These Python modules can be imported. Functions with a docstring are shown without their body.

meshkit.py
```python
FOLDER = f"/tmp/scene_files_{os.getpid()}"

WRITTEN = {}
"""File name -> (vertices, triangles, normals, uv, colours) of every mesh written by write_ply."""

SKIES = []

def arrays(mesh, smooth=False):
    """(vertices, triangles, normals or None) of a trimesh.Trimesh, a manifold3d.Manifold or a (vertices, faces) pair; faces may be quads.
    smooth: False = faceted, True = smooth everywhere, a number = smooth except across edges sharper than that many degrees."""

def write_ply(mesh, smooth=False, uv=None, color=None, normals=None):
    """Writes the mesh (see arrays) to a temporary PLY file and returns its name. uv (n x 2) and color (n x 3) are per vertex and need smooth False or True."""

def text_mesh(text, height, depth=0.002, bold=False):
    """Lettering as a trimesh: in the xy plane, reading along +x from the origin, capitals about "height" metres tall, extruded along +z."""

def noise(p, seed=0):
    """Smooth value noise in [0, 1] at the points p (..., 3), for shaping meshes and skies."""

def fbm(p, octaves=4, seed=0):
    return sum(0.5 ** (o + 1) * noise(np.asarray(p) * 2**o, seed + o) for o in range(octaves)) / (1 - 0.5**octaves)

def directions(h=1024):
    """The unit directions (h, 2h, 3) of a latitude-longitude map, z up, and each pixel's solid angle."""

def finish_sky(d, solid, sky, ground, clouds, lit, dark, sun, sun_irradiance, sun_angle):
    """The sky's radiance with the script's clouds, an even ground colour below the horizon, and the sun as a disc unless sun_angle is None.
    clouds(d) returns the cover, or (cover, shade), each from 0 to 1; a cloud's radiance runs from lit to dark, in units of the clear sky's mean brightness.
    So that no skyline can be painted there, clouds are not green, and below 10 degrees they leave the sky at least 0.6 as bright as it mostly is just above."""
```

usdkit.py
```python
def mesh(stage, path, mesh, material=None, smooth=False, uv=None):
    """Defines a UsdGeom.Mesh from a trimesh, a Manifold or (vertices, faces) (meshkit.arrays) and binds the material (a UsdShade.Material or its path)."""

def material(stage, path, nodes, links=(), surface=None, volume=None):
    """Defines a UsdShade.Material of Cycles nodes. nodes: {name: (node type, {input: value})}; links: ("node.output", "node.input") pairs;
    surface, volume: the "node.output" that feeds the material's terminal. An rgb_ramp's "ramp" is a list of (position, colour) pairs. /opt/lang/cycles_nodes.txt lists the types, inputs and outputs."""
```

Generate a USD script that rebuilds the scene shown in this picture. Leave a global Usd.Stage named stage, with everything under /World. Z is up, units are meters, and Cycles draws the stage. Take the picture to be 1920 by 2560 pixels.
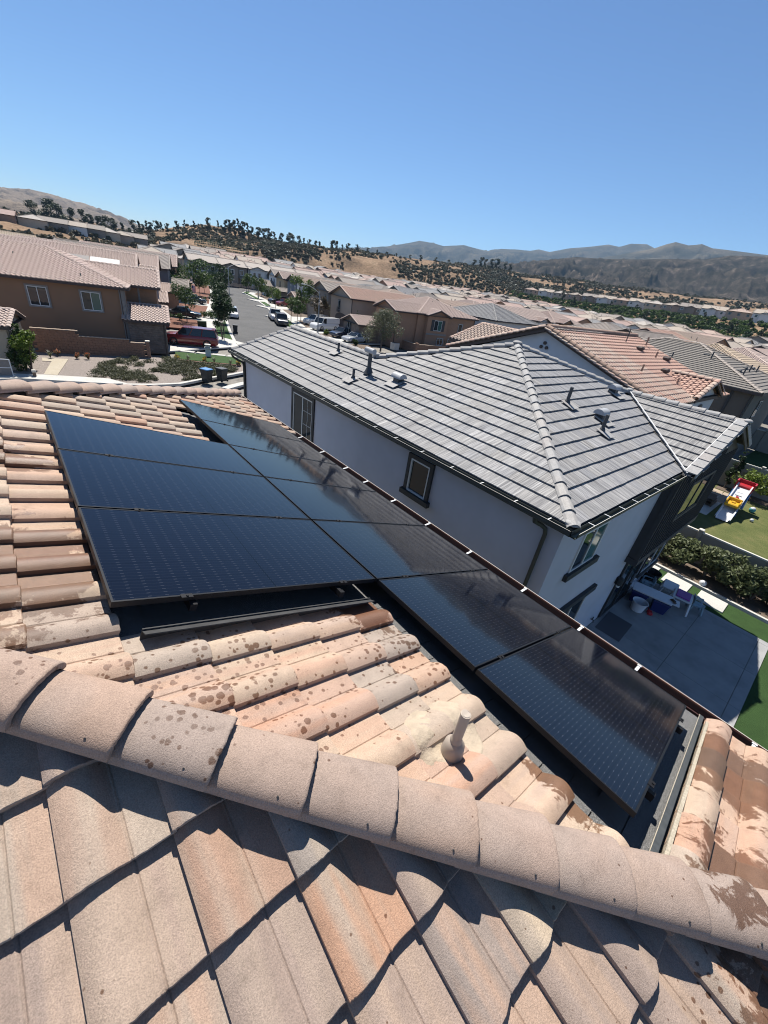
import math, random
import numpy as np
import trimesh, usdkit, meshkit
from pxr import Usd, UsdGeom, UsdLux, UsdShade, Gf, Sdf, Vt
from shapely.geometry import Polygon, LineString, box as sbox
from shapely import affinity

stage = Usd.Stage.CreateInMemory()
UsdGeom.SetStageUpAxis(stage, UsdGeom.Tokens.z)
stage.SetDefaultPrim(UsdGeom.Xform.Define(stage, '/World').GetPrim())
UsdGeom.Scope.Define(stage, '/World/Looks')
PI = math.pi
RND = random.Random(7)
NPR = np.random.default_rng(7)

# ------------------------------------------------------------------ camera, sky, sun, exposure
RC = np.array([[0.76427586, -0.63031959, 0.13630711], [-0.22469204, -0.45839305, -0.85987749], [0.60447986, 0.62655648, -0.49196653]])
EYE = np.array([-0.07835724, -7.22817521, 1.55638245])
cam = UsdGeom.Camera.Define(stage, '/World/camera')
cm = np.eye(4)
cm[0, :3], cm[1, :3], cm[2, :3], cm[3, :3] = RC[0], -RC[1], -RC[2], EYE
cam.AddTransformOp().Set(Gf.Matrix4d(*cm.ravel().tolist()))
cam.CreateHorizontalApertureAttr(36.0)
cam.CreateVerticalApertureAttr(48.0)
cam.CreateFocalLengthAttr(36.0 * 1010.803 / 1920.0)
cam.CreateClippingRangeAttr(Gf.Vec2f(0.05, 60000.0))
cam.CreateExposureAttr(0.90)
SUN = np.array([1.28, 3.05, 5.45]); SUN /= np.linalg.norm(SUN)
sky = usdkit.material(stage, '/World/Looks/sky_look', {
    's': ('sky_texture', {'sky_type': 'single_scattering', 'sun_disc': False, 'sun_elevation': math.asin(SUN[2]), 'sun_rotation': math.atan2(SUN[0], SUN[1]), 'altitude': 400.0, 'air_density': 1.0, 'aerosol_density': 0.05, 'ozone_density': 10.0}),
    'b': ('background_shader', {'strength': 0.061})}, [('s.color', 'b.color')], surface='b.background')
dome = UsdLux.DomeLight.Define(stage, '/World/sky')
UsdShade.MaterialBindingAPI.Apply(dome.GetPrim()).Bind(sky)
dome.GetPrim().SetCustomDataByKey('kind', 'structure')
sun = UsdLux.DistantLight.Define(stage, '/World/sun')
sun.CreateIntensityAttr(1.25); sun.CreateNormalizeAttr(True); sun.CreateAngleAttr(0.53); sun.CreateColorAttr(Gf.Vec3f(1.0, 0.955, 0.89))
zx = SUN; xx = np.cross([0, 0, 1.0], zx); xx /= np.linalg.norm(xx); yx = np.cross(zx, xx)
sm = np.eye(4); sm[0, :3], sm[1, :3], sm[2, :3] = xx, yx, zx
sun.AddTransformOp().Set(Gf.Matrix4d(*sm.ravel().tolist()))

# ------------------------------------------------------------------ helpers
used = {}
def numbered(path):
    n = used.get(path, -1) + 1
    used[path] = n
    return path if n == 0 else f'{path}_{n:03d}'

def tag(prim, label=None, cat=None, group=None, kind=None):
    for k, v in (('label', label), ('category', cat), ('group', group), ('kind', kind)):
        if v: prim.SetCustomDataByKey(k, v)
    return prim

def thing(name, label, cat, loc=(0, 0, 0), rot=0.0, group=None, kind=None, matrix=None):
    x = UsdGeom.Xform.Define(stage, numbered('/World/' + name))
    if matrix is not None:
        x.AddTransformOp().Set(Gf.Matrix4d(*np.asarray(matrix, float).ravel().tolist()))
    else:
        x.AddTranslateOp().Set(Gf.Vec3d(*map(float, loc)))
        if rot: x.AddRotateZOp().Set(float(rot))
    return tag(x.GetPrim(), label, cat, group, kind)

def copy_of(src, name, label, cat, loc, rot=0.0, scale=1.0, group=None):
    x = UsdGeom.Xform.Define(stage, numbered('/World/' + name))
    x.AddTranslateOp().Set(Gf.Vec3d(*map(float, loc)))
    x.AddRotateZOp().Set(float(rot))
    if np.ndim(scale): x.AddScaleOp().Set(Gf.Vec3f(*map(float, scale)))
    elif scale != 1.0: x.AddScaleOp().Set(Gf.Vec3f(scale, scale, scale))
    p = x.GetPrim()
    p.GetReferences().AddInternalReference(src.GetPath())
    p.SetInstanceable(True)
    return tag(p, label, cat, group)

class MB:
    def __init__(s): s.v, s.f, s.n = [], [], 0
    def add(s, v, f):
        v = np.asarray(v, float).reshape(-1, 3); f = np.asarray(f, int)
        if f.shape[1] == 4: f = np.vstack([f[:, [0, 1, 2]], f[:, [0, 2, 3]]])
        s.v.append(v); s.f.append(f + s.n); s.n += len(v); return s
    def tm(s, m): return s.add(m.vertices, m.faces)
    def box(s, x0, x1, y0, y1, z0, z1):
        return s.obox(((x0+x1)/2, (y0+y1)/2, (z0+z1)/2), ((x1-x0)/2, (y1-y0)/2, (z1-z0)/2))
    def obox(s, c, h, ax=None):
        q = np.array([[i, j, k] for i in (-1, 1) for j in (-1, 1) for k in (-1, 1)], float) * np.asarray(h, float)
        if ax is not None: q = q @ np.asarray(ax, float)
        return s.add(q + np.asarray(c, float), [[0, 1, 3, 2], [4, 6, 7, 5], [0, 4, 5, 1], [2, 3, 7, 6], [0, 2, 6, 4], [1, 5, 7, 3]])
    def rbox(s, x0, x1, y0, y1, z0, z1, r=0.02):
        r = min(r, (x1-x0)/2.01, (y1-y0)/2.01, (z1-z0)/2.01)
        pts = []
        for x, sx in ((x0, 1), (x1, -1)):
            for y, sy in ((y0, 1), (y1, -1)):
                for z, sz in ((z0, 1), (z1, -1)):
                    pts += [(x, y+sy*r, z+sz*r), (x+sx*r, y, z+sz*r), (x+sx*r, y+sy*r, z)]
        return s.tm(trimesh.convex.convex_hull(np.array(pts)))
    def quad(s, a, b, c, d): return s.add([a, b, c, d], [[0, 1, 2, 3]])
    def prism(s, poly, z0, z1):
        m = trimesh.creation.extrude_polygon(poly if isinstance(poly, Polygon) else Polygon(poly), z1-z0, engine='earcut')
        m.apply_translation((0, 0, z0)); return s.tm(m)
    def bar(s, a, b, w, h, up=(0, 0, 1)):
        a, b = np.asarray(a, float), np.asarray(b, float); d = b-a; L = np.linalg.norm(d); d /= L
        y = np.cross(up, d); ny = np.linalg.norm(y)
        y = y/ny if ny > 1e-6 else np.array([0, 1.0, 0]); z = np.cross(d, y)
        return s.obox((a+b)/2, (L/2, w/2, h/2), (d, y, z))
    def tube(s, pts, r, n=8, cap=True):
        p = np.asarray(pts, float); t = np.gradient(p, axis=0); t /= np.linalg.norm(t, axis=1, keepdims=True)+1e-12
        a = np.cross(t, np.where(np.abs(t[:, 2:]) < .9, [0, 0, 1.0], [1.0, 0, 0])); a /= np.linalg.norm(a, axis=1, keepdims=True)
        b = np.cross(t, a); an = np.arange(n)*2*PI/n; rr = np.broadcast_to(r, (len(p),))
        v = p[:, None] + rr[:, None, None]*(np.cos(an)[None, :, None]*a[:, None]+np.sin(an)[None, :, None]*b[:, None])
        i, j = np.meshgrid(np.arange(len(p)-1), np.arange(n), indexing='ij')
        q = np.stack([i*n+j, i*n+(j+1) % n, (i+1)*n+(j+1) % n, (i+1)*n+j], -1).reshape(-1, 4)
        s.add(v.reshape(-1, 3), q)
        if cap:
            for k in (0, len(p)-1):
                s.add(np.vstack([v[k], p[k][None]]), [[j, (j+1) % n, n] for j in range(n)])
        return s
    def lathe(s, prof, c=(0, 0, 0), n=20):
        prof = np.asarray(prof, float); an = np.arange(n)*2*PI/n
        v = np.stack([prof[:, None, 0]*np.cos(an), prof[:, None, 0]*np.sin(an), np.broadcast_to(prof[:, None, 1], (len(prof), n))], -1)
        i, j = np.meshgrid(np.arange(len(prof)-1), np.arange(n), indexing='ij')
        q = np.stack([i*n+j, i*n+(j+1) % n, (i+1)*n+(j+1) % n, (i+1)*n+j], -1).reshape(-1, 4)
        return s.add(v.reshape(-1, 3)+np.asarray(c, float), q)
    def sph(s, c, r, sub=2):
        m = trimesh.creation.icosphere(sub); return s.add(np.array(m.vertices)*np.asarray(r, float)+np.asarray(c, float), m.faces)
    def grid(s, P):
        P = np.asarray(P, float); a, b = P.shape[:2]
        i, j = np.meshgrid(np.arange(a-1), np.arange(b-1), indexing='ij')
        q = np.stack([i*b+j, (i+1)*b+j, (i+1)*b+j+1, i*b+j+1], -1).reshape(-1, 4)
        return s.add(P.reshape(-1, 3), q)
    def get(s): return np.vstack(s.v), np.vstack(s.f)
    def build(s, name, mat, parent=None, smooth=False, label=None, cat=None, group=None, kind=None, uv=None):
        base = str(parent.GetPath()) if parent is not None else '/World'
        m = usdkit.mesh(stage, numbered(f'{base}/{name}'), s.get(), mat, smooth=smooth, uv=uv)
        return tag(m.GetPrim(), label, cat, group, kind)

def on_screen(p, margin=40):
    q = (np.asarray(p, float)-EYE) @ RC.T
    if q[2] < 0.1: return False
    u, v = 960+1010.8*q[0]/q[2], 1280+1010.8*q[1]/q[2]
    return -margin < u < 1920+margin and -margin < v < 2560+margin

# ------------------------------------------------------------------ materials
ALB = 0.72                     # base colours below are read off sunlit surfaces; this brings them to their real reflectance
def dim(c): return tuple(float(x)*ALB for x in c)
def mat(name, nodes, links, surface='p.BSDF', volume=None):
    return usdkit.material(stage, '/World/Looks/'+name, nodes, links, surface=surface, volume=volume)

def simple(name, col, rough=0.6, var=0.12, scale=6.0, bump=0.0, bscale=60.0, metallic=0.0, spec=0.5, coat=0.0):
    """a painted, plastic, metal or mineral surface with a little unevenness"""
    c = np.array(dim(col))
    n = {'g': ('geometry', {}), 'n': ('noise_texture', {'scale': scale, 'detail': 5.0, 'roughness': 0.6}),
         'r': ('rgb_ramp', {'ramp': [(0.25, tuple(c*(1-var))), (0.75, tuple(np.minimum(c*(1+var), 1)))]}),
         'p': ('principled_bsdf', {'roughness': rough, 'metallic': metallic, 'specular_ior_level': spec, 'coat_weight': coat})}
    l = [('g.position', 'n.vector'), ('n.fac', 'r.fac'), ('r.color', 'p.base_color')]
    if bump:
        n['bn'] = ('noise_texture', {'scale': bscale, 'detail': 4.0, 'roughness': 0.65})
        n['b'] = ('bump', {'distance': 0.01, 'strength': bump})
        l += [('g.position', 'bn.vector'), ('bn.fac', 'b.height'), ('b.normal', 'p.normal')]
    return mat(name, n, l)

def tile_look(name, cols, band=None, along='x', speck=320.0, stains=(), wet=(), bandfac=0.55, rough=0.78, bump=0.35):
    """concrete roof tile: a tone of its own for each tile, smeared colour bands down the tile, grit, and water marks of their own shape"""
    cols = [dim(c) for c in cols]; band = [dim(c) for c in band] if band else None
    stops = [(i/(len(cols)-1), c) for i, c in enumerate(cols)]
    N = {'g': ('geometry', {}), 'o': ('object_info', {}),
         'm1': ('math', {'math_type': 'multiply', 'value2': 7.31}), 'm2': ('math', {'math_type': 'multiply_add', 'value2': 3.77}),
         'fr': ('math', {'math_type': 'fraction'}), 'r': ('rgb_ramp', {'ramp': stops}),
         'off': ('combine_xyz', {}), 'k40': ('math', {'math_type': 'multiply', 'value2': 40.0}),
         'mp': ('mapping', {'scale': (1.0, 11.0, 1.0) if along == 'x' else ((11.0, 1.0, 1.0) if along == 'y' else (2.2, 2.2, 9.0))}),
         'add': ('vector_math', {'math_type': 'add'}), 'bn': ('noise_texture', {'scale': 1.0, 'detail': 2.0, 'roughness': 0.5}),
         'br': ('rgb_ramp', {'ramp': [(0.42, (0, 0, 0)), (0.58, (1, 1, 1))]}),
         'r2': ('rgb_ramp', {'ramp': [(i/(len(band or cols)-1), c) for i, c in enumerate(band or cols[::-1])]}),
         'bf': ('math', {'math_type': 'multiply', 'value2': bandfac}), 'mx': ('mix_color', {}),
         'sp': ('noise_texture', {'scale': speck, 'detail': 3.0, 'roughness': 0.7}),
         'spr': ('rgb_ramp', {'ramp': [(0.3, (0.70, 0.70, 0.70)), (0.5, (0.98, 0.98, 0.98)), (0.7, (1.24, 1.24, 1.24))]}),
         'ml': ('mix_color', {'blend_type': 'multiply', 'fac': 1.0, 'use_clamp': False}),
         'bl': ('noise_texture', {'scale': 9.0, 'detail': 6.0, 'roughness': 0.7}),
         'blr': ('rgb_ramp', {'ramp': [(0.28, (0.74, 0.73, 0.72)), (0.42, (0.95, 0.95, 0.95)), (0.7, (1.1, 1.1, 1.1))]}),
         'ml2': ('mix_color', {'blend_type': 'multiply', 'fac': 1.0, 'use_clamp': False}),
         'b': ('bump', {'distance': 0.004, 'strength': bump}), 'p': ('principled_bsdf', {'roughness': rough, 'specular_ior_level': 0.3})}
    L = [('o.random', 'm1.value1'), ('g.random_per_island', 'm2.value1'), ('m1.value', 'm2.value3'), ('m2.value', 'fr.value1'), ('fr.value', 'r.fac'), ('fr.value', 'k40.value1'),
         ('k40.value', 'off.x'), ('k40.value', 'off.y'), ('g.position', 'mp.vector'), ('mp.vector', 'add.vector1'), ('off.vector', 'add.vector2'), ('add.vector', 'bn.vector'),
         ('bn.fac', 'br.fac'), ('br.color', 'bf.value1'), ('fr.value', 'r2.fac'), ('bf.value', 'mx.fac'), ('r.color', 'mx.a'), ('r2.color', 'mx.b'),
         ('g.position', 'sp.vector'), ('sp.fac', 'spr.fac'), ('mx.result', 'ml.a'), ('spr.color', 'ml.b'),
         ('g.position', 'bl.vector'), ('bl.fac', 'blr.fac'), ('ml.result', 'ml2.a'), ('blr.color', 'ml2.b'), ('sp.fac', 'b.height'), ('b.normal', 'p.normal')]
    if not (stains or wet):
        return mat(name, N, L+[('ml2.result', 'p.base_color')])
    def blobs(pref, pts):
        last = None
        for i, (c, rr) in enumerate(pts):
            d, m = f'{pref}d{i}', f'{pref}m{i}'
            N[d] = ('vector_math', {'math_type': 'distance', 'vector2': c}); N[m] = ('map_range', {'from_min': 0.0, 'from_max': rr, 'to_min': 1.0, 'to_max': 0.0, 'clamp': True})
            L.extend([('g.position', f'{d}.vector1'), (f'{d}.value', f'{m}.value')])
            if last:
                N[f'{pref}x{i}'] = ('math', {'math_type': 'maximum'}); L.extend([(last, f'{pref}x{i}.value1'), (f'{m}.result', f'{pref}x{i}.value2')]); last = f'{pref}x{i}.value'
            else: last = f'{m}.result'
        return last
    outs = []
    if stains:
        reg = blobs('s', stains)
        N.update({'wv': ('noise_texture', {'scale': 28.0, 'detail': 3.0}), 'wsc': ('vector_math', {'math_type': 'scale', 'scale': 0.016}), 'wad': ('vector_math', {'math_type': 'add'}),
                  'vo': ('voronoi_texture', {'scale': 27.0, 'feature': 'f1'}), 'dn': ('noise_texture', {'scale': 5.0, 'detail': 2.0}),
                  'rad': ('math', {'math_type': 'multiply_add', 'value2': 0.7, 'value3': -0.66}), 'rsep': ('separate_color', {}), 'rad2': ('math', {'math_type': 'multiply_add', 'value2': 0.42}),
                  'rad3': ('math', {'math_type': 'multiply_add', 'value2': 0.55}),
                  'sdf': ('math', {'math_type': 'subtract'}), 'sst': ('map_range', {'from_min': -0.03, 'from_max': 0.04, 'to_min': 0.0, 'to_max': 1.0, 'clamp': True})})
        L += [('g.position', 'wv.vector'), ('wv.color', 'wsc.vector1'), ('g.position', 'wad.vector1'), ('wsc.vector', 'wad.vector2'), ('wad.vector', 'vo.vector'), ('g.position', 'dn.vector'),
              ('vo.color', 'rsep.color'), ('dn.fac', 'rad.value1'), ('rsep.r', 'rad2.value1'), ('rad.value', 'rad2.value3'), (reg, 'rad3.value1'), ('rad2.value', 'rad3.value3'),
              ('rad3.value', 'sdf.value1'), ('vo.distance', 'sdf.value2'), ('sdf.value', 'sst.value')]
        outs.append('sst.result')
    if wet:
        reg = blobs('w', wet)
        N.update({'wn': ('noise_texture', {'scale': 7.0, 'detail': 9.0, 'roughness': 0.72, 'distortion': 0.6}), 'wsum': ('math', {'math_type': 'multiply_add', 'value2': 0.62}),
                  'wst': ('map_range', {'from_min': 0.78, 'from_max': 0.815, 'to_min': 0.0, 'to_max': 1.0, 'clamp': True})})
        L += [('g.position', 'wn.vector'), (reg, 'wsum.value1'), ('wn.fac', 'wsum.value3'), ('wsum.value', 'wst.value')]
        outs.append('wst.result')
    last = outs[0]
    if len(outs) == 2:
        N['wmx'] = ('math', {'math_type': 'maximum'}); L += [(outs[0], 'wmx.value1'), (outs[1], 'wmx.value2')]; last = 'wmx.value'
    N.update({'dark': ('mix_color', {'blend_type': 'multiply', 'fac': 1.0}), 'fin': ('mix_color', {}), 'ro': ('math', {'math_type': 'multiply_add', 'value2': -0.38, 'value3': rough})})
    N['dark'][1]['b'] = (0.42, 0.32, 0.26)
    L += [('ml2.result', 'dark.a'), (last, 'fin.fac'), ('ml2.result', 'fin.a'), ('dark.result', 'fin.b'), ('fin.result', 'p.base_color'), (last, 'ro.value1'), ('ro.value', 'p.roughness')]
    return mat(name, N, L)

OWN = [(0.44, 0.34, 0.26), (0.49, 0.36, 0.275), (0.37, 0.315, 0.27), (0.51, 0.41, 0.31), (0.47, 0.325, 0.24), (0.41, 0.335, 0.27), (0.48, 0.385, 0.30), (0.44, 0.29, 0.21)]
OWNB = [(0.55, 0.33, 0.21), (0.36, 0.29, 0.24), (0.54, 0.43, 0.31), (0.38, 0.30, 0.255), (0.52, 0.38, 0.29)]
OWNA = [(0.47, 0.345, 0.25), (0.54, 0.36, 0.26), (0.40, 0.33, 0.27), (0.56, 0.43, 0.32), (0.52, 0.33, 0.23), (0.43, 0.35, 0.275), (0.55, 0.395, 0.285), (0.50, 0.29, 0.195), (0.52, 0.37, 0.27)]
OWNS = [(0.42, 0.325, 0.25), (0.47, 0.345, 0.26), (0.345, 0.295, 0.255), (0.49, 0.395, 0.30), (0.45, 0.31, 0.23), (0.385, 0.315, 0.255), (0.46, 0.37, 0.29), (0.43, 0.285, 0.205)]
OWNSB = [(0.52, 0.30, 0.19), (0.29, 0.245, 0.215), (0.54, 0.43, 0.31), (0.31, 0.255, 0.225), (0.50, 0.345, 0.25), (0.33, 0.27, 0.235)]
DROPS = [((0.3, -6.0, 0.0), 1.25), ((1.5, -5.9, -0.4), 0.95), ((-0.45, -5.75, 0.3), 0.9), ((-0.7, -4.9, 0.2), 0.8)]
WET = [((-0.35, -4.75, 0.1), 0.95), ((-0.7, -5.25, 0.2), 0.85), ((1.55, -5.5, -0.6), 0.55), ((2.2, -8.0, -0.85), 0.55), ((3.3, -7.85, -1.2), 1.0), ((1.75, -7.15, -0.7), 0.42), ((1.3, -7.9, -0.6), 0.55), ((1.95, -8.3, -0.8), 0.5), ((-0.3, -3.2, 0.05), 0.5)]
M = {}
M['tile_a'] = tile_look('weathered_roof_tile_hip_end', OWNA, OWNB, 'x', stains=DROPS, wet=WET, speck=220.0, bump=0.5)
M['tile_b'] = tile_look('weathered_roof_tile_side', OWNS, OWNSB, 'y', stains=[((1.6, -8.2, -0.8), 0.5)], wet=[((1.8, -8.3, -0.9), 0.6)], bandfac=0.92, speck=190.0, bump=0.6)
M['tile_cap'] = tile_look('weathered_cap_tile', [(0.375, 0.285, 0.23), (0.42, 0.305, 0.24), (0.355, 0.28, 0.235), (0.40, 0.295, 0.235)], [(0.47, 0.31, 0.22), (0.35, 0.29, 0.25), (0.44, 0.30, 0.22)], 'z', stains=[((-0.55, -5.3, 0.25), 0.75), ((0.2, -6.1, 0.0), 0.35)], wet=[((1.98, -7.95, -0.5), 0.42), ((-0.75, -5.1, 0.3), 0.5)], bandfac=0.6, speck=190.0, bump=0.6)
M['tile_red'] = tile_look('red_blend_roof_tile', [(0.54, 0.35, 0.27), (0.60, 0.45, 0.36), (0.48, 0.36, 0.29), (0.60, 0.40, 0.31), (0.57, 0.47, 0.38), (0.54, 0.31, 0.24)], None, 'y', speck=120.0)
M['tile_cap_red'] = tile_look('brown_blend_cap_tile', [(0.34, 0.22, 0.16), (0.40, 0.27, 0.20), (0.30, 0.21, 0.16)], None, 'x', speck=120.0)
M['tile_pink'] = tile_look('pink_blend_roof_tile', [(0.56, 0.43, 0.365), (0.64, 0.51, 0.44), (0.48, 0.37, 0.315), (0.59, 0.445, 0.38)], None, 'y', speck=60.0)
M['tile_tan'] = tile_look('tan_blend_roof_tile', [(0.56, 0.44, 0.31), (0.60, 0.49, 0.37), (0.48, 0.36, 0.26)], None, 'y', speck=60.0)
M['tile_brown'] = tile_look('brown_grey_flat_tile', [(0.25, 0.225, 0.195), (0.29, 0.26, 0.225), (0.225, 0.20, 0.175)], None, 'y', speck=60.0)
M['tile_taupe'] = tile_look('taupe_flat_tile', [(0.36, 0.31, 0.265), (0.40, 0.345, 0.30), (0.32, 0.275, 0.24)], None, 'y', speck=60.0)

def flat_tile_look(name, cols, axis):
    """grey flat roof tile with fine brushed lines down the slope"""
    cols = [dim(c) for c in cols]
    N = {'g': ('geometry', {}), 'o': ('object_info', {}), 'm1': ('math', {'math_type': 'multiply', 'value2': 7.31}), 'm2': ('math', {'math_type': 'multiply_add', 'value2': 3.77}), 'fr': ('math', {'math_type': 'fraction'}),
         'r': ('rgb_ramp', {'ramp': [(i/(len(cols)-1), c) for i, c in enumerate(cols)]}), 'mp': ('mapping', {'scale': (1.2, 48.0, 1.2) if axis == 'x' else (48.0, 1.2, 1.2)}),
         'off': ('combine_xyz', {}), 'k': ('math', {'math_type': 'multiply', 'value2': 31.0}), 'add': ('vector_math', {'math_type': 'add'}),
         'n': ('noise_texture', {'scale': 1.0, 'detail': 4.0, 'roughness': 0.7}), 'nr': ('rgb_ramp', {'ramp': [(0.34, (0.45, 0.45, 0.48)), (0.5, (0.92, 0.92, 0.93)), (0.66, (1.75, 1.74, 1.70))]}),
         'ml': ('mix_color', {'blend_type': 'multiply', 'fac': 1.0, 'use_clamp': False}), 'b': ('bump', {'distance': 0.006, 'strength': 0.5}), 'p': ('principled_bsdf', {'roughness': 0.75, 'specular_ior_level': 0.3})}
    L = [('o.random', 'm1.value1'), ('g.random_per_island', 'm2.value1'), ('m1.value', 'm2.value3'), ('m2.value', 'fr.value1'), ('fr.value', 'r.fac'), ('fr.value', 'k.value1'), ('k.value', 'off.x'), ('k.value', 'off.y'),
         ('g.position', 'mp.vector'), ('mp.vector', 'add.vector1'), ('off.vector', 'add.vector2'), ('add.vector', 'n.vector'), ('n.fac', 'nr.fac'), ('r.color', 'ml.a'), ('nr.color', 'ml.b'), ('ml.result', 'p.base_color'), ('n.fac', 'b.height'), ('b.normal', 'p.normal')]
    return mat(name, N, L)
GREYS = [(0.245, 0.241, 0.237), (0.315, 0.310, 0.303), (0.27, 0.262, 0.25), (0.335, 0.33, 0.326), (0.255, 0.255, 0.258), (0.30, 0.29, 0.275)]
M['flat_x'] = flat_tile_look('grey_brushed_tile_side', GREYS, 'x')
M['flat_y'] = flat_tile_look('grey_brushed_tile_back', GREYS, 'y')
M['flat_cap'] = tile_look('grey_cap_tile', [(0.40, 0.39, 0.37), (0.36, 0.36, 0.36), (0.44, 0.42, 0.39), (0.38, 0.35, 0.33)], None, 'z', speck=90.0)
M['stucco_white'] = simple('white_stucco', (0.60, 0.605, 0.63), 0.9, 0.04, 3.0, 0.5, 120.0)
M['stucco_lilac'] = simple('pale_lilac_grey_stucco', (0.60, 0.60, 0.66), 0.9, 0.07, 1.3, 0.5, 120.0)
M['stucco_white2'] = simple('warm_white_stucco', (0.66, 0.65, 0.62), 0.9, 0.05, 2.0, 0.4, 60.0)
M['stucco_cream'] = simple('cream_stucco', (0.52, 0.43, 0.32), 0.9, 0.06, 2.0, 0.4, 60.0)
M['stucco_rust'] = simple('rust_brown_stucco', (0.29, 0.165, 0.095), 0.9, 0.06, 1.0, 0.4, 60.0)
M['stucco_brown'] = simple('light_brown_stucco', (0.36, 0.215, 0.135), 0.9, 0.06, 1.0)
M['stucco_tan'] = simple('tan_stucco', (0.42, 0.32, 0.24), 0.9, 0.06, 1.0)
M['stucco_taupe'] = simple('taupe_stucco', (0.26, 0.22, 0.18), 0.9, 0.06, 1.0)
M['stucco_dark'] = simple('dark_taupe_stucco', (0.135, 0.115, 0.095), 0.9, 0.06, 1.0)
M['stucco_yellow'] = simple('ochre_stucco', (0.45, 0.34, 0.20), 0.9, 0.06, 1.0)
M['stucco_orange'] = simple('orange_brown_stucco', (0.42, 0.24, 0.13), 0.9, 0.06, 1.0)
M['stucco_green'] = simple('grey_green_stucco', (0.20, 0.21, 0.175), 0.9, 0.06, 1.0)
M['stucco_blue'] = simple('slate_siding', (0.13, 0.145, 0.17), 0.8, 0.06, 1.0)
M['trim_dark'] = simple('dark_trim', (0.030, 0.031, 0.034), 0.6, 0.15)
M['batten'] = simple('charcoal_board', (0.042, 0.042, 0.045), 0.65, 0.12)
M['trim_grey'] = simple('grey_trim', (0.25, 0.23, 0.21), 0.8, 0.1)
M['trim_brown'] = simple('brown_fascia', (0.07, 0.045, 0.035), 0.7, 0.15)
M['white_vinyl'] = simple('white_vinyl', (0.78, 0.78, 0.76), 0.4, 0.03)
M['gutter_dark'] = simple('dark_bronze_gutter', (0.045, 0.048, 0.042), 0.45, 0.2)
M['gutter_brown'] = simple('brown_gutter', (0.10, 0.04, 0.03), 0.4, 0.2)
M['gutter_in'] = simple('olive_gutter_inside', (0.13, 0.15, 0.11), 0.5, 0.3, 4.0)
M['galv'] = simple('galvanised_metal', (0.50, 0.51, 0.52), 0.38, 0.1, 20.0, metallic=0.9)
M['vent_metal'] = simple('painted_vent_metal', (0.40, 0.41, 0.42), 0.55, 0.12)
M['vent_dark'] = simple('dark_vent_metal', (0.055, 0.057, 0.06), 0.6, 0.15)
M['lead'] = simple('lead_flashing', (0.11, 0.115, 0.11), 0.42, 0.25, 30.0, metallic=0.4)
M['putty'] = simple('cream_roof_mortar', (0.50, 0.405, 0.295), 0.9, 0.14, 14.0, 0.7, 50.0)
M['pipe'] = simple('painted_pipe', (0.44, 0.37, 0.30), 0.6, 0.08)
M['pvc'] = simple('pipe_inside', (0.70, 0.69, 0.60), 0.5, 0.05)
M['deck'] = simple('roofing_felt', (0.035, 0.034, 0.033), 0.95, 0.2)
M['black_frame'] = simple('black_anodised_frame', (0.010, 0.011, 0.013), 0.45, 0.1, spec=0.25)
M['rail'] = simple('black_rail', (0.014, 0.014, 0.016), 0.6, 0.1, spec=0.2)
M['dark_flashing'] = simple('weathered_dark_flashing', (0.05, 0.05, 0.05), 0.7, 0.35, 20.0, spec=0.3)
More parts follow.
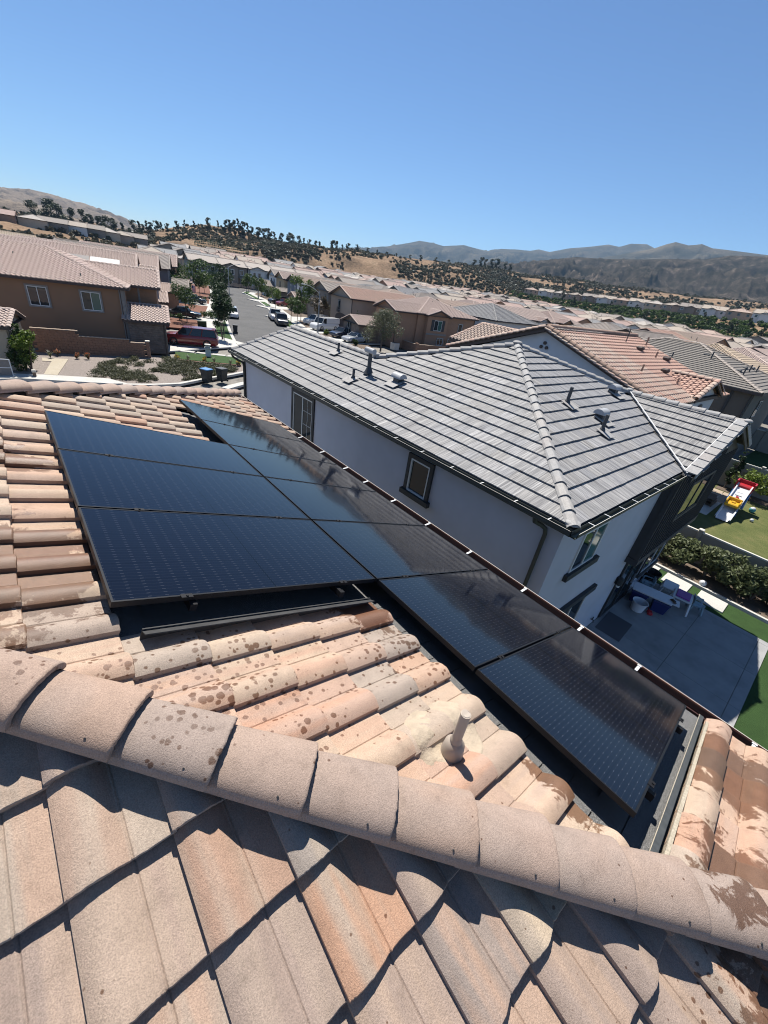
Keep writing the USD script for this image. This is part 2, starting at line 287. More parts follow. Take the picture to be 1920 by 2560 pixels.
N = {'g': ('geometry', {}), 'n': ('noise_texture', {'scale': 230.0, 'detail': 3.0, 'roughness': 0.8}), 'r': ('rgb_ramp', {'ramp': [(0.34, (0.02, 0.02, 0.02)), (0.5, (0.085, 0.083, 0.08)), (0.6, (0.20, 0.197, 0.19)), (0.72, (0.48, 0.47, 0.45))]}),
     'b': ('bump', {'distance': 0.004, 'strength': 0.8}), 'p': ('principled_bsdf', {'roughness': 0.85})}
M['shingle'] = mat('asphalt_shingle', N, [('g.position', 'n.vector'), ('n.fac', 'r.fac'), ('r.color', 'p.base_color'), ('n.fac', 'b.height'), ('b.normal', 'p.normal')])
# photovoltaic glass: silver-thin busbars and bright solder gaps between black cells (flat print behind the glass)
N = {'uv': ('uvmap', {'attribute': 'st'}), 's': ('separate_xyz', {}), 'u': ('math', {'math_type': 'multiply', 'value2': 22.0}), 'uf': ('math', {'math_type': 'fraction'}), 'ua': ('math', {'math_type': 'subtract', 'value2': 0.5}), 'ub': ('math', {'math_type': 'absolute'}),
     'ul': ('math', {'math_type': 'greater_than', 'value2': 0.39}), 'v': ('math', {'math_type': 'multiply', 'value2': 36.0}), 'vf': ('math', {'math_type': 'fraction'}), 'va': ('math', {'math_type': 'subtract', 'value2': 0.5}), 'vb': ('math', {'math_type': 'absolute'}),
     'vl': ('math', {'math_type': 'less_than', 'value2': 0.055}), 'vd': ('math', {'math_type': 'less_than', 'value2': 0.07}), 'dash': ('math', {'math_type': 'multiply'}), 'mid': ('math', {'math_type': 'subtract', 'value2': 0.5}), 'mida': ('math', {'math_type': 'absolute'}),
     'midl': ('math', {'math_type': 'less_than', 'value2': 0.0035}), 'v6': ('math', {'math_type': 'multiply', 'value2': 6.0}), 'v6f': ('math', {'math_type': 'fraction'}), 'v6a': ('math', {'math_type': 'subtract', 'value2': 0.5}), 'v6b': ('math', {'math_type': 'absolute'}), 'v6l': ('math', {'math_type': 'greater_than', 'value2': 0.492}),
     'c1': ('mix_color', {'a': (0.0030, 0.0040, 0.0085), 'b': (0.0075, 0.009, 0.014)}), 'c2': ('mix_color', {'b': (0.030, 0.033, 0.042)}), 'c3': ('mix_color', {'b': (0.001, 0.001, 0.0015)}), 'c4': ('mix_color', {'b': (0.001, 0.001, 0.002)}),
     'p': ('principled_bsdf', {'roughness': 0.055, 'ior': 1.45, 'specular_ior_level': 0.42})}
L = [('uv.UV', 's.vector'), ('s.x', 'u.value1'), ('u.value', 'uf.value1'), ('uf.value', 'ua.value1'), ('ua.value', 'ub.value1'), ('ub.value', 'ul.value1'), ('s.y', 'v.value1'), ('v.value', 'vf.value1'), ('vf.value', 'va.value1'), ('va.value', 'vb.value1'), ('vb.value', 'vl.value1'), ('vb.value', 'vd.value1'),
     ('ul.value', 'dash.value1'), ('vd.value', 'dash.value2'), ('s.x', 'mid.value1'), ('mid.value', 'mida.value1'), ('mida.value', 'midl.value1'), ('s.y', 'v6.value1'), ('v6.value', 'v6f.value1'), ('v6f.value', 'v6a.value1'), ('v6a.value', 'v6b.value1'), ('v6b.value', 'v6l.value1'),
     ('vl.value', 'c1.fac'), ('dash.value', 'c2.fac'), ('c1.result', 'c2.a'), ('midl.value', 'c3.fac'), ('c2.result', 'c3.a'), ('v6l.value', 'c4.fac'), ('c3.result', 'c4.a'), ('c4.result', 'p.base_color')]
M['pv'] = mat('photovoltaic_glass', N, L)
def glass(name, col, rough=0.04): return simple(name, col, rough, 0.1, 1.0, spec=0.6)
M['pane'] = glass('window_glass', (0.018, 0.024, 0.026))
M['pane_green'] = glass('green_curtained_glass', (0.05, 0.12, 0.10), 0.08)
M['pane_blind'] = glass('blind_behind_glass', (0.32, 0.30, 0.27), 0.12)

def ground_look(name, cols, scale, fine, rough=0.95, bump=0.4, fd=0.02):
    cols = [dim(c) for c in cols]
    N = {'g': ('geometry', {}), 'n': ('noise_texture', {'scale': scale, 'detail': 7.0, 'roughness': 0.62}), 'r': ('rgb_ramp', {'ramp': [(0.28+0.44*i/(len(cols)-1), c) for i, c in enumerate(cols)]}),
         'f': ('noise_texture', {'scale': fine, 'detail': 3.0, 'roughness': 0.7}), 'fr': ('rgb_ramp', {'ramp': [(0.3, (0.7, 0.7, 0.7)), (0.7, (1.25, 1.25, 1.25))]}), 'ml': ('mix_color', {'blend_type': 'multiply', 'fac': 1.0, 'use_clamp': False}),
         'b': ('bump', {'distance': fd, 'strength': bump}), 'p': ('principled_bsdf', {'roughness': rough, 'specular_ior_level': 0.25})}
    return mat(name, N, [('g.position', 'n.vector'), ('n.fac', 'r.fac'), ('g.position', 'f.vector'), ('f.fac', 'fr.fac'), ('r.color', 'ml.a'), ('fr.color', 'ml.b'), ('ml.result', 'p.base_color'), ('f.fac', 'b.height'), ('b.normal', 'p.normal')])
M['asphalt'] = ground_look('road_asphalt', [(0.10, 0.10, 0.10), (0.125, 0.123, 0.12), (0.145, 0.143, 0.14)], 0.25, 40.0)
M['concrete'] = ground_look('pale_concrete', [(0.54, 0.52, 0.47), (0.60, 0.58, 0.53), (0.64, 0.62, 0.57)], 0.8, 60.0)
M['patio'] = ground_look('grey_patio_concrete', [(0.30, 0.30, 0.295), (0.38, 0.38, 0.375), (0.44, 0.44, 0.43)], 1.6, 90.0)
M['paver'] = ground_look('tan_paver', [(0.42, 0.33, 0.24), (0.50, 0.40, 0.30)], 2.0, 60.0)
M['tan_path'] = ground_look('tan_path_concrete', [(0.46, 0.40, 0.30), (0.52, 0.46, 0.36)], 1.5, 60.0)
M['soil'] = ground_look('garden_soil', [(0.10, 0.075, 0.055), (0.16, 0.12, 0.09), (0.21, 0.165, 0.125)], 1.2, 25.0)
M['gravel'] = ground_look('pink_grey_gravel', [(0.20, 0.165, 0.14), (0.33, 0.28, 0.245), (0.42, 0.37, 0.33)], 9.0, 45.0, bump=1.0, fd=0.04)
M['mulch'] = ground_look('red_brown_mulch', [(0.16, 0.07, 0.045), (0.25, 0.12, 0.08)], 4.0, 40.0, bump=1.0)
M['lawn'] = ground_look('mown_lawn', [(0.10, 0.125, 0.035), (0.145, 0.16, 0.05), (0.21, 0.195, 0.075)], 1.1, 55.0, bump=1.0, fd=0.04)
M['turf'] = ground_look('artificial_turf', [(0.04, 0.085, 0.022), (0.055, 0.115, 0.03)], 2.2, 70.0, bump=1.0, fd=0.04)
M['fence'] = simple('tan_block_fence', (0.33, 0.29, 0.24), 0.9, 0.06, 1.4, 0.4, 40.0)
M['fence_cap'] = simple('pale_fence_cap', (0.66, 0.62, 0.54), 0.8, 0.06)
M['block'] = simple('brown_block', (0.27, 0.155, 0.10), 0.92, 0.16, 3.0, 0.5, 30.0)
M['stone'] = simple('mixed_ledger_stone', (0.20, 0.155, 0.125), 0.9, 0.35, 2.5, 0.6, 18.0)
M['wood'] = simple('grey_brown_timber', (0.16, 0.115, 0.08), 0.85, 0.25, 5.0)

def leaf_look(name, a, b, trans=0.35):
    a, b = [tuple(float(x)*0.85 for x in q) for q in (a, b)]
    N = {'o': ('geometry', {}), 'oi': ('object_info', {}), 'ad': ('math', {'math_type': 'multiply_add', 'value2': 0.6}), 'k': ('math', {'math_type': 'multiply', 'value2': 0.4}),
         'r': ('rgb_ramp', {'ramp': [(0.0, a), (1.0, b)]}), 'd': ('principled_bsdf', {'roughness': 0.55, 'specular_ior_level': 0.35}), 't': ('translucent_bsdf', {}), 'm': ('mix_closure', {'fac': trans})}
    return mat(name, N, [('oi.random', 'k.value1'), ('o.random_per_island', 'ad.value1'), ('k.value', 'ad.value3'), ('ad.value', 'r.fac'), ('r.color', 'd.base_color'), ('r.color', 't.color'), ('d.BSDF', 'm.closure1'), ('t.BSDF', 'm.closure2')], surface='m.closure')
M['leaf_dark'] = leaf_look('dark_green_leaf', (0.020, 0.042, 0.014), (0.055, 0.095, 0.03))
M['leaf_mid'] = leaf_look('mid_green_leaf', (0.04, 0.075, 0.018), (0.10, 0.15, 0.04))
M['leaf_light'] = leaf_look('light_green_leaf', (0.075, 0.125, 0.025), (0.17, 0.22, 0.06))
M['leaf_olive'] = leaf_look('silver_olive_leaf', (0.10, 0.11, 0.065), (0.21, 0.215, 0.14))
M['leaf_pale'] = leaf_look('pale_shrub_leaf', (0.22, 0.23, 0.15), (0.36, 0.36, 0.26))
M['leaf_lime'] = leaf_look('yellow_green_leaf', (0.11, 0.17, 0.02), (0.26, 0.30, 0.06))
M['leaf_red'] = leaf_look('reddish_leaf', (0.06, 0.05, 0.025), (0.16, 0.10, 0.05))
M['leaf_shrub'] = leaf_look('hedge_leaf', (0.11, 0.135, 0.055), (0.27, 0.275, 0.16))
M['leaf_cover'] = leaf_look('ground_cover_leaf', (0.08, 0.085, 0.042), (0.19, 0.18, 0.10))
M['leaf_scrub'] = leaf_look('chaparral_leaf', (0.075, 0.070, 0.042), (0.18, 0.15, 0.09), 0.25)
M['leaf_far'] = leaf_look('far_tree_leaf', (0.035, 0.050, 0.024), (0.09, 0.10, 0.052), 0.2)
M['flower_y'] = leaf_look('yellow_flower', (0.55, 0.38, 0.02), (0.70, 0.50, 0.05))
M['flower_o'] = leaf_look('orange_flower', (0.50, 0.15, 0.06), (0.55, 0.22, 0.09))
M['bark'] = simple('tree_bark', (0.13, 0.10, 0.075), 0.95, 0.25, 8.0, 0.6, 30.0)
def paint(name, c, metallic=0.0): return simple(name, c, 0.28, 0.03, 1.0, metallic=metallic, coat=0.7)
for k, c in dict(red=(0.20, 0.012, 0.014), white=(0.75, 0.75, 0.74), black=(0.012, 0.013, 0.015), grey=(0.06, 0.065, 0.075), navy=(0.012, 0.018, 0.04), silver=(0.42, 0.44, 0.46)).items(): M['car_'+k] = paint('car_paint_'+k, c)
M['tyre'] = simple('tyre_rubber', (0.015, 0.015, 0.015), 0.85, 0.1)
M['rim'] = simple('alloy_rim', (0.35, 0.35, 0.36), 0.35, 0.05, metallic=0.8)
M['lamp_red'] = simple('tail_lamp', (0.25, 0.01, 0.01), 0.2)
M['lamp_clear'] = simple('head_lamp', (0.6, 0.6, 0.6), 0.15)
for k, c, r in (('p_white', (0.72, 0.73, 0.75), 0.4), ('p_red', (0.50, 0.02, 0.03), 0.4), ('p_yellow', (0.75, 0.42, 0.02), 0.4), ('p_purple', (0.30, 0.06, 0.35), 0.5), ('p_navy', (0.02, 0.03, 0.13), 0.4), ('p_blue', (0.06, 0.22, 0.55), 0.5), ('p_teal', (0.10, 0.40, 0.40), 0.5), ('p_bluegrey', (0.28, 0.40, 0.46), 0.5), ('p_black', (0.015, 0.015, 0.016), 0.6), ('p_binblack', (0.016, 0.019, 0.02), 0.5), ('p_binblue', (0.05, 0.22, 0.50), 0.5), ('p_green', (0.05, 0.30, 0.08), 0.5), ('mat_grey', (0.11, 0.11, 0.12), 0.95), ('steel', (0.25, 0.26, 0.27), 0.4)):
    M[k] = simple({'p_': 'plastic_', 'ma': 'doormat_', 'st': 'lamp_'}[k[:2]]+k[2:].strip('_'), c, r, 0.05)

# ------------------------------------------------------------------ roof tile geometry
def s_profile(u, W, H, bw=0.58):
    """height of an S tile across its width: a barrel whose first edge stands on the pan before it, then a shallow pan"""
    u = np.asarray(u, float); t = np.clip(u/(bw*W), 0, 1)
    barrel = H*np.sin(PI*(0.17+0.83*t))**0.92
    pan = 0.004*(2*(u-bw*W)/((1-bw)*W)-1)**2-0.006*np.exp(-((u-bw*W-0.006)/0.004)**2)
    return np.where(u < bw*W, np.maximum(barrel, 0.004*(t > .9)), pan)

def tile_solid(us, hs, L, th, lift, nv, seed=0, chip=0.0):
    """closed tile: us across, hs top heights, v from head (0) to nose (L); (u, v, h) coordinates"""
    us = np.asarray(us, float); hs = np.asarray(hs, float)
    vs = np.r_[np.linspace(0, L-0.012, nv), L-0.004, L] if nv > 2 else np.linspace(0, L, nv)
    drop = np.zeros(len(vs))
    if nv > 2: drop[-1], drop[-2] = 0.007, 0.0015
    U, V = np.meshgrid(us, vs)
    top = np.stack([U, V, hs[None]+lift*V/L-drop[:, None]], -1)
    bot = np.stack([U, np.minimum(V, L-0.003), hs[None]+lift*V/L-th], -1)
    if chip:
        rr = np.random.default_rng(seed)
        top[-2:, :, 1] += rr.normal(0, chip, len(us)); bot[-1, :, 1] += rr.normal(0, chip, len(us))
    m = MB().grid(top).grid(bot[:, ::-1])
    nvv, nu = U.shape
    for a, b in ((top[-1], bot[-1]), (bot[0], top[0])):
        m.grid(np.stack([a, b]))
    for k in (0, nu-1):
        m.grid(np.stack([top[:, k], bot[:, k]]))
    return m.get()

def s_tile(W, H, L, th, lift, nu, nv, chip=0.0, seed=0):
    bw = 0.58
    us = np.r_[bw*W*(0.5-0.5*np.cos(np.linspace(0, PI, nu))), [bw*W+0.003, bw*W+0.006, bw*W+0.011], np.linspace(bw*W+0.02, W, max(3, nu//5)), W+0.014]
    hs = s_profile(np.minimum(us, W), W, H); hs[-1] = 0.002
    return tile_solid(us, hs, L, th, lift, nv, seed, chip)

class TileField:
    """collects the tiles of one building: the 300 that show largest become parts, the rest one part of the same building"""
    def __init__(s, parent, name, rest): s.parent, s.name, s.rest, s.items = parent, name, rest, []
    def place(s, vf, O, U, V, N, mat, planes=(), smooth=35, tilt=0.0):
        v, f = vf
        if tilt:
            v = v.copy(); v[:, 2] += RND.uniform(-tilt, tilt)+(v[:, 0])*RND.uniform(-tilt, tilt)*4; v[:, 1] += RND.uniform(-tilt, tilt)*1.5
        P = np.asarray(O, float)+v[:, :1]*U+v[:, 1:2]*V+v[:, 2:]*N
        c = P.mean(0)
        for p, n in planes:
            d = (P-np.asarray(p)) @ np.asarray(n, float)
            if d.max() <= 0: return
            if d.min() < 0:
                m = trimesh.Trimesh(P, f, process=False).slice_plane(p, n)
                if len(m.faces) == 0: return
                P, f = np.array(m.vertices), np.array(m.faces)
        ext = np.linalg.norm(np.ptp(P, axis=0))
        s.items.append((ext/np.linalg.norm(c-EYE) if on_screen(c, 60) else 0.0, P, f, mat, smooth))
    def finish(s, most=300):
        s.items.sort(key=lambda i: -i[0])
        for k, (size, P, f, mt, sm) in enumerate(s.items[:most]):
            if size <= 0: most = k; break
            MB().add(P, f).build(s.name, mt, s.parent, smooth=sm)
        rest = {}
        for size, P, f, mt, sm in s.items[most:]:
            rest.setdefault((str(mt.GetPath()), sm), (mt, sm, MB()))[2].add(P, f)
        for mt, sm, mb in rest.values():
            mb.build(s.rest, mt, s.parent, smooth=sm, kind='stuff')

def unit(v): v = np.asarray(v, float); return v/np.linalg.norm(v)

# ------------------------------------------------------------------ the house we stand on
GZ = -7.1                      # level of the lots
T = 1/3.0; CS, SN = 3/math.sqrt(10), 1/math.sqrt(10)
own = thing('tile_roof_house', 'near house whose weathered pink and tan barrel tile roof carries the black solar panels', 'house')
APX = np.array([-2.475, -3.475])
EX = 4.2
def zA(x): return -x/3
def zB(y): return y/3+2.0
UA, VA, NA = np.array([0, 1.0, 0]), np.array([CS, 0, -SN]), np.array([SN, 0, CS])
UB, VB, NB = np.array([1.0, 0, 0]), np.array([0, -CS, -SN]), np.array([0, -SN, CS])
HIPN = unit((1, 1, 0)); HIPF = unit((1, -1, 0))
HP = np.array([0, -5.95, 0.0]); FP = np.array([1.0, 0, 0.0])
tf = TileField(own, 'roof_tile', 'roof_tiles_beyond')
WA, EA = 0.302, 0.353
AREAS = []
def keepA(s, y):
    """which tile (nose at slope distance s, pan edge y..y+WA) is there: tiles were taken off round the panels"""
    yc = y+WA/2
    if s < 0.02: return True
    if -5.36 < yc < -2.06: return False
    if -7.66 < yc < 0.05: return s < 1.86
    return True
nearA = [s_tile(WA, 0.06, 0.435, 0.028, 0.036, 19, 6, 0.0006, k) for k in range(5)]
farA = s_tile(WA, 0.06, 0.435, 0.028, 0.036, 10, 3)
for k in range(-9, 13):
    s = -0.02+EA*k
    for j in range(-24, 28):
        y = -4.80+WA*j
        if not keepA(s, y): continue
        x0 = (s-0.435)*CS
        O = np.array([x0, y, -0.195-x0/3]) 
        near = np.hypot(x0+0.1, y+7.2) < 4.2
        cut = [(np.array([0, -7.635, 0]), (0, -1, 0))] if s > 1.86 and y < -7.5 else []
        tf.place(nearA[(k*5+j*3) % 5] if near else farA, O, UA, VA, NA, M['tile_a'],
                 planes=cut+[(HP+HIPN*0.03, HIPN), (FP+np.array([.035, -.035, 0]), HIPF)], tilt=0.0022)
# side slope under the camera
WB, EB = 0.317, 0.371
nearB = [s_tile(WB, 0.054, 0.445, 0.040, 0.051, 27, 9, 0.0009, 20+k) for k in range(6)]
for k in range(-1, 9):
    yn = -6.335-0.352*(k-1)
    for j in range(-9, 14):
        x = -0.355+WB*j
        yh = yn+0.445*CS
        O = np.array([x, yh, 1.765+yh/3])
        tf.place(nearB[(k*5+j*3) % 6], O, UB, VB, NB, M['tile_b'], planes=[(HP-HIPN*0.03, -HIPN)], tilt=0.0025)
tf.finish()
# hip caps
def cap_mesh(L, r0, r1, h0, h1, th, nu, nv, seed, chip=0.0015):
    an = np.linspace(-PI/2*1.0, PI/2*1.0, nu); vs = np.r_[np.linspace(0, L-0.012, nv), L-0.004, L]; drop = np.zeros(len(vs)); drop[-1], drop[-2] = 0.006, 0.0012
    rr = np.random.default_rng(seed); P, Q = [], []
    jit = rr.normal(0, chip, nu)
    for v, d in zip(vs, drop):
        t = v/L; a, b = r0+(r1-r0)*t-d*.6, h0+(h1-h0)*t-d
        prof = lambda a, b: np.stack([a*np.sin(an), np.full(nu, v)+(jit if v > L-0.006 else 0), b*np.abs(np.cos(an))**0.8+0.0], -1)
        P.append(prof(a, b)); Q.append(prof(a-th, b-th))
    P, Q = np.array(P), np.array(Q)
    P[..., 2] += 0.042*vs[:, None]/L; Q[..., 2] += 0.042*vs[:, None]/L
    m = MB().grid(P).grid(Q[:, ::-1])
    m.grid(np.stack([P[-1], Q[-1]])).grid(np.stack([Q[0], P[0]])).grid(np.stack([P[:, 0], Q[:, 0]])).grid(np.stack([Q[:, -1], P[:, -1]]))
    return m.get()
def cap_row(axis_fn, D, Wd, ts, near, mat, zoff, screws=True):
    D, Wd = unit(D), unit(Wd); Nn = np.cross(Wd, D); Nn = Nn if Nn[2] > 0 else -Nn
    for i, t in enumerate(ts):
        L = 0.425
        v, f = cap_mesh(L, 0.130, 0.146, 0.088, 0.099, 0.024, 27 if near else 13, 7 if near else 3, i)
        P0 = axis_fn(t)+Nn*zoff-D*L
        w = RND.uniform(-0.004, 0.004)
        P = P0+(v[:, :1]+w*v[:, 1:2]/L)*Wd+v[:, 1:2]*D+v[:, 2:]*Nn
        c = MB().add(P, f).build('cap_tile', mat, own, smooth=35)
        if screws and on_screen(P.mean(0)):
            an = 0.95; p = P0+Wd*(-0.1425*math.sin(an))+D*(L-0.105)+Nn*(0.0965*math.cos(an)**.8+0.0325)
            n_ = unit(-Wd*math.sin(an)+Nn*math.cos(an)*1.2)
            s = MB().tube([p-n_*0.012, p+n_*0.0016], 0.0045, 8)
            s.build('nail_hole', M['vent_dark'], c)
cap_row(lambda t: np.array([t, -6.04-t, -t/3-0.125]), (1, -1, -T), (1, 1, 0), [-0.315+0.2535*k for k in range(-7, 13)], True, M['tile_cap'], -0.040)
cap_row(lambda t: np.array([t, t-1.0, -t/3-0.11]), (1, 1, -T), (1, -1, 0), [-0.14+0.2535*k for k in range(-8, 17)], False, M['tile_cap'], -0.028)
# mortar bed and felt under the caps, decks
m = MB()
for fn, D in ((lambda t: np.array([t, -6.02-t, -t/3-0.21]), (1, -1, -T)), (lambda t: np.array([t, t-1.0, -t/3-0.20]), (1, 1, -T))):
    m.bar(fn(-2.3), fn(4.1), 0.07, 0.13)
m.build('hip_board', M['deck'], own)
m = MB()
m.add([[APX[0], APX[1], -APX[0]/3-0.245], [EX-0.02, -10.15, -EX/3-0.245], [EX-0.02, 3.2, -EX/3-0.245]], [[0, 1, 2]])
m.add([[APX[0], APX[1], APX[1]/3+1.72], [EX-0.02, -10.15, -10.15/3+1.72], [-9, -10.15, -10.15/3+1.72], [-9, APX[1], APX[1]/3+1.72]], [[0, 1, 2], [0, 2, 3]])
m.add([[APX[0], APX[1], -APX[0]/3-0.245], [EX-0.02, 3.2, -EX/3-0.245], [-9, 3.2, -EX/3-0.245], [-9, APX[1], -APX[0]/3-0.245]], [[0, 1, 2], [0, 2, 3]])
m.build('roof_deck', M['deck'], own)
MB().box(-9, 3.72, -9.75, 2.75, GZ, -1.75).build('wall', M['stucco_cream'], own)
MB().box(3.98, 4.03, -10.1, 3.15, -1.74, -1.60).build('fascia', M['trim_brown'], own)
# composition shingles laid where tiles were taken off
def onA(s, y, h): return np.array([s*CS+h*SN, y, -s*SN+h*CS])
m = MB()
def sheetA(m, s0, s1, y0, y1, h):
    return m.quad(onA(s0, y0, h), onA(s1, y0, h), onA(s1, y1, h), onA(s0, y1, h))
sheetA(m, -0.15, 4.2, -5.42, -2.05, -0.216); sheetA(m, 1.65, 4.2, -7.62, -5.42, -0.199); sheetA(m, 1.65, 4.2, -2.05, 0.06, -0.2157)
m.build('shingle_underlay', M['shingle'], own)
def tabs(s0, s1, y0, y1, hh=-0.208):
    k = 0; s = s0
    while s < s1-0.01:
        y = y0+(0.15 if k % 2 else 0.0)-0.16
        while y < y1:
            a, b = max(y, y0), min(y+0.298, y1)
            if b-a > 0.03:
                c = onA(s+0.075, (a+b)/2, hh+RND.uniform(-.001, .001))
                MB().obox(c, (0.076, (b-a)/2, 0.0045), (VA*1.0+NA*0.03, UA, NA)).build('shingle', M['shingle'], own)
            y += 0.305
        s += 0.145; k += 1
tabs(1.62, 2.05, -7.60, -5.42, -0.190); tabs(2.055, 4.1, -7.60, -7.30, -0.191); tabs(-0.1, 0.10, -5.40, -2.10); tabs(1.52, 2.0, -2.05, 0.05)
# flashing round the opening
m = MB()
m.obox(onA(0.95, -5.435, -0.15), (0.82, 0.004, 0.05), (VA, UA, NA)); m.obox(onA(0.95, -5.462, -0.105), (0.82, 0.032, 0.003), (VA, UA*0.9+NA*(-0.35), NA*0.9+UA*0.35))
m.build('apron_flashing', M['dark_flashing'], own)
m = MB()
m.obox(onA(3.0, -7.612, -0.175), (1.22, 0.003, 0.035), (VA, UA, NA)); m.obox(onA(3.0, -7.595, -0.141), (1.22, 0.017, 0.002), (VA, UA, NA)); m.obox(onA(3.0, -7.655, -0.207), (1.22, 0.045, 0.002), (VA, UA, NA))
m.build('valley_flashing', M['lead'], own)
MB().obox(onA(3.0, -7.58, -0.1385), (1.22, 0.002, 0.002), (VA, UA, NA)).build('flashing_edge', M['tan_path'], own)
m = MB(); m.obox(onA(2.98, -7.648, -0.172), (1.18, 0.010, 0.034), (VA, UA, NA)); m.build('closure_board', M['tan_path'], own)
# gutter with hangers
m = MB()
gy0, gy1 = -10.1, 3.2
prof = [(4.035, -1.60), (4.035, -1.70), (4.045, -1.715), (4.14, -1.715), (4.16, -1.69), (4.165, -1.61), (4.178, -1.60), (4.165, -1.592), (4.157, -1.606), (4.152, -1.688), (4.138, -1.704), (4.05, -1.704), (4.044, -1.60)]
P = np.array([[(x, y, z+0.06) for x, z in prof+[prof[0]]] for y in (gy0, gy1)])
m.grid(P)
g = m.build('gutter', M['gutter_brown'], own)
MB().box(4.1685, 4.1795, gy0, gy1, -1.541, -1.537).build('gutter_lip', M['fence_cap'], g)
for y in (0.0, -0.86, -1.68, -2.3, -3.06, -3.87, -4.7, -5.6, -6.36, -7.0, -8.0):
    MB().box(4.06, 4.168, y-0.014, y+0.014, -1.548, -1.543).box(4.143, 4.165, y-0.02, y+0.02, -1.543, -1.535).build('gutter_hanger', M['white_vinyl'], g)
# vent pipe in its lump of mortar
b = np.array([1.215, -6.69, -0.56])
pr = MB().tube([b, b+[0, 0, 0.33]], 0.026, 18, cap=False)
pr.tube([b+[0, 0, 0.33], b+[0, 0, 0.333], b+[0, 0, 0.18]], [0.026, 0.0205, 0.0205], 18, cap=False)
vp = pr.build('vent_pipe', M['pipe'], own, smooth=40)
MB().tube([b+[0, 0, 0.22], b+[0, 0, 0.221]], 0.0222, 18).build('pipe_inside', M['pvc'], vp)
MB().lathe([(0.064, -0.03), (0.058, 0.035), (0.054, 0.075), (0.036, 0.098), (0.031, 0.105), (0.033, 0.112), (0.030, 0.12), (0.0265, 0.14)], b, 22).build('pipe_collar', M['pipe'], vp, smooth=50)
pp = []
rr = np.random.default_rng(3)
n1, n2 = 44, 40
S, Y = np.meshgrid(np.linspace(1.10, 1.72, n1), np.linspace(-6.86, -6.40, n2), indexing='ij')
jj = (Y+4.80) % WA
H = -0.170+s_profile(jj, WA, 0.06)*0.92
Hs = H.copy()
for _ in range(5):
    Hs[1:-1, 1:-1] = (Hs[1:-1, 1:-1]*2+Hs[:-2, 1:-1]+Hs[2:, 1:-1]+Hs[1:-1, :-2]+Hs[1:-1, 2:])/6
d = np.sqrt(((S-1.42)/0.34)**2+((Y+6.58)/0.26)**2)+0.35*(meshkit.fbm(np.stack([S*7, Y*7, S*0], -1), 3, 4)-0.5)
Hs = Hs+0.012-0.24*np.clip(d-0.76, 0, 1)+0.016*(meshkit.fbm(np.stack([S*16, Y*16, S*0+2], -1), 3, 9)-0.5)
P = S[..., None]*VA*1.0+Y[..., None]*UA+Hs[..., None]*NA
MB().grid(P).build('mortar_patch', M['putty'], own, smooth=True)

# ------------------------------------------------------------------ solar panels
PLN, PWD, PT = 1.879, 1.047, 0.035
def panel(i, j, label):
    o = onA(i*1.8903+0.012*i, -(j+1)*1.065+0.002, 0.0)
    mt = np.eye(4); mt[0, :3], mt[1, :3], mt[2, :3], mt[3, :3] = VA, UA, NA, o
    t = thing('solar_panel', label, 'solar panel', matrix=mt)
    w = 0.011
    f = MB().box(0, PLN, 0, w, -PT, 0).box(0, PLN, PWD-w, PWD, -PT, 0).box(0, w, w, PWD-w, -PT, 0).box(PLN-w, PLN, w, PWD-w, -PT, 0)
    f.build('frame', M['black_frame'], t)
    usdkit.mesh(stage, numbered(str(t.GetPath())+'/glass'), ([[w, w, -0.0015], [PLN-w, w, -0.0015], [PLN-w, PWD-w, -0.0015], [w, PWD-w, -0.0015]], [[0, 1, 2, 3]]), M['pv'], uv=[[0, 0], [1, 0], [1, 1], [0, 1]])
    MB().quad([w, w, -0.008], [w, PWD-w, -0.008], [PLN-w, PWD-w, -0.008], [PLN-w, w, -0.008]).build('backsheet', M['rail'], t)
    for cx in (0.36, PLN-0.36):
        c = MB().box(cx-0.032, cx+0.032, -0.02, 0.012, -0.002, 0.0035).tube([(cx, -0.009, 0.0), (cx, -0.009, 0.011)], 0.0075, 6)
        c.build('clamp', M['rail'], t)
    return t
posn = ['black solar panel at the far end of the lower run by the far hip', 'black solar panel second from the far end of the lower run', 'black solar panel third from the far end of the lower run', 'black solar panel in the middle of the lower run', 'black solar panel fifth from the far end of the lower run', 'black solar panel of the lower run beside the vent pipe, next to last', 'black solar panel at the near end of the lower run beside the metal flashing']
for j in range(7): panel(1, j, posn[j])
for j, s in zip((2, 3, 4), ('farthest of the upper three', 'middle one of the upper three', 'nearest of the upper three')):
    panel(0, j, 'dark blue solar panel higher on the roof, '+s)
for i, (x, a, b_, lab) in enumerate(((0.40, -5.36, -2.1, 'black mounting rail under the upper edge of the upper three panels'), (1.48, -5.40, -2.1, 'black mounting rail under the lower edge of the upper three panels'), (2.26, -7.5, 0.02, 'long black mounting rail under the upper edge of the lower run'), (3.38, -7.5, 0.02, 'long black mounting rail under the gutter side of the lower run'))):
    t = thing('mounting_rail', lab, 'rail')
    MB().obox(onA(x, (a+b_)/2, -0.062), (0.02, (b_-a)/2, 0.022), (VA, UA, NA)).build('rail', M['rail'], t)
    for y in np.arange(a+0.95, b_, 1.2):
        MB().obox(onA(x, y, -0.15), (0.02, 0.02, 0.068), (VA, UA, NA)).build('standoff', M['rail'], t)

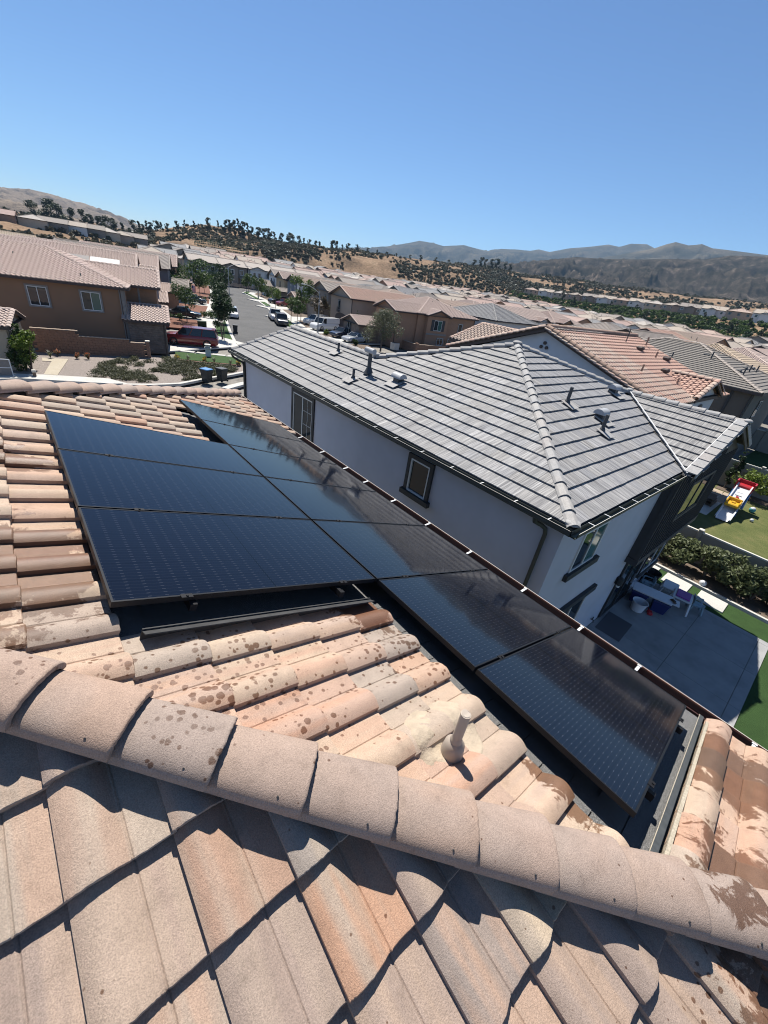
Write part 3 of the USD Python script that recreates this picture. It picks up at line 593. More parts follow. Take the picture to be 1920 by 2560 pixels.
# ------------------------------------------------------------------ the grey roofed neighbour
nb = thing('grey_roof_house', 'white stucco house with grey flat tile hip roof right behind the solar panels', 'house')
TN = 0.347; cn = 1/math.sqrt(1+TN*TN); sn = TN*cn
nf = TileField(nb, 'flat_tile', 'flat_tiles_beyond')
FW, FE = 0.30, 0.352
def flat_tile(W, L, th=0.035, lift=0.044):
    us = np.array([0.0015, W*0.25, W*0.5, W*0.75, W-0.0015]); return tile_solid(us, np.zeros(5), L, th, lift, 2)
ft = flat_tile(FW, FE+0.07)
E1 = np.array([6.4, -5.11, -1.56]); AP = np.array([12.08, 0.57, 0.41])
def flat_plane(e0, e1, upw, ncourse, matr, planes):
    """courses of flat tile from the eave line e0-e1 up the slope; upw = horizontal direction up the slope"""
    e0, e1 = np.asarray(e0, float), np.asarray(e1, float); U = unit(e1-e0); Lg = np.linalg.norm(e1-e0)
    up = np.append(np.asarray(upw, float)*cn, sn); V = -up; Nn = np.cross(U, up); Nn = Nn if Nn[2] > 0 else -Nn
    for c in range(ncourse):
        off = -FW*0.5*(c % 2)
        for i in range(int(Lg/FW)+2):
            O = e0+U*(i*FW+off)+up*((c+1)*FE+0.07)-Nn*0.040
            nf.place(ft, O, U, V, Nn, matr, planes, smooth=False, tilt=0.0024)
hipc = unit((1, -1, 0)); hipd = unit((1, 1, 0))
# slope facing us: bounded by the near hip, the front hip of the main block, the lower ridge and the front rake
flat_plane((6.4, -5.11, -1.56), (6.4, 9.45, -1.56), (1, 0), 18, M['flat_x'],
           [(AP, -hipc), (np.array([6.4, 9.45, 0]), (0, -1, 0)), (np.array([12.1, 0, 0]), (-1, 0, 0))])
nf.items = [i for i in nf.items if not (i[1][:, 0].mean() > 9.03 and (i[1][:, 1].mean() > 12.62-i[1][:, 0].mean()))]
# back slope: near hip, far hip, valley
flat_plane((6.4, -5.11, -1.56), (15.2, -5.11, -1.56), (0, 1), 18, M['flat_y'],
           [(AP, hipc), (AP, -hipd), (np.array([15.12, -2.1, 0]), -hipc)])
# wing over the bay
flat_plane((11.98, -5.33, -1.575), (11.98, -1.9, -1.575), (1, 0), 10, M['flat_x'],
           [(np.array([15.12, -2.1, 0]), hipc), (np.array([15.14, 0, 0]), (-1, 0, 0)), (np.array([15.1, -2.05, 0]), -hipd)])
nf.finish()
def cap_line(parent, a, b, n, matr, w=0.115, h=0.055, name='ridge_cap', peak=True, over=0.05):
    a, b = np.asarray(a, float), np.asarray(b, float); D = unit(b-a); L = np.linalg.norm(b-a)/n
    Wd = unit(np.cross(D, (0, 0, 1))); Nn = np.cross(Wd, D)
    for i in range(n):
        p = a+D*L*i; lift = 0.034
        sec = [(-w, -h*1.1), (-w*0.8, -h*0.35), (-w*0.35, h*0.3), (0, h*0.52), (w*0.35, h*0.3), (w*0.8, -h*0.35), (w, -h*1.1)] if peak else [(-w, -h), (-w, h*0.3), (w, h*0.3), (w, -h)]
        P = np.array([[p+D*v+Wd*(x*(1+.04*t))+Nn*(z+lift*t) for x, z in sec] for t, v in ((1.0, -over), (0.0, L))])
        Q = P-Nn*0.02
        MB().grid(P).grid(Q[:, ::-1]).grid(np.stack([P[0], Q[0]])).grid(np.stack([Q[1], P[1]])).build(name, matr, parent, smooth=25)
up3 = np.array([0, 0, 0.02])
cap_line(nb, E1+[0.02, 0.02, 0.02], AP+up3, 21, M['flat_cap'])
cap_line(nb, (9.04, 9.45, -0.62), (9.04, 3.72, -0.62), 15, M['flat_cap'])
cap_line(nb, (9.04, 3.70, -0.62), AP+up3, 13, M['flat_cap'])
cap_line(nb, (15.12, -2.1, -0.47), AP+up3, 12, M['flat_cap'])
cap_line(nb, (15.16, -5.39, -0.46), (15.12, -2.1, -0.46), 9, M['flat_cap'])
cap_line(nb, (6.42, 9.43, -1.55), (9.0, 9.43, -0.65), 8, M['flat_cap'], name='rake_tile', w=0.10)
for sg in (-1, 1):
    for k in range(9):
        x0 = 15.16+sg*(3.12-k*0.345); up_ = unit((-sg, 0, TN)); Nn = unit((sg*TN, 0, 1)); zc = -1.56+TN*(3.18-abs(x0-15.16))
        c = np.array([x0-sg*.165, -5.30, zc+TN*.165])+Nn*(0.028)
        MB().obox(c, (0.195, 0.135, 0.014), (unit(up_+Nn*-.06), (0, 1, 0), unit(Nn+up_*.06))).obox(c+np.array([0, -0.125, 0])-Nn*.06, (0.19, 0.012, 0.06), (up_, (0, 1, 0), Nn)).build('rake_tile', M['flat_cap'], nb)
    MB().bar((15.16+sg*3.1, -5.155, -1.515), (15.16+sg*.1, -5.155, -0.475), 0.018, 0.03).build('rake_flashing', M['white_vinyl'], nb)
for p, r in (((6.47, -5.04, -1.54), (0.13, 0.13, 0.05)), ((12.08, 0.57, 0.45), (0.15, 0.15, 0.06)), ((9.04, 3.74, -0.58), (0.13, 0.13, 0.06)), ((15.13, -2.12, -0.44), (0.12, 0.12, 0.06)), ((15.15, -5.40, -0.44), (0.12, 0.11, 0.06))):
    MB().sph(p, r, 2).build('hip_end_mortar', M['flat_cap'], nb, smooth=True)
# decks and hidden slopes
ze = -1.60
m = MB()
def tri(m, *pts): m.add(pts, [[0, k, k+1] for k in range(1, len(pts)-1)])
d_ = np.array([0, 0, -0.045])
Fr = np.array([9.04, 3.72, -0.645]); W1, W2 = np.array([15.12, -2.1, -0.49]), np.array([15.16, -5.38, -0.49])
tri(m, E1+d_, AP+d_, Fr+d_, np.array([9.04, 9.44, -0.645])+d_, np.array([6.4, 9.44, -1.56])+d_)
tri(m, np.array([9.04, 9.44, -0.69]), np.array([11.68, 9.44, -1.6]), np.array([11.68, 6.25, -1.6]), Fr+d_)
tri(m, np.array([6.4, 6.25, -1.6]), np.array([17.76, 6.25, -1.6]), AP+d_)
tri(m, np.array([17.76, 6.25, -1.6]), np.array([17.76, -5.11, -1.6]), AP+d_)
tri(m, E1+d_, np.array([17.76, -5.11, -1.6]), AP+d_)
tri(m, np.array([11.98, -5.37, -1.62]), W2+d_, W1+d_, np.array([11.98, -5.1, -1.62])); tri(m, np.array([11.98, -5.1, -1.62]), W1+d_, np.array([15.1, -2.0, -.56]))
tri(m, W2+d_, np.array([18.30, -5.38, -1.62]), np.array([18.30, -2.1, -1.62]), W1+d_)
m.build('roof_deck', M['deck'], nb)
# valley flashing, painted white
MB().bar((15.05, -2.17, -0.462), (11.98, -5.24, -1.525), 0.035, 0.012).build('valley_flashing', M['white_vinyl'], nb)
# walls
WX, WY, WF = 6.75, -4.88, 9.15
w = MB().box(WX, 17.4, WY, WF-2.9, GZ, -1.66); w.box(WX, 11.35, WF-2.9, WF, GZ, -1.66)
tri(w, (6.75, WF, -1.66), (11.35, WF, -1.66), (9.04, WF, -0.72))
w.build('wall', M['stucco_lilac'], nb)
MB().box(6.55, WX, WY-0.2, WF+0.25, -1.73, -1.70).box(6.55, 12.2, -5.08, WY, -1.73, -1.70).build('soffit', M['trim_dark'], nb)
MB().box(6.50, 6.53, -5.02, 9.42, -1.75, -1.58).box(6.5, 11.95, -5.045, -5.015, -1.75, -1.58).build('fascia', M['trim_dark'], nb)
MB().bar((6.42, 9.47, -1.66), (9.04, 9.47, -0.76), 0.03, 0.16).build('rake_board', M['trim_dark'], nb)
def gutter_run(a, b, out, name, zt=-1.60):
    a, b, out = np.append(a, 0.0), np.append(b, 0.0), np.append(out, 0.0)
    pr = [(0, zt), (0, zt-0.10), (0.012, zt-0.115), (0.10, zt-0.115), (0.125, zt-0.08), (0.125, zt-0.01), (0.138, zt), (0.128, zt+0.008), (0.118, zt-0.006), (0.116, zt-0.078), (0.096, zt-0.105), (0.018, zt-0.105), (0.01, zt)]
    P = np.array([[p+out*x+np.array([0, 0, z]) for x, z in pr+[pr[0]]] for p in (a, b)])
    g = MB().grid(P).build(name, M['gutter_dark'], nb)
    Q = np.array([[p+out*x+np.array([0, 0, z]) for x, z in ((0.02, zt-0.095), (0.108, zt-0.09), (0.113, zt-0.02))] for p in (a, b)])
    MB().grid(Q).build('gutter_inside', M['gutter_in'], g)
    MB().bar(a+out*0.132+[0, 0, zt+0.008], b+out*0.132+[0, 0, zt+0.008], 0.008, 0.004).build('gutter_lip', M['fence_cap'], g)
    return g
g1 = gutter_run((6.385, -5.13), (6.385, 9.5), (-1, 0), 'gutter')
for y in (8.9, 7.95, 7.02, 6.3, 5.39, 4.47, 3.82, 3.2, 2.62, 1.95, 0.97, 0.2, -0.6, -1.5, -2.4, -3.2, -4.0, -4.7):
    MB().box(6.25, 6.385, y-0.011, y+0.011, -1.602, -1.596).build('gutter_hanger', M['white_vinyl'], g1)
g2 = gutter_run((6.3, -5.128), (11.98, -5.128), (0, -1), 'gutter')
for x in (6.9, 7.55, 8.2, 8.85, 9.5, 10.1, 10.7, 11.3):
    MB().box(x-0.011, x+0.011, -5.26, -5.128, -1.602, -1.596).build('gutter_hanger', M['white_vinyl'], g2)
# downspouts
MB().tube([(6.33, -4.45, -1.71), (6.36, -4.45, -1.80), (6.55, -4.52, -1.90), (6.66, -4.56, -1.98), (6.69, -4.58, -2.1), (6.69, -4.58, GZ)], 0.042, 8).build('downspout', M['gutter_dark'], nb, smooth=50)
MB().tube([(6.33, 9.3, -1.71), (6.36, 9.28, -1.82), (6.55, 9.22, -1.95), (6.68, 9.1, -2.0), (6.69, 9.02, -2.15), (6.69, 9.02, GZ)], 0.045, 8).build('downspout', M['gutter_dark'], nb, smooth=50)
MB().box(6.738, 6.75, 8.98, 9.16, GZ, -1.76).build('corner_trim', M['trim_dark'], nb)
def window(parent, o, ux, w, h, frame=None, pane=None, trim=None, cols=2, rows=1, tw=0.10, sill=0.0, depth=0.03, grid=False):
    """window on a wall: o = lower left corner on the wall's face, ux = direction along the wall; the outward side is ux x up"""
    o, ux = np.asarray(o, float), unit(np.append(ux, 0.0)); uz = np.array([0, 0, 1.0]); out = np.cross(ux, uz)
    frame, pane = frame or M['white_vinyl'], pane or M['pane']
    ax = (ux, uz, out)
    def bx(m, a0, a1, b0, b1, d0, d1): return m.obox(o+ux*(a0+a1)/2+uz*(b0+b1)/2+out*(d0+d1)/2, ((a1-a0)/2, (b1-b0)/2, (d1-d0)/2), ax)
    f = MB(); fw = 0.045
    bx(f, 0, w, 0, fw, 0, depth); bx(f, 0, w, h-fw, h, 0, depth); bx(f, 0, fw, fw, h-fw, 0, depth); bx(f, w-fw, w, fw, h-fw, 0, depth)
    for k in range(1, cols): bx(f, w*k/cols-0.022, w*k/cols+0.022, fw, h-fw, 0, depth)
    for k in range(1, rows): bx(f, fw, w-fw, h*k/rows-0.02, h*k/rows+0.02, 0.002, depth-0.002)
    wf = f.build('window', frame, parent)
    for k in range(cols):
        bx(MB(), w*k/cols+0.02, w*(k+1)/cols-0.02, fw*0.6, h-fw*0.6, 0.004, 0.012).build('pane', pane if not isinstance(pane, (list, tuple)) else pane[k % len(pane)], wf)
    if trim:
        t = MB(); d = depth+0.015
        bx(t, -tw, 0, -tw*(sill == 0), h+tw, 0, d); bx(t, w, w+tw, -tw*(sill == 0), h+tw, 0, d); bx(t, 0, w, h, h+tw, 0, d-0.002)
        if not sill: bx(t, 0, w, -tw, 0, 0, d-0.002)
        t.build('trim', trim, wf)
        if sill: bx(MB(), -tw-sill, w+tw+sill, -tw*1.3, 0, 0, d+0.05).build('sill', trim, wf)
    if grid:
        t = MB()
        for k in range(1, 4): bx(t, w/cols+0.03, w-0.05, h*k/4-0.006, h*k/4+0.006, 0.0125, 0.016)
        bx(t, w*0.75-0.006, w*0.75+0.006, 0.06, h-0.06, 0.0126, 0.0165)
        t.build('glazing_bar', frame, wf)
    return wf
window(nb, (WX, 5.06, -3.85), (0, -1), 1.24, 1.80, trim=M['trim_dark'], tw=0.11, grid=True)
window(nb, (WX, -0.86, -2.93), (0, -1), 0.66, 0.87, trim=M['trim_dark'], tw=0.10, sill=0.07, cols=1, depth=0.05)
window(nb, (7.84, WY, -3.27), (1, 0), 1.13, 1.02, trim=None, pane=[M['pane'], M['pane_green']])
MB().box(7.70, 9.22, WY-0.09, WY, -3.43, -3.27).build('sill', M['trim_dark'], nb)
window(nb, (8.42, WY, -6.1), (1, 0), 1.62, 1.33, trim=None)
MB().box(8.30, 10.30, WY-0.09, WY, -4.77, -4.60).build('lintel', M['trim_dark'], nb)
# sliding door, sconce, rear window, tap
dr = MB().box(12.62, 12.76, WY-0.06, WY, GZ+0.06, -4.8).box(14.62, 14.76, WY-0.06, WY, GZ+0.06, -4.8).box(12.76, 14.62, WY-0.06, WY, -4.92, -4.8).box(12.76, 14.62, WY-0.06, WY, GZ+0.02, GZ+0.1).box(13.65, 13.73, WY-0.055, WY, GZ+0.1, -4.92).build('sliding_door', M['trim_dark'], nb)
for a, b_ in ((12.76, 13.65), (13.73, 14.62)): MB().box(a, b_, WY-0.02, WY-0.004, GZ+0.1, -4.92).build('pane', M['pane'], dr)
MB().box(14.40, 14.44, WY-0.09, WY-0.055, -6.3, -5.9).build('handle', M['galv'], dr)
window(nb, (15.3, WY, -6.3), (1, 0), 1.7, 1.3, trim=M['trim_dark'], sill=0.05)
sc = MB().box(12.42, 12.52, WY-0.03, WY, -5.52, -5.28).lathe([(0.0, -5.22), (0.09, -5.28), (0.09, -5.5), (0.07, -5.52), (0.0, -5.52)], (12.47, WY-0.12, 0), 12).build('wall_lantern', M['trim_dark'], nb, smooth=40)
MB().lathe([(0.05, -5.60), (0.065, -5.53), (0.0, -5.525)], (12.47, WY-0.12, 0), 12).build('lantern_glass', M['white_vinyl'], sc, smooth=40)
MB().tube([(11.9, WY, -6.75), (11.9, WY-0.09, -6.75), (11.9, WY-0.1, -6.83)], 0.022, 8).sph((11.9, WY-0.05, -6.68), (0.05, 0.02, 0.05), 1).build('hose_tap', M['vent_dark'], nb)
# charcoal bay upstairs
BX0, BX1, BY = 12.28, 18.1, -5.16
bay = MB(); bay.box(BX0, BX1, BY, WY+0.0, -4.6, -1.7); tri(bay, (BX0, BY, -1.7), (BX1, BY, -1.7), (15.16, BY, -0.66)); bb = bay.build('bay', M['batten'], nb)
m = MB().box(BX0-0.02, BX1+0.02, BY-0.035, BY, -4.62, -4.42).box(BX0-0.03, BX0, BY-0.035, WY, -4.62, -4.42).box(BX0-0.022, BX0, BY-0.028, BY+0.09, -4.42, -1.7)
m.build('skirt_board', M['batten'], bb)
for x in np.arange(BX0+0.02, BX1, 0.262):
    if 13.9 < x < 16.3:
        for a, b_ in ((-4.42, -3.55), (-2.2, -1.5)): MB().box(x-0.02, x+0.02, BY-0.03, BY, a, b_).build('batten', M['batten'], bb)
    else:
        MB().box(x-0.02, x+0.02, BY-0.03, BY, -4.42, -1.72).build('batten', M['batten'], bb)
window(nb, (14.0, BY, -3.46), (1, 0), 2.2, 1.16, trim=M['batten'], tw=0.09, depth=0.03, frame=M['trim_dark'])
MB().bar((12.0, -5.37, -1.68), (15.15, -5.37, -0.60), 0.04, 0.18).bar((18.3, -5.37, -1.68), (15.17, -5.37, -0.60), 0.04, 0.18).build('barge_board', M['trim_dark'], nb)
# roof vents
def roof_z(x, y, wside=True): return (-1.56+TN*(x-6.4)) if wside else (-1.56+TN*(y+5.11))
def vent_pipe(x, y, h, ws=True, r=0.04, dark=True):
    z = roof_z(x, y, ws); mtl = M['vent_dark'] if dark else M['vent_metal']
    v = MB().tube([(x, y, z-0.05), (x, y, z+h)], r, 12).lathe([(r*2.2, z-0.02), (r*1.5, z+0.07), (r*1.02, z+0.10)], (x, y, 0), 12).build('vent_pipe', mtl, nb, smooth=40)
    up = unit((1, 0, TN) if ws else (0, 1, TN)); sd = np.array([0, 1.0, 0]) if ws else np.array([1.0, 0, 0]); Nn = np.cross(up, sd); Nn = Nn if Nn[2] > 0 else -Nn
    MB().obox(np.array([x, y, z])+Nn*0.034-up*0.10, (0.20, 0.19, 0.006), (up, sd, Nn)).build('flashing_sheet', M['flat_cap'], v)
vent_pipe(8.55, 5.27, 0.30); vent_pipe(7.58, 2.97, 0.30)
vent_pipe(10.71, -2.26, 0.42, False, 0.045); vent_pipe(10.71, -3.37, 0.42, False, 0.045)
def turtle(x, y, ws, dirn):
    z = roof_z(x, y, ws)
    m = MB().box(x-0.11, x+0.11, y-0.11, y+0.11, z-0.06, z+0.13)
    b = m.build('vent_base', M['vent_dark'], nb)
    n = 12; an = np.linspace(0, PI, n); d = np.array(dirn, float); sd = np.array([-d[1], d[0]])
    P = np.array([[(x+d[0]*t+sd[0]*0.15*math.cos(a), y+d[1]*t+sd[1]*0.15*math.cos(a), z+0.12+0.13*math.sin(a)) for a in an] for t in (-0.19, 0.19)])
    h = MB().grid(P); 
    for k, s in ((0, 1), (1, -1)): h.add(np.vstack([P[k], [[*(P[k][0]+P[k][-1])/2]]]), [[i, i+1, n] for i in range(n-1)])
    h.build('vent_hood', M['vent_metal'], b, smooth=40)
    up = unit((1, 0, TN) if ws else (0, 1, TN)); s3 = np.array([0, 1.0, 0]) if ws else np.array([1.0, 0, 0]); Nn = np.cross(up, s3); Nn = Nn if Nn[2] > 0 else -Nn
    MB().obox(np.array([x, y, z])+Nn*0.034-up*0.14, (0.24, 0.22, 0.006), (up, s3, Nn)).build('flashing_sheet', M['flat_cap'], b)
turtle(8.22, 1.64, True, (0, 1)); turtle(11.4, -2.95, False, (1, 0)); turtle(14.0, -2.05, False, (1, 0))
# tall flue with cowl
x, y = 8.12, 2.93; z = roof_z(x, y)
fl = MB().tube([(x, y, z), (x, y, z+0.62)], 0.062, 14).lathe([(0.17, z-0.03), (0.13, z+0.03), (0.066, z+0.17)], (x, y, 0), 14).build('flue', M['vent_dark'], nb, smooth=40)
MB().tube([(x-0.02, y-0.20, z+0.64), (x-0.02, y+0.20, z+0.64)], [0.085, 0.085], 10).build('flue_cowl', M['vent_metal'], fl, smooth=40)

# ------------------------------------------------------------------ land
def lin(x, xs, ys): return np.interp(x, xs, ys)
TH_ = [-20, 0, 8, 12, 16, 18.5, 22, 25, 29, 33, 38, 44, 50, 54, 57, 68, 80, 100]
LAND = np.array([  # r1 z1  r2 z2  r3 z3  r4 z4
    [260, -2.5, 292, -.6, 330, -.4, 470, 6], [260, -2.5, 292, -.6, 330, -.4, 470, 7], [270, -3, 300, -.6, 340, -.4, 480, 7], [300, -3.5, 335, -1.5, 380, 1, 490, 8],
    [330, -3, 360, 3, 430, 9, 500, 18], [345, -3, 385, 6, 440, 15, 505, 22.5], [360, -3, 400, 8, 450, 16, 505, 23.5], [370, -3, 415, 12, 450, 16, 520, 21],
    [390, -3, 430, 13, 470, 18, 545, 21.5], [400, -3, 445, 15, 490, 20, 565, 23], [410, -3, 455, 16, 520, 23, 610, 28], [420, -2.5, 475, 17, 540, 25, 650, 31],
    [430, -2, 490, 18, 560, 26, 690, 36], [430, -2, 475, 10, 540, 14, 730, 40], [402, -3, 440, 8, 505, 9, 760, 40], [325, -4, 365, 8.3, 430, 9, 850, 45], [258, -4.5, 298, 8.8, 365, 9.5, 900, 49], [250, -4.5, 288, 8.8, 355, 9.5, 900, 49]], float)
def land(x, y, rough=True):
    x, y = np.asarray(x, float), np.asarray(y, float)
    dx, dy = x-EYE[0], y-EYE[1]; r = np.hypot(dx, dy); th = np.degrees(np.arctan2(dx, dy))
    th = np.where(th < -100, 100, th); th = np.clip(th, -20, 100)
    c = [lin(th, TH_, LAND[:, k]) for k in range(8)]
    z = np.full(r.shape, -7.25); R0, Z0 = np.full(r.shape, 172.0), np.full(r.shape, -7.25)
    for k in range(4):
        t = np.clip((r-R0)/np.maximum(c[2*k]-R0, 1), 0, 1); t = t*t*(3-2*t)*.5+t*.5
        z = np.where(r > R0, Z0+(c[2*k+1]-Z0)*t, z); R0, Z0 = c[2*k], c[2*k+1]
    z = np.where(r > R0, Z0+(np.minimum(r, 1600)-R0)*0.004, z)
    if rough:
        w = np.clip((r-c[0])/40, 0, 1)
        p = np.stack([x/42, y/42, 0*x], -1)
        flat = np.where((th > 55.5) & (r > c[2]-6) & (r < c[4]+6), 0.1, 1.0)
        z = z+w*flat*((meshkit.fbm(p, 5, 11)-0.5)*9.0)
    return z
def r1_of(th): return lin(np.clip(th, -20, 100), TH_, LAND[:, 0])
tt = np.r_[np.arange(-180, -22, 3.0), np.arange(-22, 96, 0.22), np.arange(96, 181, 3.0)]
rr_ = np.r_[np.linspace(2, 250, 34), np.linspace(256, 760, 120), np.geomspace(775, 6500, 34)]
TT, RR_ = np.meshgrid(np.radians(tt), rr_, indexing='ij')
X_, Y_ = EYE[0]+RR_*np.sin(TT), EYE[1]+RR_*np.cos(TT)
Z_ = land(X_, Y_)
V_ = np.stack([X_, Y_, Z_], -1).reshape(-1, 3)
a, b = TT.shape
I, J = np.meshgrid(np.arange(a-1), np.arange(b-1), indexing='ij')
Q = np.stack([I*b+J, I*b+J+1, (I+1)*b+J+1, (I+1)*b+J], -1).reshape(-1, 4)
q_in = (RR_[:-1, :-1] < r1_of(np.degrees(TT[:-1, :-1]))-4).ravel()
N = {'g': ('geometry', {}), 'n': ('noise_texture', {'scale': 0.035, 'detail': 9.0, 'roughness': 0.65}), 'r': ('rgb_ramp', {'ramp': [(0.3, (0.10, 0.075, 0.05)), (0.45, (0.165, 0.112, 0.073)), (0.55, (0.225, 0.15, 0.095)), (0.7, (0.285, 0.20, 0.13))]}),
     'f': ('noise_texture', {'scale': 0.45, 'detail': 6.0, 'roughness': 0.7}), 'fr': ('rgb_ramp', {'ramp': [(0.3, (0.55, 0.56, 0.52)), (0.62, (1.2, 1.2, 1.2))]}), 'ml': ('mix_color', {'blend_type': 'multiply', 'fac': 1.0, 'use_clamp': False}), 'b': ('bump', {'distance': 1.2, 'strength': 0.7}), 'p': ('principled_bsdf', {'roughness': 1.0, 'specular_ior_level': 0.1})}
M['dry_hill'] = mat('dry_brown_hillside', N, [('g.position', 'n.vector'), ('n.fac', 'r.fac'), ('g.position', 'f.vector'), ('f.fac', 'fr.fac'), ('r.color', 'ml.a'), ('fr.color', 'ml.b'), ('ml.result', 'p.base_color'), ('f.fac', 'b.height'), ('b.normal', 'p.normal')])
M['lots'] = ground_look('pale_lots_and_streets', [(0.20, 0.18, 0.15), (0.27, 0.25, 0.22), (0.33, 0.31, 0.28)], 0.06, 2.0)
for nm, sel, mt_ in (('ground', q_in, 'lots'), ('hillside', ~q_in, 'dry_hill')):
    ids, inv = np.unique(Q[sel], return_inverse=True)
    MB().add(V_[ids], inv.reshape(-1, 4)).build(nm, M[mt_], smooth=True, kind='structure')

def range_mesh(name, tab, d0, d1, dk, base_z, matr, seed, rough, gull):
    """a mountain range: crest heights over compass angle, with spurs and gullies on both flanks"""
    ths = np.arange(tab[0][0], tab[-1][0], 0.09); el = np.interp(ths, [t[0] for t in tab], [t[1] for t in tab])
    D = d0+(d1-d0)*(ths-ths[0])/(ths[-1]-ths[0])
    ts = np.r_[np.linspace(0, 1, 46), np.linspace(1.05, 1.9, 12)]
    TH2, TS = np.meshgrid(np.radians(ths), ts, indexing='ij')
    Dc = D[:, None]*np.ones_like(TS); r = Dc*(1-dk)+Dc*dk*TS
    x, y = EYE[0]+r*np.sin(TH2), EYE[1]+r*np.cos(TH2)
    crest = (D*np.tan(np.radians(el)))[:, None]+EYE[2]
    prof = np.where(TS <= 1, TS**1.25, np.maximum(1-(TS-1)*0.9, 0))
    p = np.stack([x/rough, y/rough, 0*x], -1)
    rid = 1-np.abs(2*meshkit.fbm(p, 5, seed)-1)*2
    z = base_z+(crest-base_z)*prof+gull*(rid-0.55)*np.where(TS <= 1, np.clip(TS*3, 0, 1)*np.clip((1-TS)*3.5, 0.0, 1), 0.5)
    mb = MB().grid(np.stack([x, y, z], -1)[:, ::-1]); mb.build(name, matr, smooth=True, kind='structure')
def mtn_look(name, cols, sc):
    cols = [dim(c) for c in cols]
    N = {'g': ('geometry', {}), 'n': ('noise_texture', {'scale': sc, 'detail': 10.0, 'roughness': 0.68}), 'r': ('rgb_ramp', {'ramp': [(0.32+0.36*i/(len(cols)-1), c) for i, c in enumerate(cols)]}), 'f': ('noise_texture', {'scale': sc*14, 'detail': 6.0, 'roughness': 0.7}), 'b': ('bump', {'distance': 12.0, 'strength': 0.8}), 'p': ('principled_bsdf', {'roughness': 1.0, 'specular_ior_level': 0.0})}
    return mat(name, N, [('g.position', 'n.vector'), ('n.fac', 'r.fac'), ('r.color', 'p.base_color'), ('g.position', 'f.vector'), ('f.fac', 'b.height'), ('b.normal', 'p.normal')])
M['mtn_far'] = mtn_look('far_mountain', [(0.06, 0.06, 0.05), (0.10, 0.09, 0.07), (0.16, 0.135, 0.10)], 0.004)
M['mtn_dry'] = mtn_look('dry_mountain', [(0.20, 0.16, 0.13), (0.27, 0.22, 0.175), (0.33, 0.27, 0.21)], 0.004)
M['foothill'] = mtn_look('scrub_foothill', [(0.045, 0.044, 0.034), (0.075, 0.066, 0.052), (0.12, 0.10, 0.08), (0.27, 0.215, 0.17)], 0.030)
range_mesh('mountains', [(33, 2.3), (37.6, 3.1), (40, 3.7), (41.8, 4.2), (43.1, 4.6), (44.6, 4.6), (46, 4.45), (48.3, 4.85), (49.8, 4.7), (51.2, 4.6), (52.6, 5.0), (54.3, 5.15), (55.9, 5.2), (56.8, 5.44), (58, 5.33), (60, 5.9), (62, 6.25), (63.8, 6.63), (64.9, 6.53), (65.9, 6.9), (67.4, 7.0), (68.2, 6.74), (70, 6.4), (75, 5.5), (88, 4.5)], 5600, 5000, 0.34, 60, M['mtn_far'], 3, 420, 150)
range_mesh('nearer_mountains', [(57, 3.2), (60, 4.3), (62, 4.9), (63.5, 5.35), (65.9, 6.05), (68.2, 6.7), (69.2, 7.15), (69.9, 7.4), (71.1, 7.22), (71.7, 7.3), (72.2, 7.42), (73.2, 7.15), (74.8, 7.1), (77.8, 6.95), (82, 6.6), (96, 6.0)], 3900, 3700, 0.36, 50, M['mtn_far'], 8, 300, 120)
range_mesh('foothills', [(46, 1.6), (50, 2.7), (53.6, 3.6), (55.5, 4.0), (58.2, 4.6), (61, 5.2), (63.5, 5.3), (66.9, 5.6), (70, 5.95), (73, 6.2), (75, 6.7), (77.8, 6.85), (84, 7.0), (98, 6.5)], 2200, 1900, 0.40, 38, M['foothill'], 21, 130, 70)
range_mesh('dry_mountains', [(-22, 3.4), (-8, 3.0), (-2, 2.6), (1, 2.5), (2.1, 2.45), (3.2, 2.62), (4.2, 2.78), (5.8, 2.72), (7.9, 2.42), (9.8, 2.12), (12, 1.45), (13.5, 0.9), (16, 0.3)], 3000, 3000, 0.42, 10, M['mtn_dry'], 31, 260, 70)
range_mesh('dry_foothills', [(-22, 2.2), (-4, 1.7), (1.8, 1.44), (3.5, 1.3), (4.9, 1.15), (7, 0.95), (9, 0.5)], 1700, 1700, 0.45, 5, M['mtn_dry'], 44, 150, 40)

# ------------------------------------------------------------------ street and gardens in front (levels step up by kerbs)
KX = (EYE[2]-GZ)/(EYE[2]+7.0)
def g7(p): return [((x-EYE[0])*KX+EYE[0], (y-EYE[1])*KX+EYE[1]) for x, y in p]
def sheet(name, pts, z, matr, thick=0.12, kind='structure', parent=None, raw=False, **kw):
    pg = Polygon(pts if raw else g7(pts)).buffer(0)
    m = MB()
    for q in getattr(pg, 'geoms', [pg]): m.prism(q, z-thick, z)
    return m.build(name, matr, parent, kind=kind, **kw)
LK = [(9.0, 12), (15.5, 30), (19.4, 41.2), (21.6, 48.3), (24.0, 55.4), (26.4, 62.3), (33.4, 80.2), (41.5, 102.5), (49.5, 125.7), (51.1, 131)]
RK = [(15.0, 12), (28.5, 42.5), (33.9, 57), (37.3, 66), (41.4, 78.4), (44.5, 87.4), (48.9, 102.2), (51.4, 112.5), (52.8, 119.5), (57, 126.7)]
sheet('road', LK+[(40, 127), (36, 136), (110, 139), (110, 128)]+RK[::-1]+[(12, 9), (-6, 16), (-6, 24), (4.5, 24.5)], -7.1, M['asphalt'], 0.1)
def strip(line, off, w):
    l = LineString(g7(line)); s = l.parallel_offset(abs(off)+w/2, 'left' if off < 0 else 'right') if off or w else l
    return s.buffer(w/2, cap_style=2)
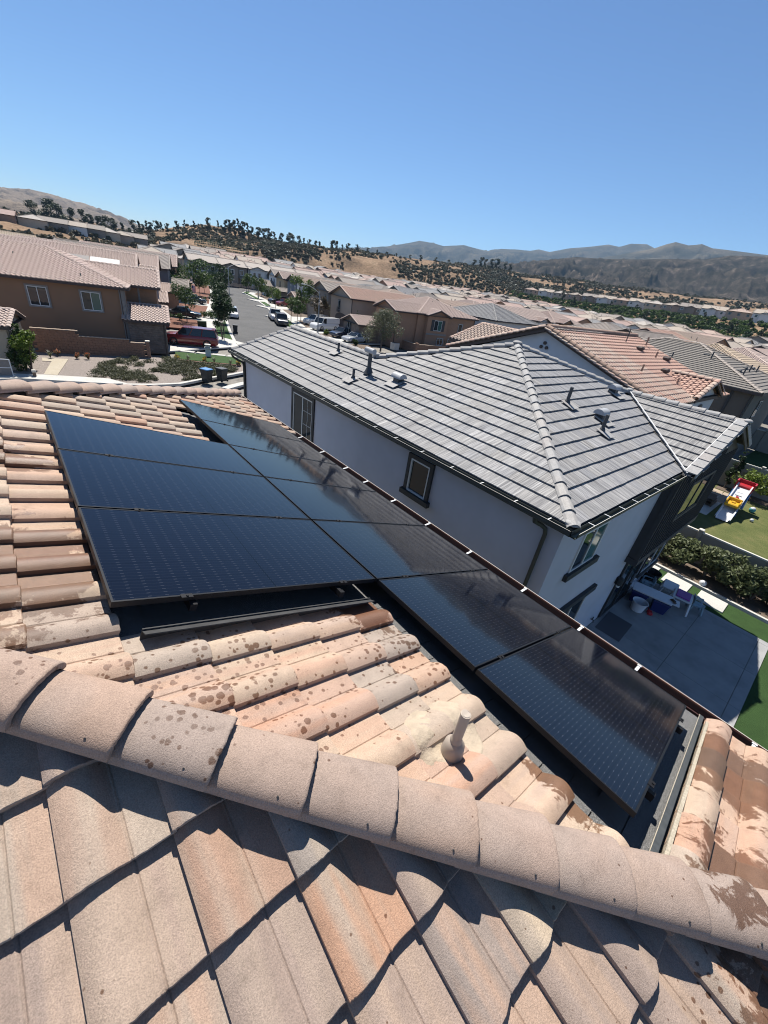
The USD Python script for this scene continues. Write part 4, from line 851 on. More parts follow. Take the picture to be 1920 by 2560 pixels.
def strip_mesh(name, line, off, w, z, matr, thick=0.13, parent=None, kind='structure', cut=()):
    pg = strip(line, off, w)
    for c in cut: pg = pg.difference(c)
    m = MB()
    for q in getattr(pg, 'geoms', [pg]): m.prism(q, z-thick, z)
    return m.build(name, matr, parent, kind=kind)
LK2 = LK[2:]; RK2 = RK[1:]
strip_mesh('kerb', LK2, -0.001, 0.35, -6.975, M['concrete']); strip_mesh('kerb', RK2, 0.001, 0.35, -6.975, M['concrete'])
strip_mesh('parkway', LK2, -0.35, 1.5, -6.98, M['turf']); strip_mesh('parkway', RK2, 0.35, 1.3, -6.98, M['turf'])
strip_mesh('sidewalk', LK2, -1.85, 1.5, -6.974, M['concrete']); strip_mesh('sidewalk', RK2, 1.65, 1.7, -6.974, M['concrete'])
# driveways crossing the verge
for nm, a, b_, w, col in (('driveway', (9.5, 38.6), (19.8, 42.6), 5.6, 'concrete'), ('driveway', (13, 63.2), (24.5, 58.8), 4.6, 'concrete'), ('driveway', (20, 82.5), (31.5, 78), 4.6, 'concrete'), ('driveway', (34, 53.4), (45.5, 55.8), 5.2, 'concrete'), ('driveway', (29.2, 44.6), (44, 46.8), 5.6, 'concrete'), ('driveway', (36.4, 67.0), (46, 69), 4.6, 'concrete'), ('driveway', (42.5, 84.0), (54, 87), 5, 'concrete'), ('driveway', (46.5, 98.5), (58, 100), 4.6, 'concrete')):
    l = LineString(g7([a, b_])).buffer(w/2, cap_style=2)
    MB().prism(l, -7.09, -6.968).build(nm, M[col], kind='structure')
strip_mesh('front_garden', LK2[1:], -3.35, 6.5, -6.985, M['mulch'], 0.1); strip_mesh('front_garden', RK2, 3.35, 7.0, -6.985, M['soil'], 0.1)
sheet('front_lawn', [(11.29, 35.98), (11.69, 35.84), (15.98, 33.76), (16.25, 32.5), (15.38, 30.57), (10.53, 32.91)], -6.97, M['turf'])
for k in range(4):
    a = np.array([12.1+k*1.22, 36.7-k*0.72]); 
    sheet('stepping_slab', [tuple(a), tuple(a+[1.05, -0.62]), tuple(a+[0.75, -1.15]), tuple(a+[-0.3, -0.5])], -6.95, M['concrete'], 0.1)
sheet('planting_bed', [(-1.5, 28.6), (4.33, 26.63), (5.2, 25.2), (8.36, 24.67), (9.57, 25.34), (10.88, 26.06), (12.71, 26.8), (14.6, 27.9), (15.6, 30.4), (10.5, 32.3), (7.7, 35), (-1.5, 36)], -7.01, M['gravel'], 0.15)
sheet('front_walk', [(-9, 27.0), (-0.3, 27.1), (4.4, 25.2), (5.2, 25.15), (4.33, 26.6), (0.96, 27.95), (-0.2, 28.2), (-1.2, 28.8), (-9, 29.0)], -6.96, M['concrete'], 0.2)
sheet('garden_path', [(1.26, 33.16), (2.79, 32.68), (1.64, 27.8), (0.94, 28.1), (1.71, 31.96), (1.18, 32.08)], -6.975, M['tan_path'], 0.1)
kp = [(4.9, 24.9), (6.5, 24.6), (8.36, 24.67), (9.57, 25.34), (10.88, 26.06), (12.71, 26.8), (14.6, 27.8), (16, 29.2), (17.6, 33), (19.4, 41.2)]
for q, nm in ((LineString(g7(kp)).buffer(0.16, cap_style=2), 'kerb'),): MB().prism(q, -7.1, -6.93).build(nm, M['concrete'], kind='structure')
MB().prism(LineString(g7([(11.0, 23.0), (11.9, 23.6), (12.9, 24.2), (15, 25.0)])).buffer(0.3, cap_style=2), -7.1, -6.94).build('kerb', M['concrete'], kind='structure')
e = thing('garden_edging', 'low stone edging between the green turf and the planting bed', 'edging')
pl = g7([(10.4, 32.2), (12.06, 31.2), (15.2, 30.0)])
for (a, b_) in zip(pl[:-1], pl[1:]):
    n_ = int(np.hypot(b_[0]-a[0], b_[1]-a[1])/0.42)
    for k in range(n_):
        p0 = np.array(a)+(np.array(b_)-a)*k/n_; p1 = np.array(a)+(np.array(b_)-a)*(k+0.94)/n_
        MB().bar((*p0, -6.93), (*p1, -6.93), 0.16, 0.16+RND.uniform(-.02, .03)).build('stone_block', M['block'], e)

# ------------------------------------------------------------------ plants
def leaf_cloud(rng, clumps, n, size, squash=1.0, droop=0.0):
    """leaf quads through clumps (x, y, z, r): leaf-sized faces, denser towards each clump's skin"""
    c = np.asarray(clumps, float); w = c[:, 3]**2; k = rng.choice(len(c), n, p=w/w.sum())
    d = rng.normal(size=(n, 3)); d /= np.linalg.norm(d, axis=1, keepdims=True)
    r = c[k, 3]*rng.uniform(0.25, 1.0, n)**0.5*rng.uniform(0.8, 1.12, n)
    P = c[k, :3]+d*r[:, None]*np.array([1, 1, squash])
    nrm = d*0.6+rng.normal(size=(n, 3))*0.7+np.array([0, 0, 0.35]); nrm /= np.linalg.norm(nrm, axis=1, keepdims=True)
    a = np.cross(nrm, rng.normal(size=(n, 3))); a /= np.linalg.norm(a, axis=1, keepdims=True); b = np.cross(nrm, a)
    s = size*rng.uniform(0.6, 1.25, n)[:, None]
    q = np.stack([P-a*s*0.75, P-b*s*0.38+nrm*s*0.06, P+a*s*0.75, P+b*s*0.38+nrm*s*0.06], 1).reshape(-1, 3)
    f = np.arange(4*n).reshape(-1, 4)
    return q, f
def tree(name, label, loc, h, r, leaf, n=900, size=0.16, cb=0.28, shape='round', seed=0, group=None, trunk=0.06, cat='tree', stems=1, clump=0.42, nc=16):
    rng = np.random.default_rng(seed); t = thing(name, label, cat, loc, group=group)
    m = MB(); cz0, cz1 = h*cb, h
    tops = []
    for s in range(stems):
        ox, oy = (rng.normal(0, r*0.22, 2) if stems > 1 else (0, 0))
        p = [np.array([ox*0.4, oy*0.4, -0.1]), np.array([ox*0.7+rng.normal(0, .03), oy*.7+rng.normal(0, .03), cz0*0.9]), np.array([ox+rng.normal(0, .06*r), oy+rng.normal(0, .06*r), cz0+(cz1-cz0)*0.45]), np.array([ox*1.1, oy*1.1, cz0+(cz1-cz0)*0.8])]
        m.tube(p, [trunk, trunk*0.8, trunk*0.5, trunk*0.18], 7); tops.append(p[2])
    for k in range(6):
        a = rng.uniform(0, 2*PI); b0 = np.array([0, 0, cz0+(cz1-cz0)*rng.uniform(0, 0.45)]); e_ = b0+np.array([math.cos(a)*r*0.7, math.sin(a)*r*0.7, (cz1-cz0)*rng.uniform(0.15, 0.35)])
        m.tube([b0, (b0+e_)/2+[0, 0, 0.04*h], e_], [trunk*0.45, trunk*0.3, trunk*0.1], 5)
    m.build('trunk', M['bark'], t, smooth=50)
    cl = []
    for k in range(nc):
        z = rng.uniform(0, 1)**(0.9)
        prof = {'round': math.sqrt(max(0.05, 1-(2*z-1)**2)), 'cone': (1.03-z)**0.75, 'column': min(1, 2.6*(1.04-z))*0.9, 'vase': 0.35+0.65*min(1, z*1.6)*math.sqrt(max(.1, 1.15-z)), 'spread': math.sqrt(max(0.1, 1-(1.5*z-0.55)**2))}[shape]
        a = rng.uniform(0, 2*PI); rad = r*prof*rng.uniform(0.25, 0.9); cr = r*clump*rng.uniform(0.7, 1.25)*max(prof, .35)
        cl.append((math.cos(a)*rad, math.sin(a)*rad, cz0+(cz1-cz0)*(0.06+0.88*z), cr))
    v, f = leaf_cloud(rng, cl, n, size)
    MB().add(v, f).build('crown', M[leaf], t)
    return t
def shrub(name, label, loc, h, r, leaf, n=500, size=0.09, seed=0, group=None, cat='shrub', flowers=None, nf_=0):
    rng = np.random.default_rng(seed); t = thing(name, label, cat, loc, group=group)
    m = MB()
    for k in range(7):
        a = rng.uniform(0, 2*PI); e_ = np.array([math.cos(a)*r*0.6, math.sin(a)*r*0.6, h*rng.uniform(.55, .9)])
        m.tube([(0, 0, -0.03), e_*[.4, .4, .6], e_], [0.02+0.012*h, 0.012, 0.004], 5)
    m.build('stem', M['bark'], t)
    cl = [(math.cos(a)*r*q, math.sin(a)*r*q, h*z, min(h, r)*rng.uniform(.26, .45)) for a, q, z in zip(rng.uniform(0, 2*PI, 13), rng.uniform(0, .75, 13), rng.uniform(.28, .85, 13))]
    v, f = leaf_cloud(rng, cl, n, size); MB().add(v, f).build('foliage', M[leaf], t)
    if flowers:
        v, f = leaf_cloud(rng, [(c[0], c[1], c[2]+c[3]*.5, c[3]*0.8) for c in cl], nf_, size*0.9); MB().add(v, f).build('flowers', M[flowers], t)
    return t
def spiky(name, label, loc, h, n, leaf, seed, cat='plant', spread=0.8):
    rng = np.random.default_rng(seed); t = thing(name, label, cat, loc); m = MB()
    for k in range(n):
        a = rng.uniform(0, 2*PI); l = h*rng.uniform(.7, 1.1); d = np.array([math.cos(a), math.sin(a), 0]); s = np.array([-d[1], d[0], 0])*0.022*h*1.4
        p = [np.zeros(3), d*l*spread*0.35+[0, 0, l*.65], d*l*spread*0.8+[0, 0, l*.85]]
        m.add([p[0]-s, p[0]+s, p[1]+s, p[1]-s, p[2]], [[0, 1, 2], [0, 2, 3], [3, 2, 4]])
    m.build('leaves', M[leaf], t); return t
def gp(x, y): return g7([(x, y)])[0]
sz = -6.97
for k, ((x, y), h, lab) in enumerate((((18.6, 43.2), 4.2, 'nearest dark green street tree, in the grass beside the red car'), ((21.0, 49.6), 4.4, 'second dark green street tree from the red car, by the black bin'), ((23.2, 56.4), 4.7, 'dark green street tree beside the parked white car'), ((25.6, 63.0), 4.9, 'dark green street tree past the parked white car'), ((28.2, 70.2), 4.8, 'dark green street tree halfway up the left pavement'), ((32.0, 80.0), 4.6, 'dark green street tree near the far end of the left pavement'))):
    tree('street_tree', lab, (*gp(x, y), sz), h+.6, 1.4, 'leaf_dark', 2200, 0.18, 0.24, 'column', 100+k, stems=3 if k == 0 else 1, trunk=0.05, nc=20)
tree('flowering_tree', 'small green tree with dark trunk in front of the dark sedan', (*gp(18.5, 55.9), sz), 4.9, 1.75, 'leaf_mid', 1500, 0.17, 0.30, 'round', 120, trunk=0.06)
tree('yard_tree', 'big olive green tree at the left side of the street bend', (*gp(33.5, 96), sz), 7.5, 3.0, 'leaf_mid', 1400, 0.32, 0.2, 'round', 121)
tree('yard_tree', 'round dark tree at the far end of the left pavement', (*gp(44.2, 112), sz), 6.8, 2.9, 'leaf_dark', 1400, 0.32, 0.15, 'round', 122)
tree('yard_tree', 'bushy green tree behind the grey hatchback on the left', (*gp(27.2, 85), sz), 4.6, 2.6, 'leaf_mid', 1300, 0.26, 0.08, 'round', 123)
tree('yard_tree', 'bright light green tree standing between the taupe house and the street', (*gp(40.6, 64.3), sz), 7.4, 2.5, 'leaf_light', 2200, 0.22, 0.3, 'vase', 124)
tree('yard_tree', 'reddish leaved tree left of the white van', (*gp(43.2, 61.8), sz), 4.6, 1.5, 'leaf_red', 1200, 0.18, 0.28, 'vase', 125)
tree('yard_tree', 'thin pinkish tree behind the bright green one', (*gp(45.2, 67.5), sz), 5.6, 1.8, 'leaf_red', 800, 0.18, 0.3, 'vase', 126)
tree('yard_tree', 'pale silvery tree in front of the taupe house porch', (*gp(47.6, 63.5), sz), 5.6, 1.7, 'leaf_olive', 1300, 0.17, 0.25, 'column', 127)
tree('street_tree', 'slim green street tree by the white pickup', (*gp(37.7, 62.6), sz), 4.0, 1.3, 'leaf_light', 900, 0.18, 0.4, 'round', 128)
tree('street_tree', 'slim green street tree with a thin trunk left of the lamp post', (*gp(36.9, 59.0), sz), 3.9, 1.2, 'leaf_mid', 900, 0.18, 0.4, 'round', 129)
tree('street_tree', 'green street tree on the right pavement near the red car', (*gp(45.0, 83.0), sz), 4.4, 1.5, 'leaf_light', 900, 0.2, 0.38, 'round', 130)
tree('street_tree', 'darker green street tree just past the one near the red car', (*gp(45.6, 87.4), sz), 4.2, 1.4, 'leaf_mid', 900, 0.2, 0.38, 'round', 131)
tree('street_tree', 'round green street tree at the right of the street bend', (*gp(50.8, 104.5), sz), 4.8, 1.8, 'leaf_mid', 900, 0.24, 0.35, 'round', 132)
tree('street_tree', 'small green street tree beside the bend in front of the townhouses', (*gp(53.8, 118.5), sz), 4.6, 1.6, 'leaf_mid', 800, 0.26, 0.35, 'round', 133)
tree('olive_tree', 'silvery green olive tree in front of the brown house with stone porch', (*gp(38.4, 38.4), sz), 5.4, 2.75, 'leaf_olive', 4600, 0.16, 0.28, 'spread', 134, trunk=0.13, nc=26, clump=0.36)
shrub('corner_bush', 'bright green conical bush at the corner of the cream house', (*gp(0.40, 29.1), -7.0), 2.7, 0.95, 'leaf_lime', 1500, 0.14, 135)
tree('corner_bush', 'dark lower part of green bush against the cream house wall', (*gp(0.15, 29.35), -7.0), 3.1, 0.95, 'leaf_mid', 2200, 0.13, 0.05, 'cone', 136, cat='shrub', nc=26)
for k, (x, y) in enumerate(((23.3, 60.6), (24.0, 62.2), (22.6, 61.4), (16.6, 57.5), (17.9, 57.0), (30.2, 83.4))):
    shrub('hedge_shrub', ['round green shrub nearest the pavement in the mulch bed', 'round green shrub at the back of the mulch bed', 'left shrub of three in the mulch bed', 'low green plant left of the flowering tree', 'dark round shrub at the foot of the flowering tree', 'shrub beside the grey hatchback'][k], (*gp(x, y), sz), 0.9, 0.75, 'leaf_mid', 500, 0.12, 140+k)
for k, (x, y, h_, r_, lf) in enumerate(((27.8, 90.5, 5.2, 2.2, 'leaf_dark'), (31.5, 101, 5.8, 2.6, 'leaf_mid'), (37.5, 105, 4.8, 2.4, 'leaf_light'), (36, 91, 5.0, 1.5, 'leaf_dark'), (39.6, 100, 5.0, 1.6, 'leaf_dark'), (22.0, 73.5, 3.6, 1.6, 'leaf_mid'), (55.5, 112.5, 4.6, 1.8, 'leaf_light'), (58.5, 128, 5, 2, 'leaf_mid'), (66, 138.5, 4.5, 1.7, 'leaf_dark'), (74, 138, 5, 1.9, 'leaf_mid'))):
    tree('yard_tree', ['dark tree behind the grey hatchback by the houses', 'mid green tree at the houses near the street bend', 'light green bush tree by the pavement near the bend', 'dark street tree fourth from the far end of the left pavement', 'last dark street tree before the bend', 'green shrub tree between the two driveways on the left', 'light green tree before the pale blue white house', 'green tree by the small red sign', 'dark tree in front of the far townhouses, left one', 'green tree in front of the far townhouses, right one'][k], (*gp(x, y), sz), h_, r_, lf, 1100, .26, .2, 'round', 320+k)
# planted bed: creeping ground cover, flowers, grasses
rng = np.random.default_rng(50)
cov = Polygon(g7([(3.2, 27.4), (6.2, 25.5), (9.2, 25.3), (10.9, 26.4), (13.8, 28.0), (14.6, 29.4), (11.2, 31.5), (9.7, 33.2), (7.5, 33.6), (4.6, 31.0), (4.2, 29.2)]))
cl = []
while len(cl) < 720:
    p = rng.uniform(cov.bounds[:2], cov.bounds[2:])
    if cov.contains(__import__('shapely').geometry.Point(p)) and meshkit.fbm(np.array([[p[0]*.5, p[1]*.5, 0.]]), 3, 5)[0] > 0.39: cl.append((p[0], p[1], -6.98+rng.uniform(0, .14), rng.uniform(.16, .36)))
v, f = leaf_cloud(rng, cl, 42000, 0.075, 0.6)
MB().add(v, f).build('ground_cover', M['leaf_cover'], label='grey green creeping shrubs spread over the gravel bed', cat='ground cover', kind='stuff')
for k, (x, y, lf, lab) in enumerate(((10.55, 32.6, 'flower_y', 'yellow flowering plant at the left end of the turf'), (12.5, 31.6, 'flower_y', 'yellow flowering plant in the middle of the turf edge'), (16.0, 29.9, 'flower_y', 'yellow flowering plant at the right end by the grey roof'), (14.9, 30.1, 'flower_y', 'small yellow flowering plant before the right end of the turf edge'), (4.05, 32.7, 'flower_o', 'orange plant by the garden wall, right one'), (3.35, 32.9, 'flower_o', 'dusty pale plant by the garden wall'), (2.3, 33.9, 'flower_o', 'dark red plant in the shade of the garden wall'))):
    shrub('flower_plant', lab, (*gp(x, y), -6.98), 0.42, 0.3, 'leaf_cover', 160, 0.07, 160+k, cat='flowers', flowers=lf, nf_=110)
for k, (x, y, lab) in enumerate(((11.3, 32.1, 'small spiky plant left of the middle yellow flowers'), (13.2, 31.2, 'spiky pale plant right of the middle yellow flowers'), (14.4, 30.5, 'spiky pale plant next to the orange flowers at the turf edge'), (15.6, 29.9, 'tall spiky plant by the rightmost yellow flowers'), (1.75, 33.1, 'dark spiky plant at the start of the garden path'))):
    spiky('spiky_plant', lab, (*gp(x, y), -6.98), 0.6, 26, 'leaf_olive', 180+k)

# ------------------------------------------------------------------ street furniture
def bin_(label, x, y, rot, lid, body='p_binblack', h=1.02):
    t = thing('wheelie_bin', label, 'bin', (x, y, -7.09), rot)
    pr = np.array([[(-0.24, -0.26, .06), (0.24, -0.26, .06), (0.24, 0.26, .06), (-0.24, 0.26, .06)], [(-0.29, -0.33, h*.93), (0.29, -0.33, h*.93), (0.29, 0.36, h*.93), (-0.29, 0.36, h*.93)]], float)
    m = MB().add(pr.reshape(-1, 3), [[0, 1, 5, 4], [1, 2, 6, 5], [2, 3, 7, 6], [3, 0, 4, 7], [0, 3, 2, 1], [4, 5, 6, 7]])
    m.box(-0.31, 0.31, -0.35, -0.325, h*.86, h*.93).box(-.31, .31, 0.355, .38, h*.86, h*.93); m.build('body', M[body], t)
    MB().rbox(-0.32, 0.32, -0.37, 0.40, h*.93, h*1.0, .03).build('lid', M[lid], t)
    MB().tube([(-.25, .42, h*.9), (.25, .42, h*.9)], .016, 6).build('handle', M[body], t)
    for sx in (-1, 1): MB().tube([(sx*.24, .28, .1), (sx*.3, .28, .1)], .1, 12).build('wheel', M['tyre'], t)
bin_('black wheelie bin with a blue lid at the kerb, left of a pair', *gp(10.55, 25.35), 205, 'p_binblue')
bin_('all black wheelie bin right of the blue lidded one', *gp(11.75, 25.5), 200, 'p_binblack')
bin_('black wheelie bin at the kerb beside the street trees', *gp(22.3, 48.9), 160, 'p_binblack')
t = thing('utility_box', 'dark green utility box by the pavement behind the red car', 'utility box', (*gp(19.2, 52.1), -7.0), -20)
MB().rbox(-.55, .55, -.4, .4, 0, .72, .04).build('cabinet', M['leaf_dark'], t); MB().box(-.6, .6, -.45, .45, -.05, .05).build('plinth', M['concrete'], t)
t = thing('mailbox_pillar', 'pale stucco mailbox pillar in front of the red car', 'mailbox', (*gp(13.7, 34.1), -7.0), -20)
MB().rbox(-.24, .24, -.26, .26, 0, .72, .02).build('pillar', M['stucco_white2'], t); MB().rbox(-.30, .30, -.32, .32, .72, .82, .02).build('ledge', M['concrete'], t)
MB().rbox(-.2, .2, -.22, .22, .82, 1.04, .03).build('letter_box', M['fence_cap'], t); MB().rbox(-.26, .26, -.28, .28, 1.04, 1.10, .02).build('cap', M['concrete'], t)
def lamp(label, x, y, h, ang, arm, matr, z=-7.05):
    t = thing('street_lamp', label, 'street lamp', (x, y, z), ang)
    MB().lathe([(0.16, 0), (0.15, .3), (.10, .38), (.075, h*.6), (.055, h), (0, h+.05)], (0, 0, 0), 12).build('pole', matr, t, smooth=40)
    s = np.linspace(0, 1, 9); MB().tube(np.stack([arm*s, 0*s, h-.3+.9*np.sin(s*PI/2)], -1), 0.04, 7).build('arm', M['vent_metal'], t, smooth=40)
    MB().rbox(arm-.1, arm+.6, -.14, .14, h+.53, h+.68, .05).build('lamp_head', M['vent_metal'], t)
lamp('dark lamp post in front of the white van', *gp(36.7, 52.1), 5.9, 150, 2.2, M['steel'])
lamp('pale arched street lamp over the bend, left of the dark lamp post', *gp(41.2, 99), 6.6, 20, 3.0, M['vent_metal'])
lamp('pale arched street lamp rising behind the red tile roof', 54.5, 19.0, 6.2, 130, 3.2, M['vent_metal'])
lamp('pale arched street lamp beyond the yellow house', *gp(52.5, 108), 6.4, 160, 2.6, M['vent_metal'])

# ------------------------------------------------------------------ cars
def car(label, x, y, head, col, kind='sedan', group=None, z=-7.1, cat='car'):
    """kinds differ in side outline; all have body, glasshouse, wheels and lamps"""
    S = dict(sedan=(4.7, .90, .62, 1.43, 0.92, [-.62, -.30, .42, .20]), suv=(4.8, .95, .74, 1.72, 1.05, [-.96, -.86, .42, .22]), mpv=(5.2, .99, .76, 1.76, 1.08, [-.97, -.90, .50, .26]), van=(5.4, 1.0, .85, 1.95, 1.15, [-.99, -.97, .58, .40]), pickup=(5.5, .97, .78, 1.8, 1.08, [-.18, -.12, .40, .22]), coupe=(4.6, .92, .60, 1.34, 0.88, [-.80, -.32, .40, .12]), hatch=(4.4, .91, .66, 1.55, 0.98, [-.95, -.72, .46, .22]))[kind]
    L, hw, wb, H, belt, (b0, t0, b1, t1) = S; hl = L/2
    t = thing('parked_'+{'van': 'van', 'pickup': 'pickup'}.get(kind, 'car'), label, cat, (x, y, z), head, group)
    xs = np.array([-1, -.985, -.9, -.6, -.2, .2, .45, .6, .85, .97, 1])*hl
    bk = belt*(.97 if kind != 'pickup' else .93)
    top = np.interp(xs/hl, [-1, -.985, -.9, b0 if b0 > -.9 else -.89, b1, .85, .97, 1], [bk*.80, bk*.93, bk, belt, belt, belt*(.86 if kind in ('sedan', 'coupe') else .93), belt*.78, belt*.62])
    wdt = hw*np.interp(xs/hl, [-1, -.97, -.85, .8, .95, 1], [.80, .92, 1, 1, .90, .74]); bot = np.interp(xs/hl, [-1, -.9, .9, 1], [.34, .22, .22, .30])
    sec = []
    for X, w, z0, z1 in zip(xs, wdt, bot, top):
        c = [(-.86*w, z0), (-w, z0+.18), (-w*1.0, z0+(z1-z0)*.62), (-w*.95, z1-.05), (-w*.84, z1), (w*.84, z1), (w*.95, z1-.05), (w, z0+(z1-z0)*.62), (w, z0+.18), (.86*w, z0)]
        sec.append([(X, a, b) for a, b in c+[c[0]]])
    m = MB().grid(np.array(sec))
    for s in (sec[0], sec[-1]): m.add(s[:-1], [[0, k, k+1] for k in range(1, 9)])
    body = m.build('body', M['car_'+col], t, smooth=40)
    ti = hw*.76 if kind != 'van' else hw*.86
    G = np.array([[(b0*hl, s*hw*.90, belt-.02) for s in (-1, 1)]+[(b1*hl, s*hw*.90, belt-.02) for s in (1, -1)], [(t0*hl, s*ti, H-.04) for s in (-1, 1)]+[(t1*hl, s*ti, H-.04) for s in (1, -1)]], float)
    MB().add(G.reshape(-1, 3), [[0, 1, 5, 4], [1, 2, 6, 5], [2, 3, 7, 6], [3, 0, 4, 7]]).build('glasshouse', M['pane'], t)
    MB().rbox(t0*hl-.03, t1*hl+.03, -ti-.015, ti+.015, H-.06, H, .03).build('roof', M['car_'+col], t)
    pm = MB()
    for i in range(4): pm.bar(G[0][i]*[1, 1.012, 1], G[1][i]*[1, 1.012, 1], .07, .05)
    for f in ((.5,) if kind in ('coupe', 'pickup') else (.38, .68) if kind != 'van' else (.62,)):
        for s in (0, 1):
            i, j = (0, 3) if s == 0 else (1, 2)
            pm.bar(G[0][i]*(1-f)+G[0][j]*f, G[1][i]*(1-f)+G[1][j]*f, .06, .05)
    if kind == 'van':
        for s in (-1, 1): pm.add([(b0*hl, s*hw*.915, belt), (.18*hl, s*hw*.915, belt), (.18*hl, s*(ti+.012), H-.05), (t0*hl, s*(ti+.012), H-.05)], [[0, 1, 2, 3]])
    pm.build('pillar', M['car_'+col], t)
    if kind == 'pickup': MB().box(-.95*hl, -.22*hl, -hw*.78, hw*.78, belt-.02, belt+.004).build('cargo_bed', M['p_black'], t)
    wr = .34 if kind not in ('van', 'suv', 'mpv', 'pickup') else .39
    for sx in (-.60, .60):
        for s in (-1, 1):
            y0 = s*(hw*.99)
            w = MB().lathe([(wr*.62, -.11), (wr*.93, -.11), (wr, -.08), (wr, .08), (wr*.93, .11), (wr*.62, .11)], n=22)
            v, f = w.get(); v = np.stack([v[:, 0]+sx*hl, v[:, 2]+y0-s*.08, v[:, 1]+wr], -1)
            ty = MB().add(v, f).build('wheel', M['tyre'], t, smooth=40)
            r = MB().tube([(sx*hl, y0-s*.09, wr), (sx*hl, y0+s*.012, wr)], wr*.17, 10)
            for k in range(5):
                a = k*2*PI/5; r.bar((sx*hl, y0+s*.008, wr), (sx*hl+math.cos(a)*wr*.63, y0+s*.008, wr+math.sin(a)*wr*.63), .02, .07, up=(0, 1, 0))
            r.build('rim', M['rim'], ty)
            MB().tube([(sx*hl, y0-s*.07, wr), (sx*hl, y0-s*.06, wr)], wr*.64, 16).build('brake_shadow', M['p_black'], ty)
    zt = belt*.74
    for s in (-1, 1):
        MB().rbox(.905*hl, .965*hl, s*hw*.66-.16, s*hw*.66+.16, zt-.07, zt+.05, .03).build('headlight', M['lamp_clear'], t)
        MB().rbox(-.995*hl, -.955*hl, s*hw*.72-.15, s*hw*.72+.13, zt, zt+.14, .02).build('tail_light', M['lamp_red'], t)
        MB().rbox((b1-.06)*hl-.09, (b1-.06)*hl+.05, s*(hw+.10)-.09, s*(hw+.10)+.09, belt+.0, belt+.14, .03).build('wing_mirror', M['car_'+col], t)
    MB().rbox(.955*hl, .99*hl, -hw*.5, hw*.5, belt*.42, belt*.66, .02).build('grille', M['p_black'], t)
    return t
car('dark red people carrier parked on the driveway of the rust brown house', *gp(13.9, 39.4), 156, 'red', 'mpv', z=-6.965)
car('black sedan parked behind the small flowering tree on the left', *gp(19.3, 59.9), -22, 'black', 'sedan', z=-6.965)
car('grey hatchback on a driveway further up the left side', *gp(27.1, 79.9), -22, 'grey', 'hatch', z=-6.965)
car('white car parked at the left kerb of the street', *gp(28.2, 64.6), -110, 'white', 'hatch')
car('white pickup parked at the right kerb', *gp(35.9, 65.0), -110, 'white', 'pickup', cat='pickup truck')
car('black off-roader parked behind the white pickup', *gp(34.2, 59.3), -110, 'black', 'suv')
car('white panel van on the driveway of the tan house', *gp(39.7, 54.9), 194, 'white', 'van', cat='van', z=-6.965)
car('dark blue sedan beside the white van', *gp(39.0, 48.4), 190, 'navy', 'sedan', z=-6.965)
car('silver coupe in front of the stone porch', *gp(38.6, 44.6), 190, 'silver', 'coupe', z=-6.965)
car('white off-roader half hidden behind the reddish tree', *gp(41.6, 60.7), 190, 'white', 'suv', z=-6.985)
car('red car parked by the ochre house', *gp(51.0, 90.4), 190, 'red', 'hatch', z=-6.985)
car('black off-roader parked just past the red car', *gp(51.5, 95.0), 190, 'black', 'suv', z=-6.985)

# ------------------------------------------------------------------ house builder for the rest of the neighbourhood
def tile_plane(mb, a, b, up, run, ta, tb, kind, W=0.305, E=0.36, th=0.055):
    """relief of tile courses on a roof slope. a-b: eave line; up: unit vector up the slope; run: slope length;
    ta, tb: how far the two ends move along a-b at the top (hips give triangles and trapezoids)"""
    a, b, up = np.asarray(a, float), np.asarray(b, float), np.asarray(up, float)
    Lg = np.linalg.norm(b-a); U = (b-a)/Lg; Nn = np.cross(U, up); Nn = Nn if Nn[2] > 0 else -Nn
    n = max(1, int(math.ceil(run/E)))
    for c in range(n):
        v0, v1 = run*c/n, run*(c+1)/n
        e = [(ta*v0/run, Lg-tb*v0/run), (ta*v1/run, Lg-tb*v1/run)]
        if e[0][1]-e[0][0] < .05: continue
        if kind == 's':
            k0, k1 = math.floor(e[0][0]/W), math.ceil(e[0][1]/W)
            fr = np.array([0, .07, .16, .27, .38, .48, .58, .62, .999])
            u = (np.arange(k0, k1)[:, None]*W+fr[None]*W).ravel(); h = np.tile(s_profile(fr*W, W, 0.085), k1-k0)
        else:
            k0, k1 = math.floor(e[0][0]/W), math.ceil(e[0][1]/W)
            off = W*.5*(c % 2); u = (np.arange(k0-1, k1+1)[:, None]*W+np.array([0.0, .02, .98])[None]*W+off).ravel(); h = np.tile(np.array([-.008, 0, 0]), k1-k0+2)
        u0, u1 = np.clip(u, *e[0]), np.clip(u, e[1][0], max(e[1][1], e[1][0]+.01))
        m_ = (u > e[0][0]-W*.15) & (u < e[0][1]+W*.15)
        if m_.sum() < 2: continue
        u0, u1, h = u0[m_], u1[m_], h[m_]
        row = lambda uu, v, hh: a+uu[:, None]*U+v*up+hh[:, None]*Nn
        mb.grid(np.stack([row(u0, v0-.02, h-.012), row(u0, v0-.02, h+th), row(u1, v1-.02, h+.002)]))
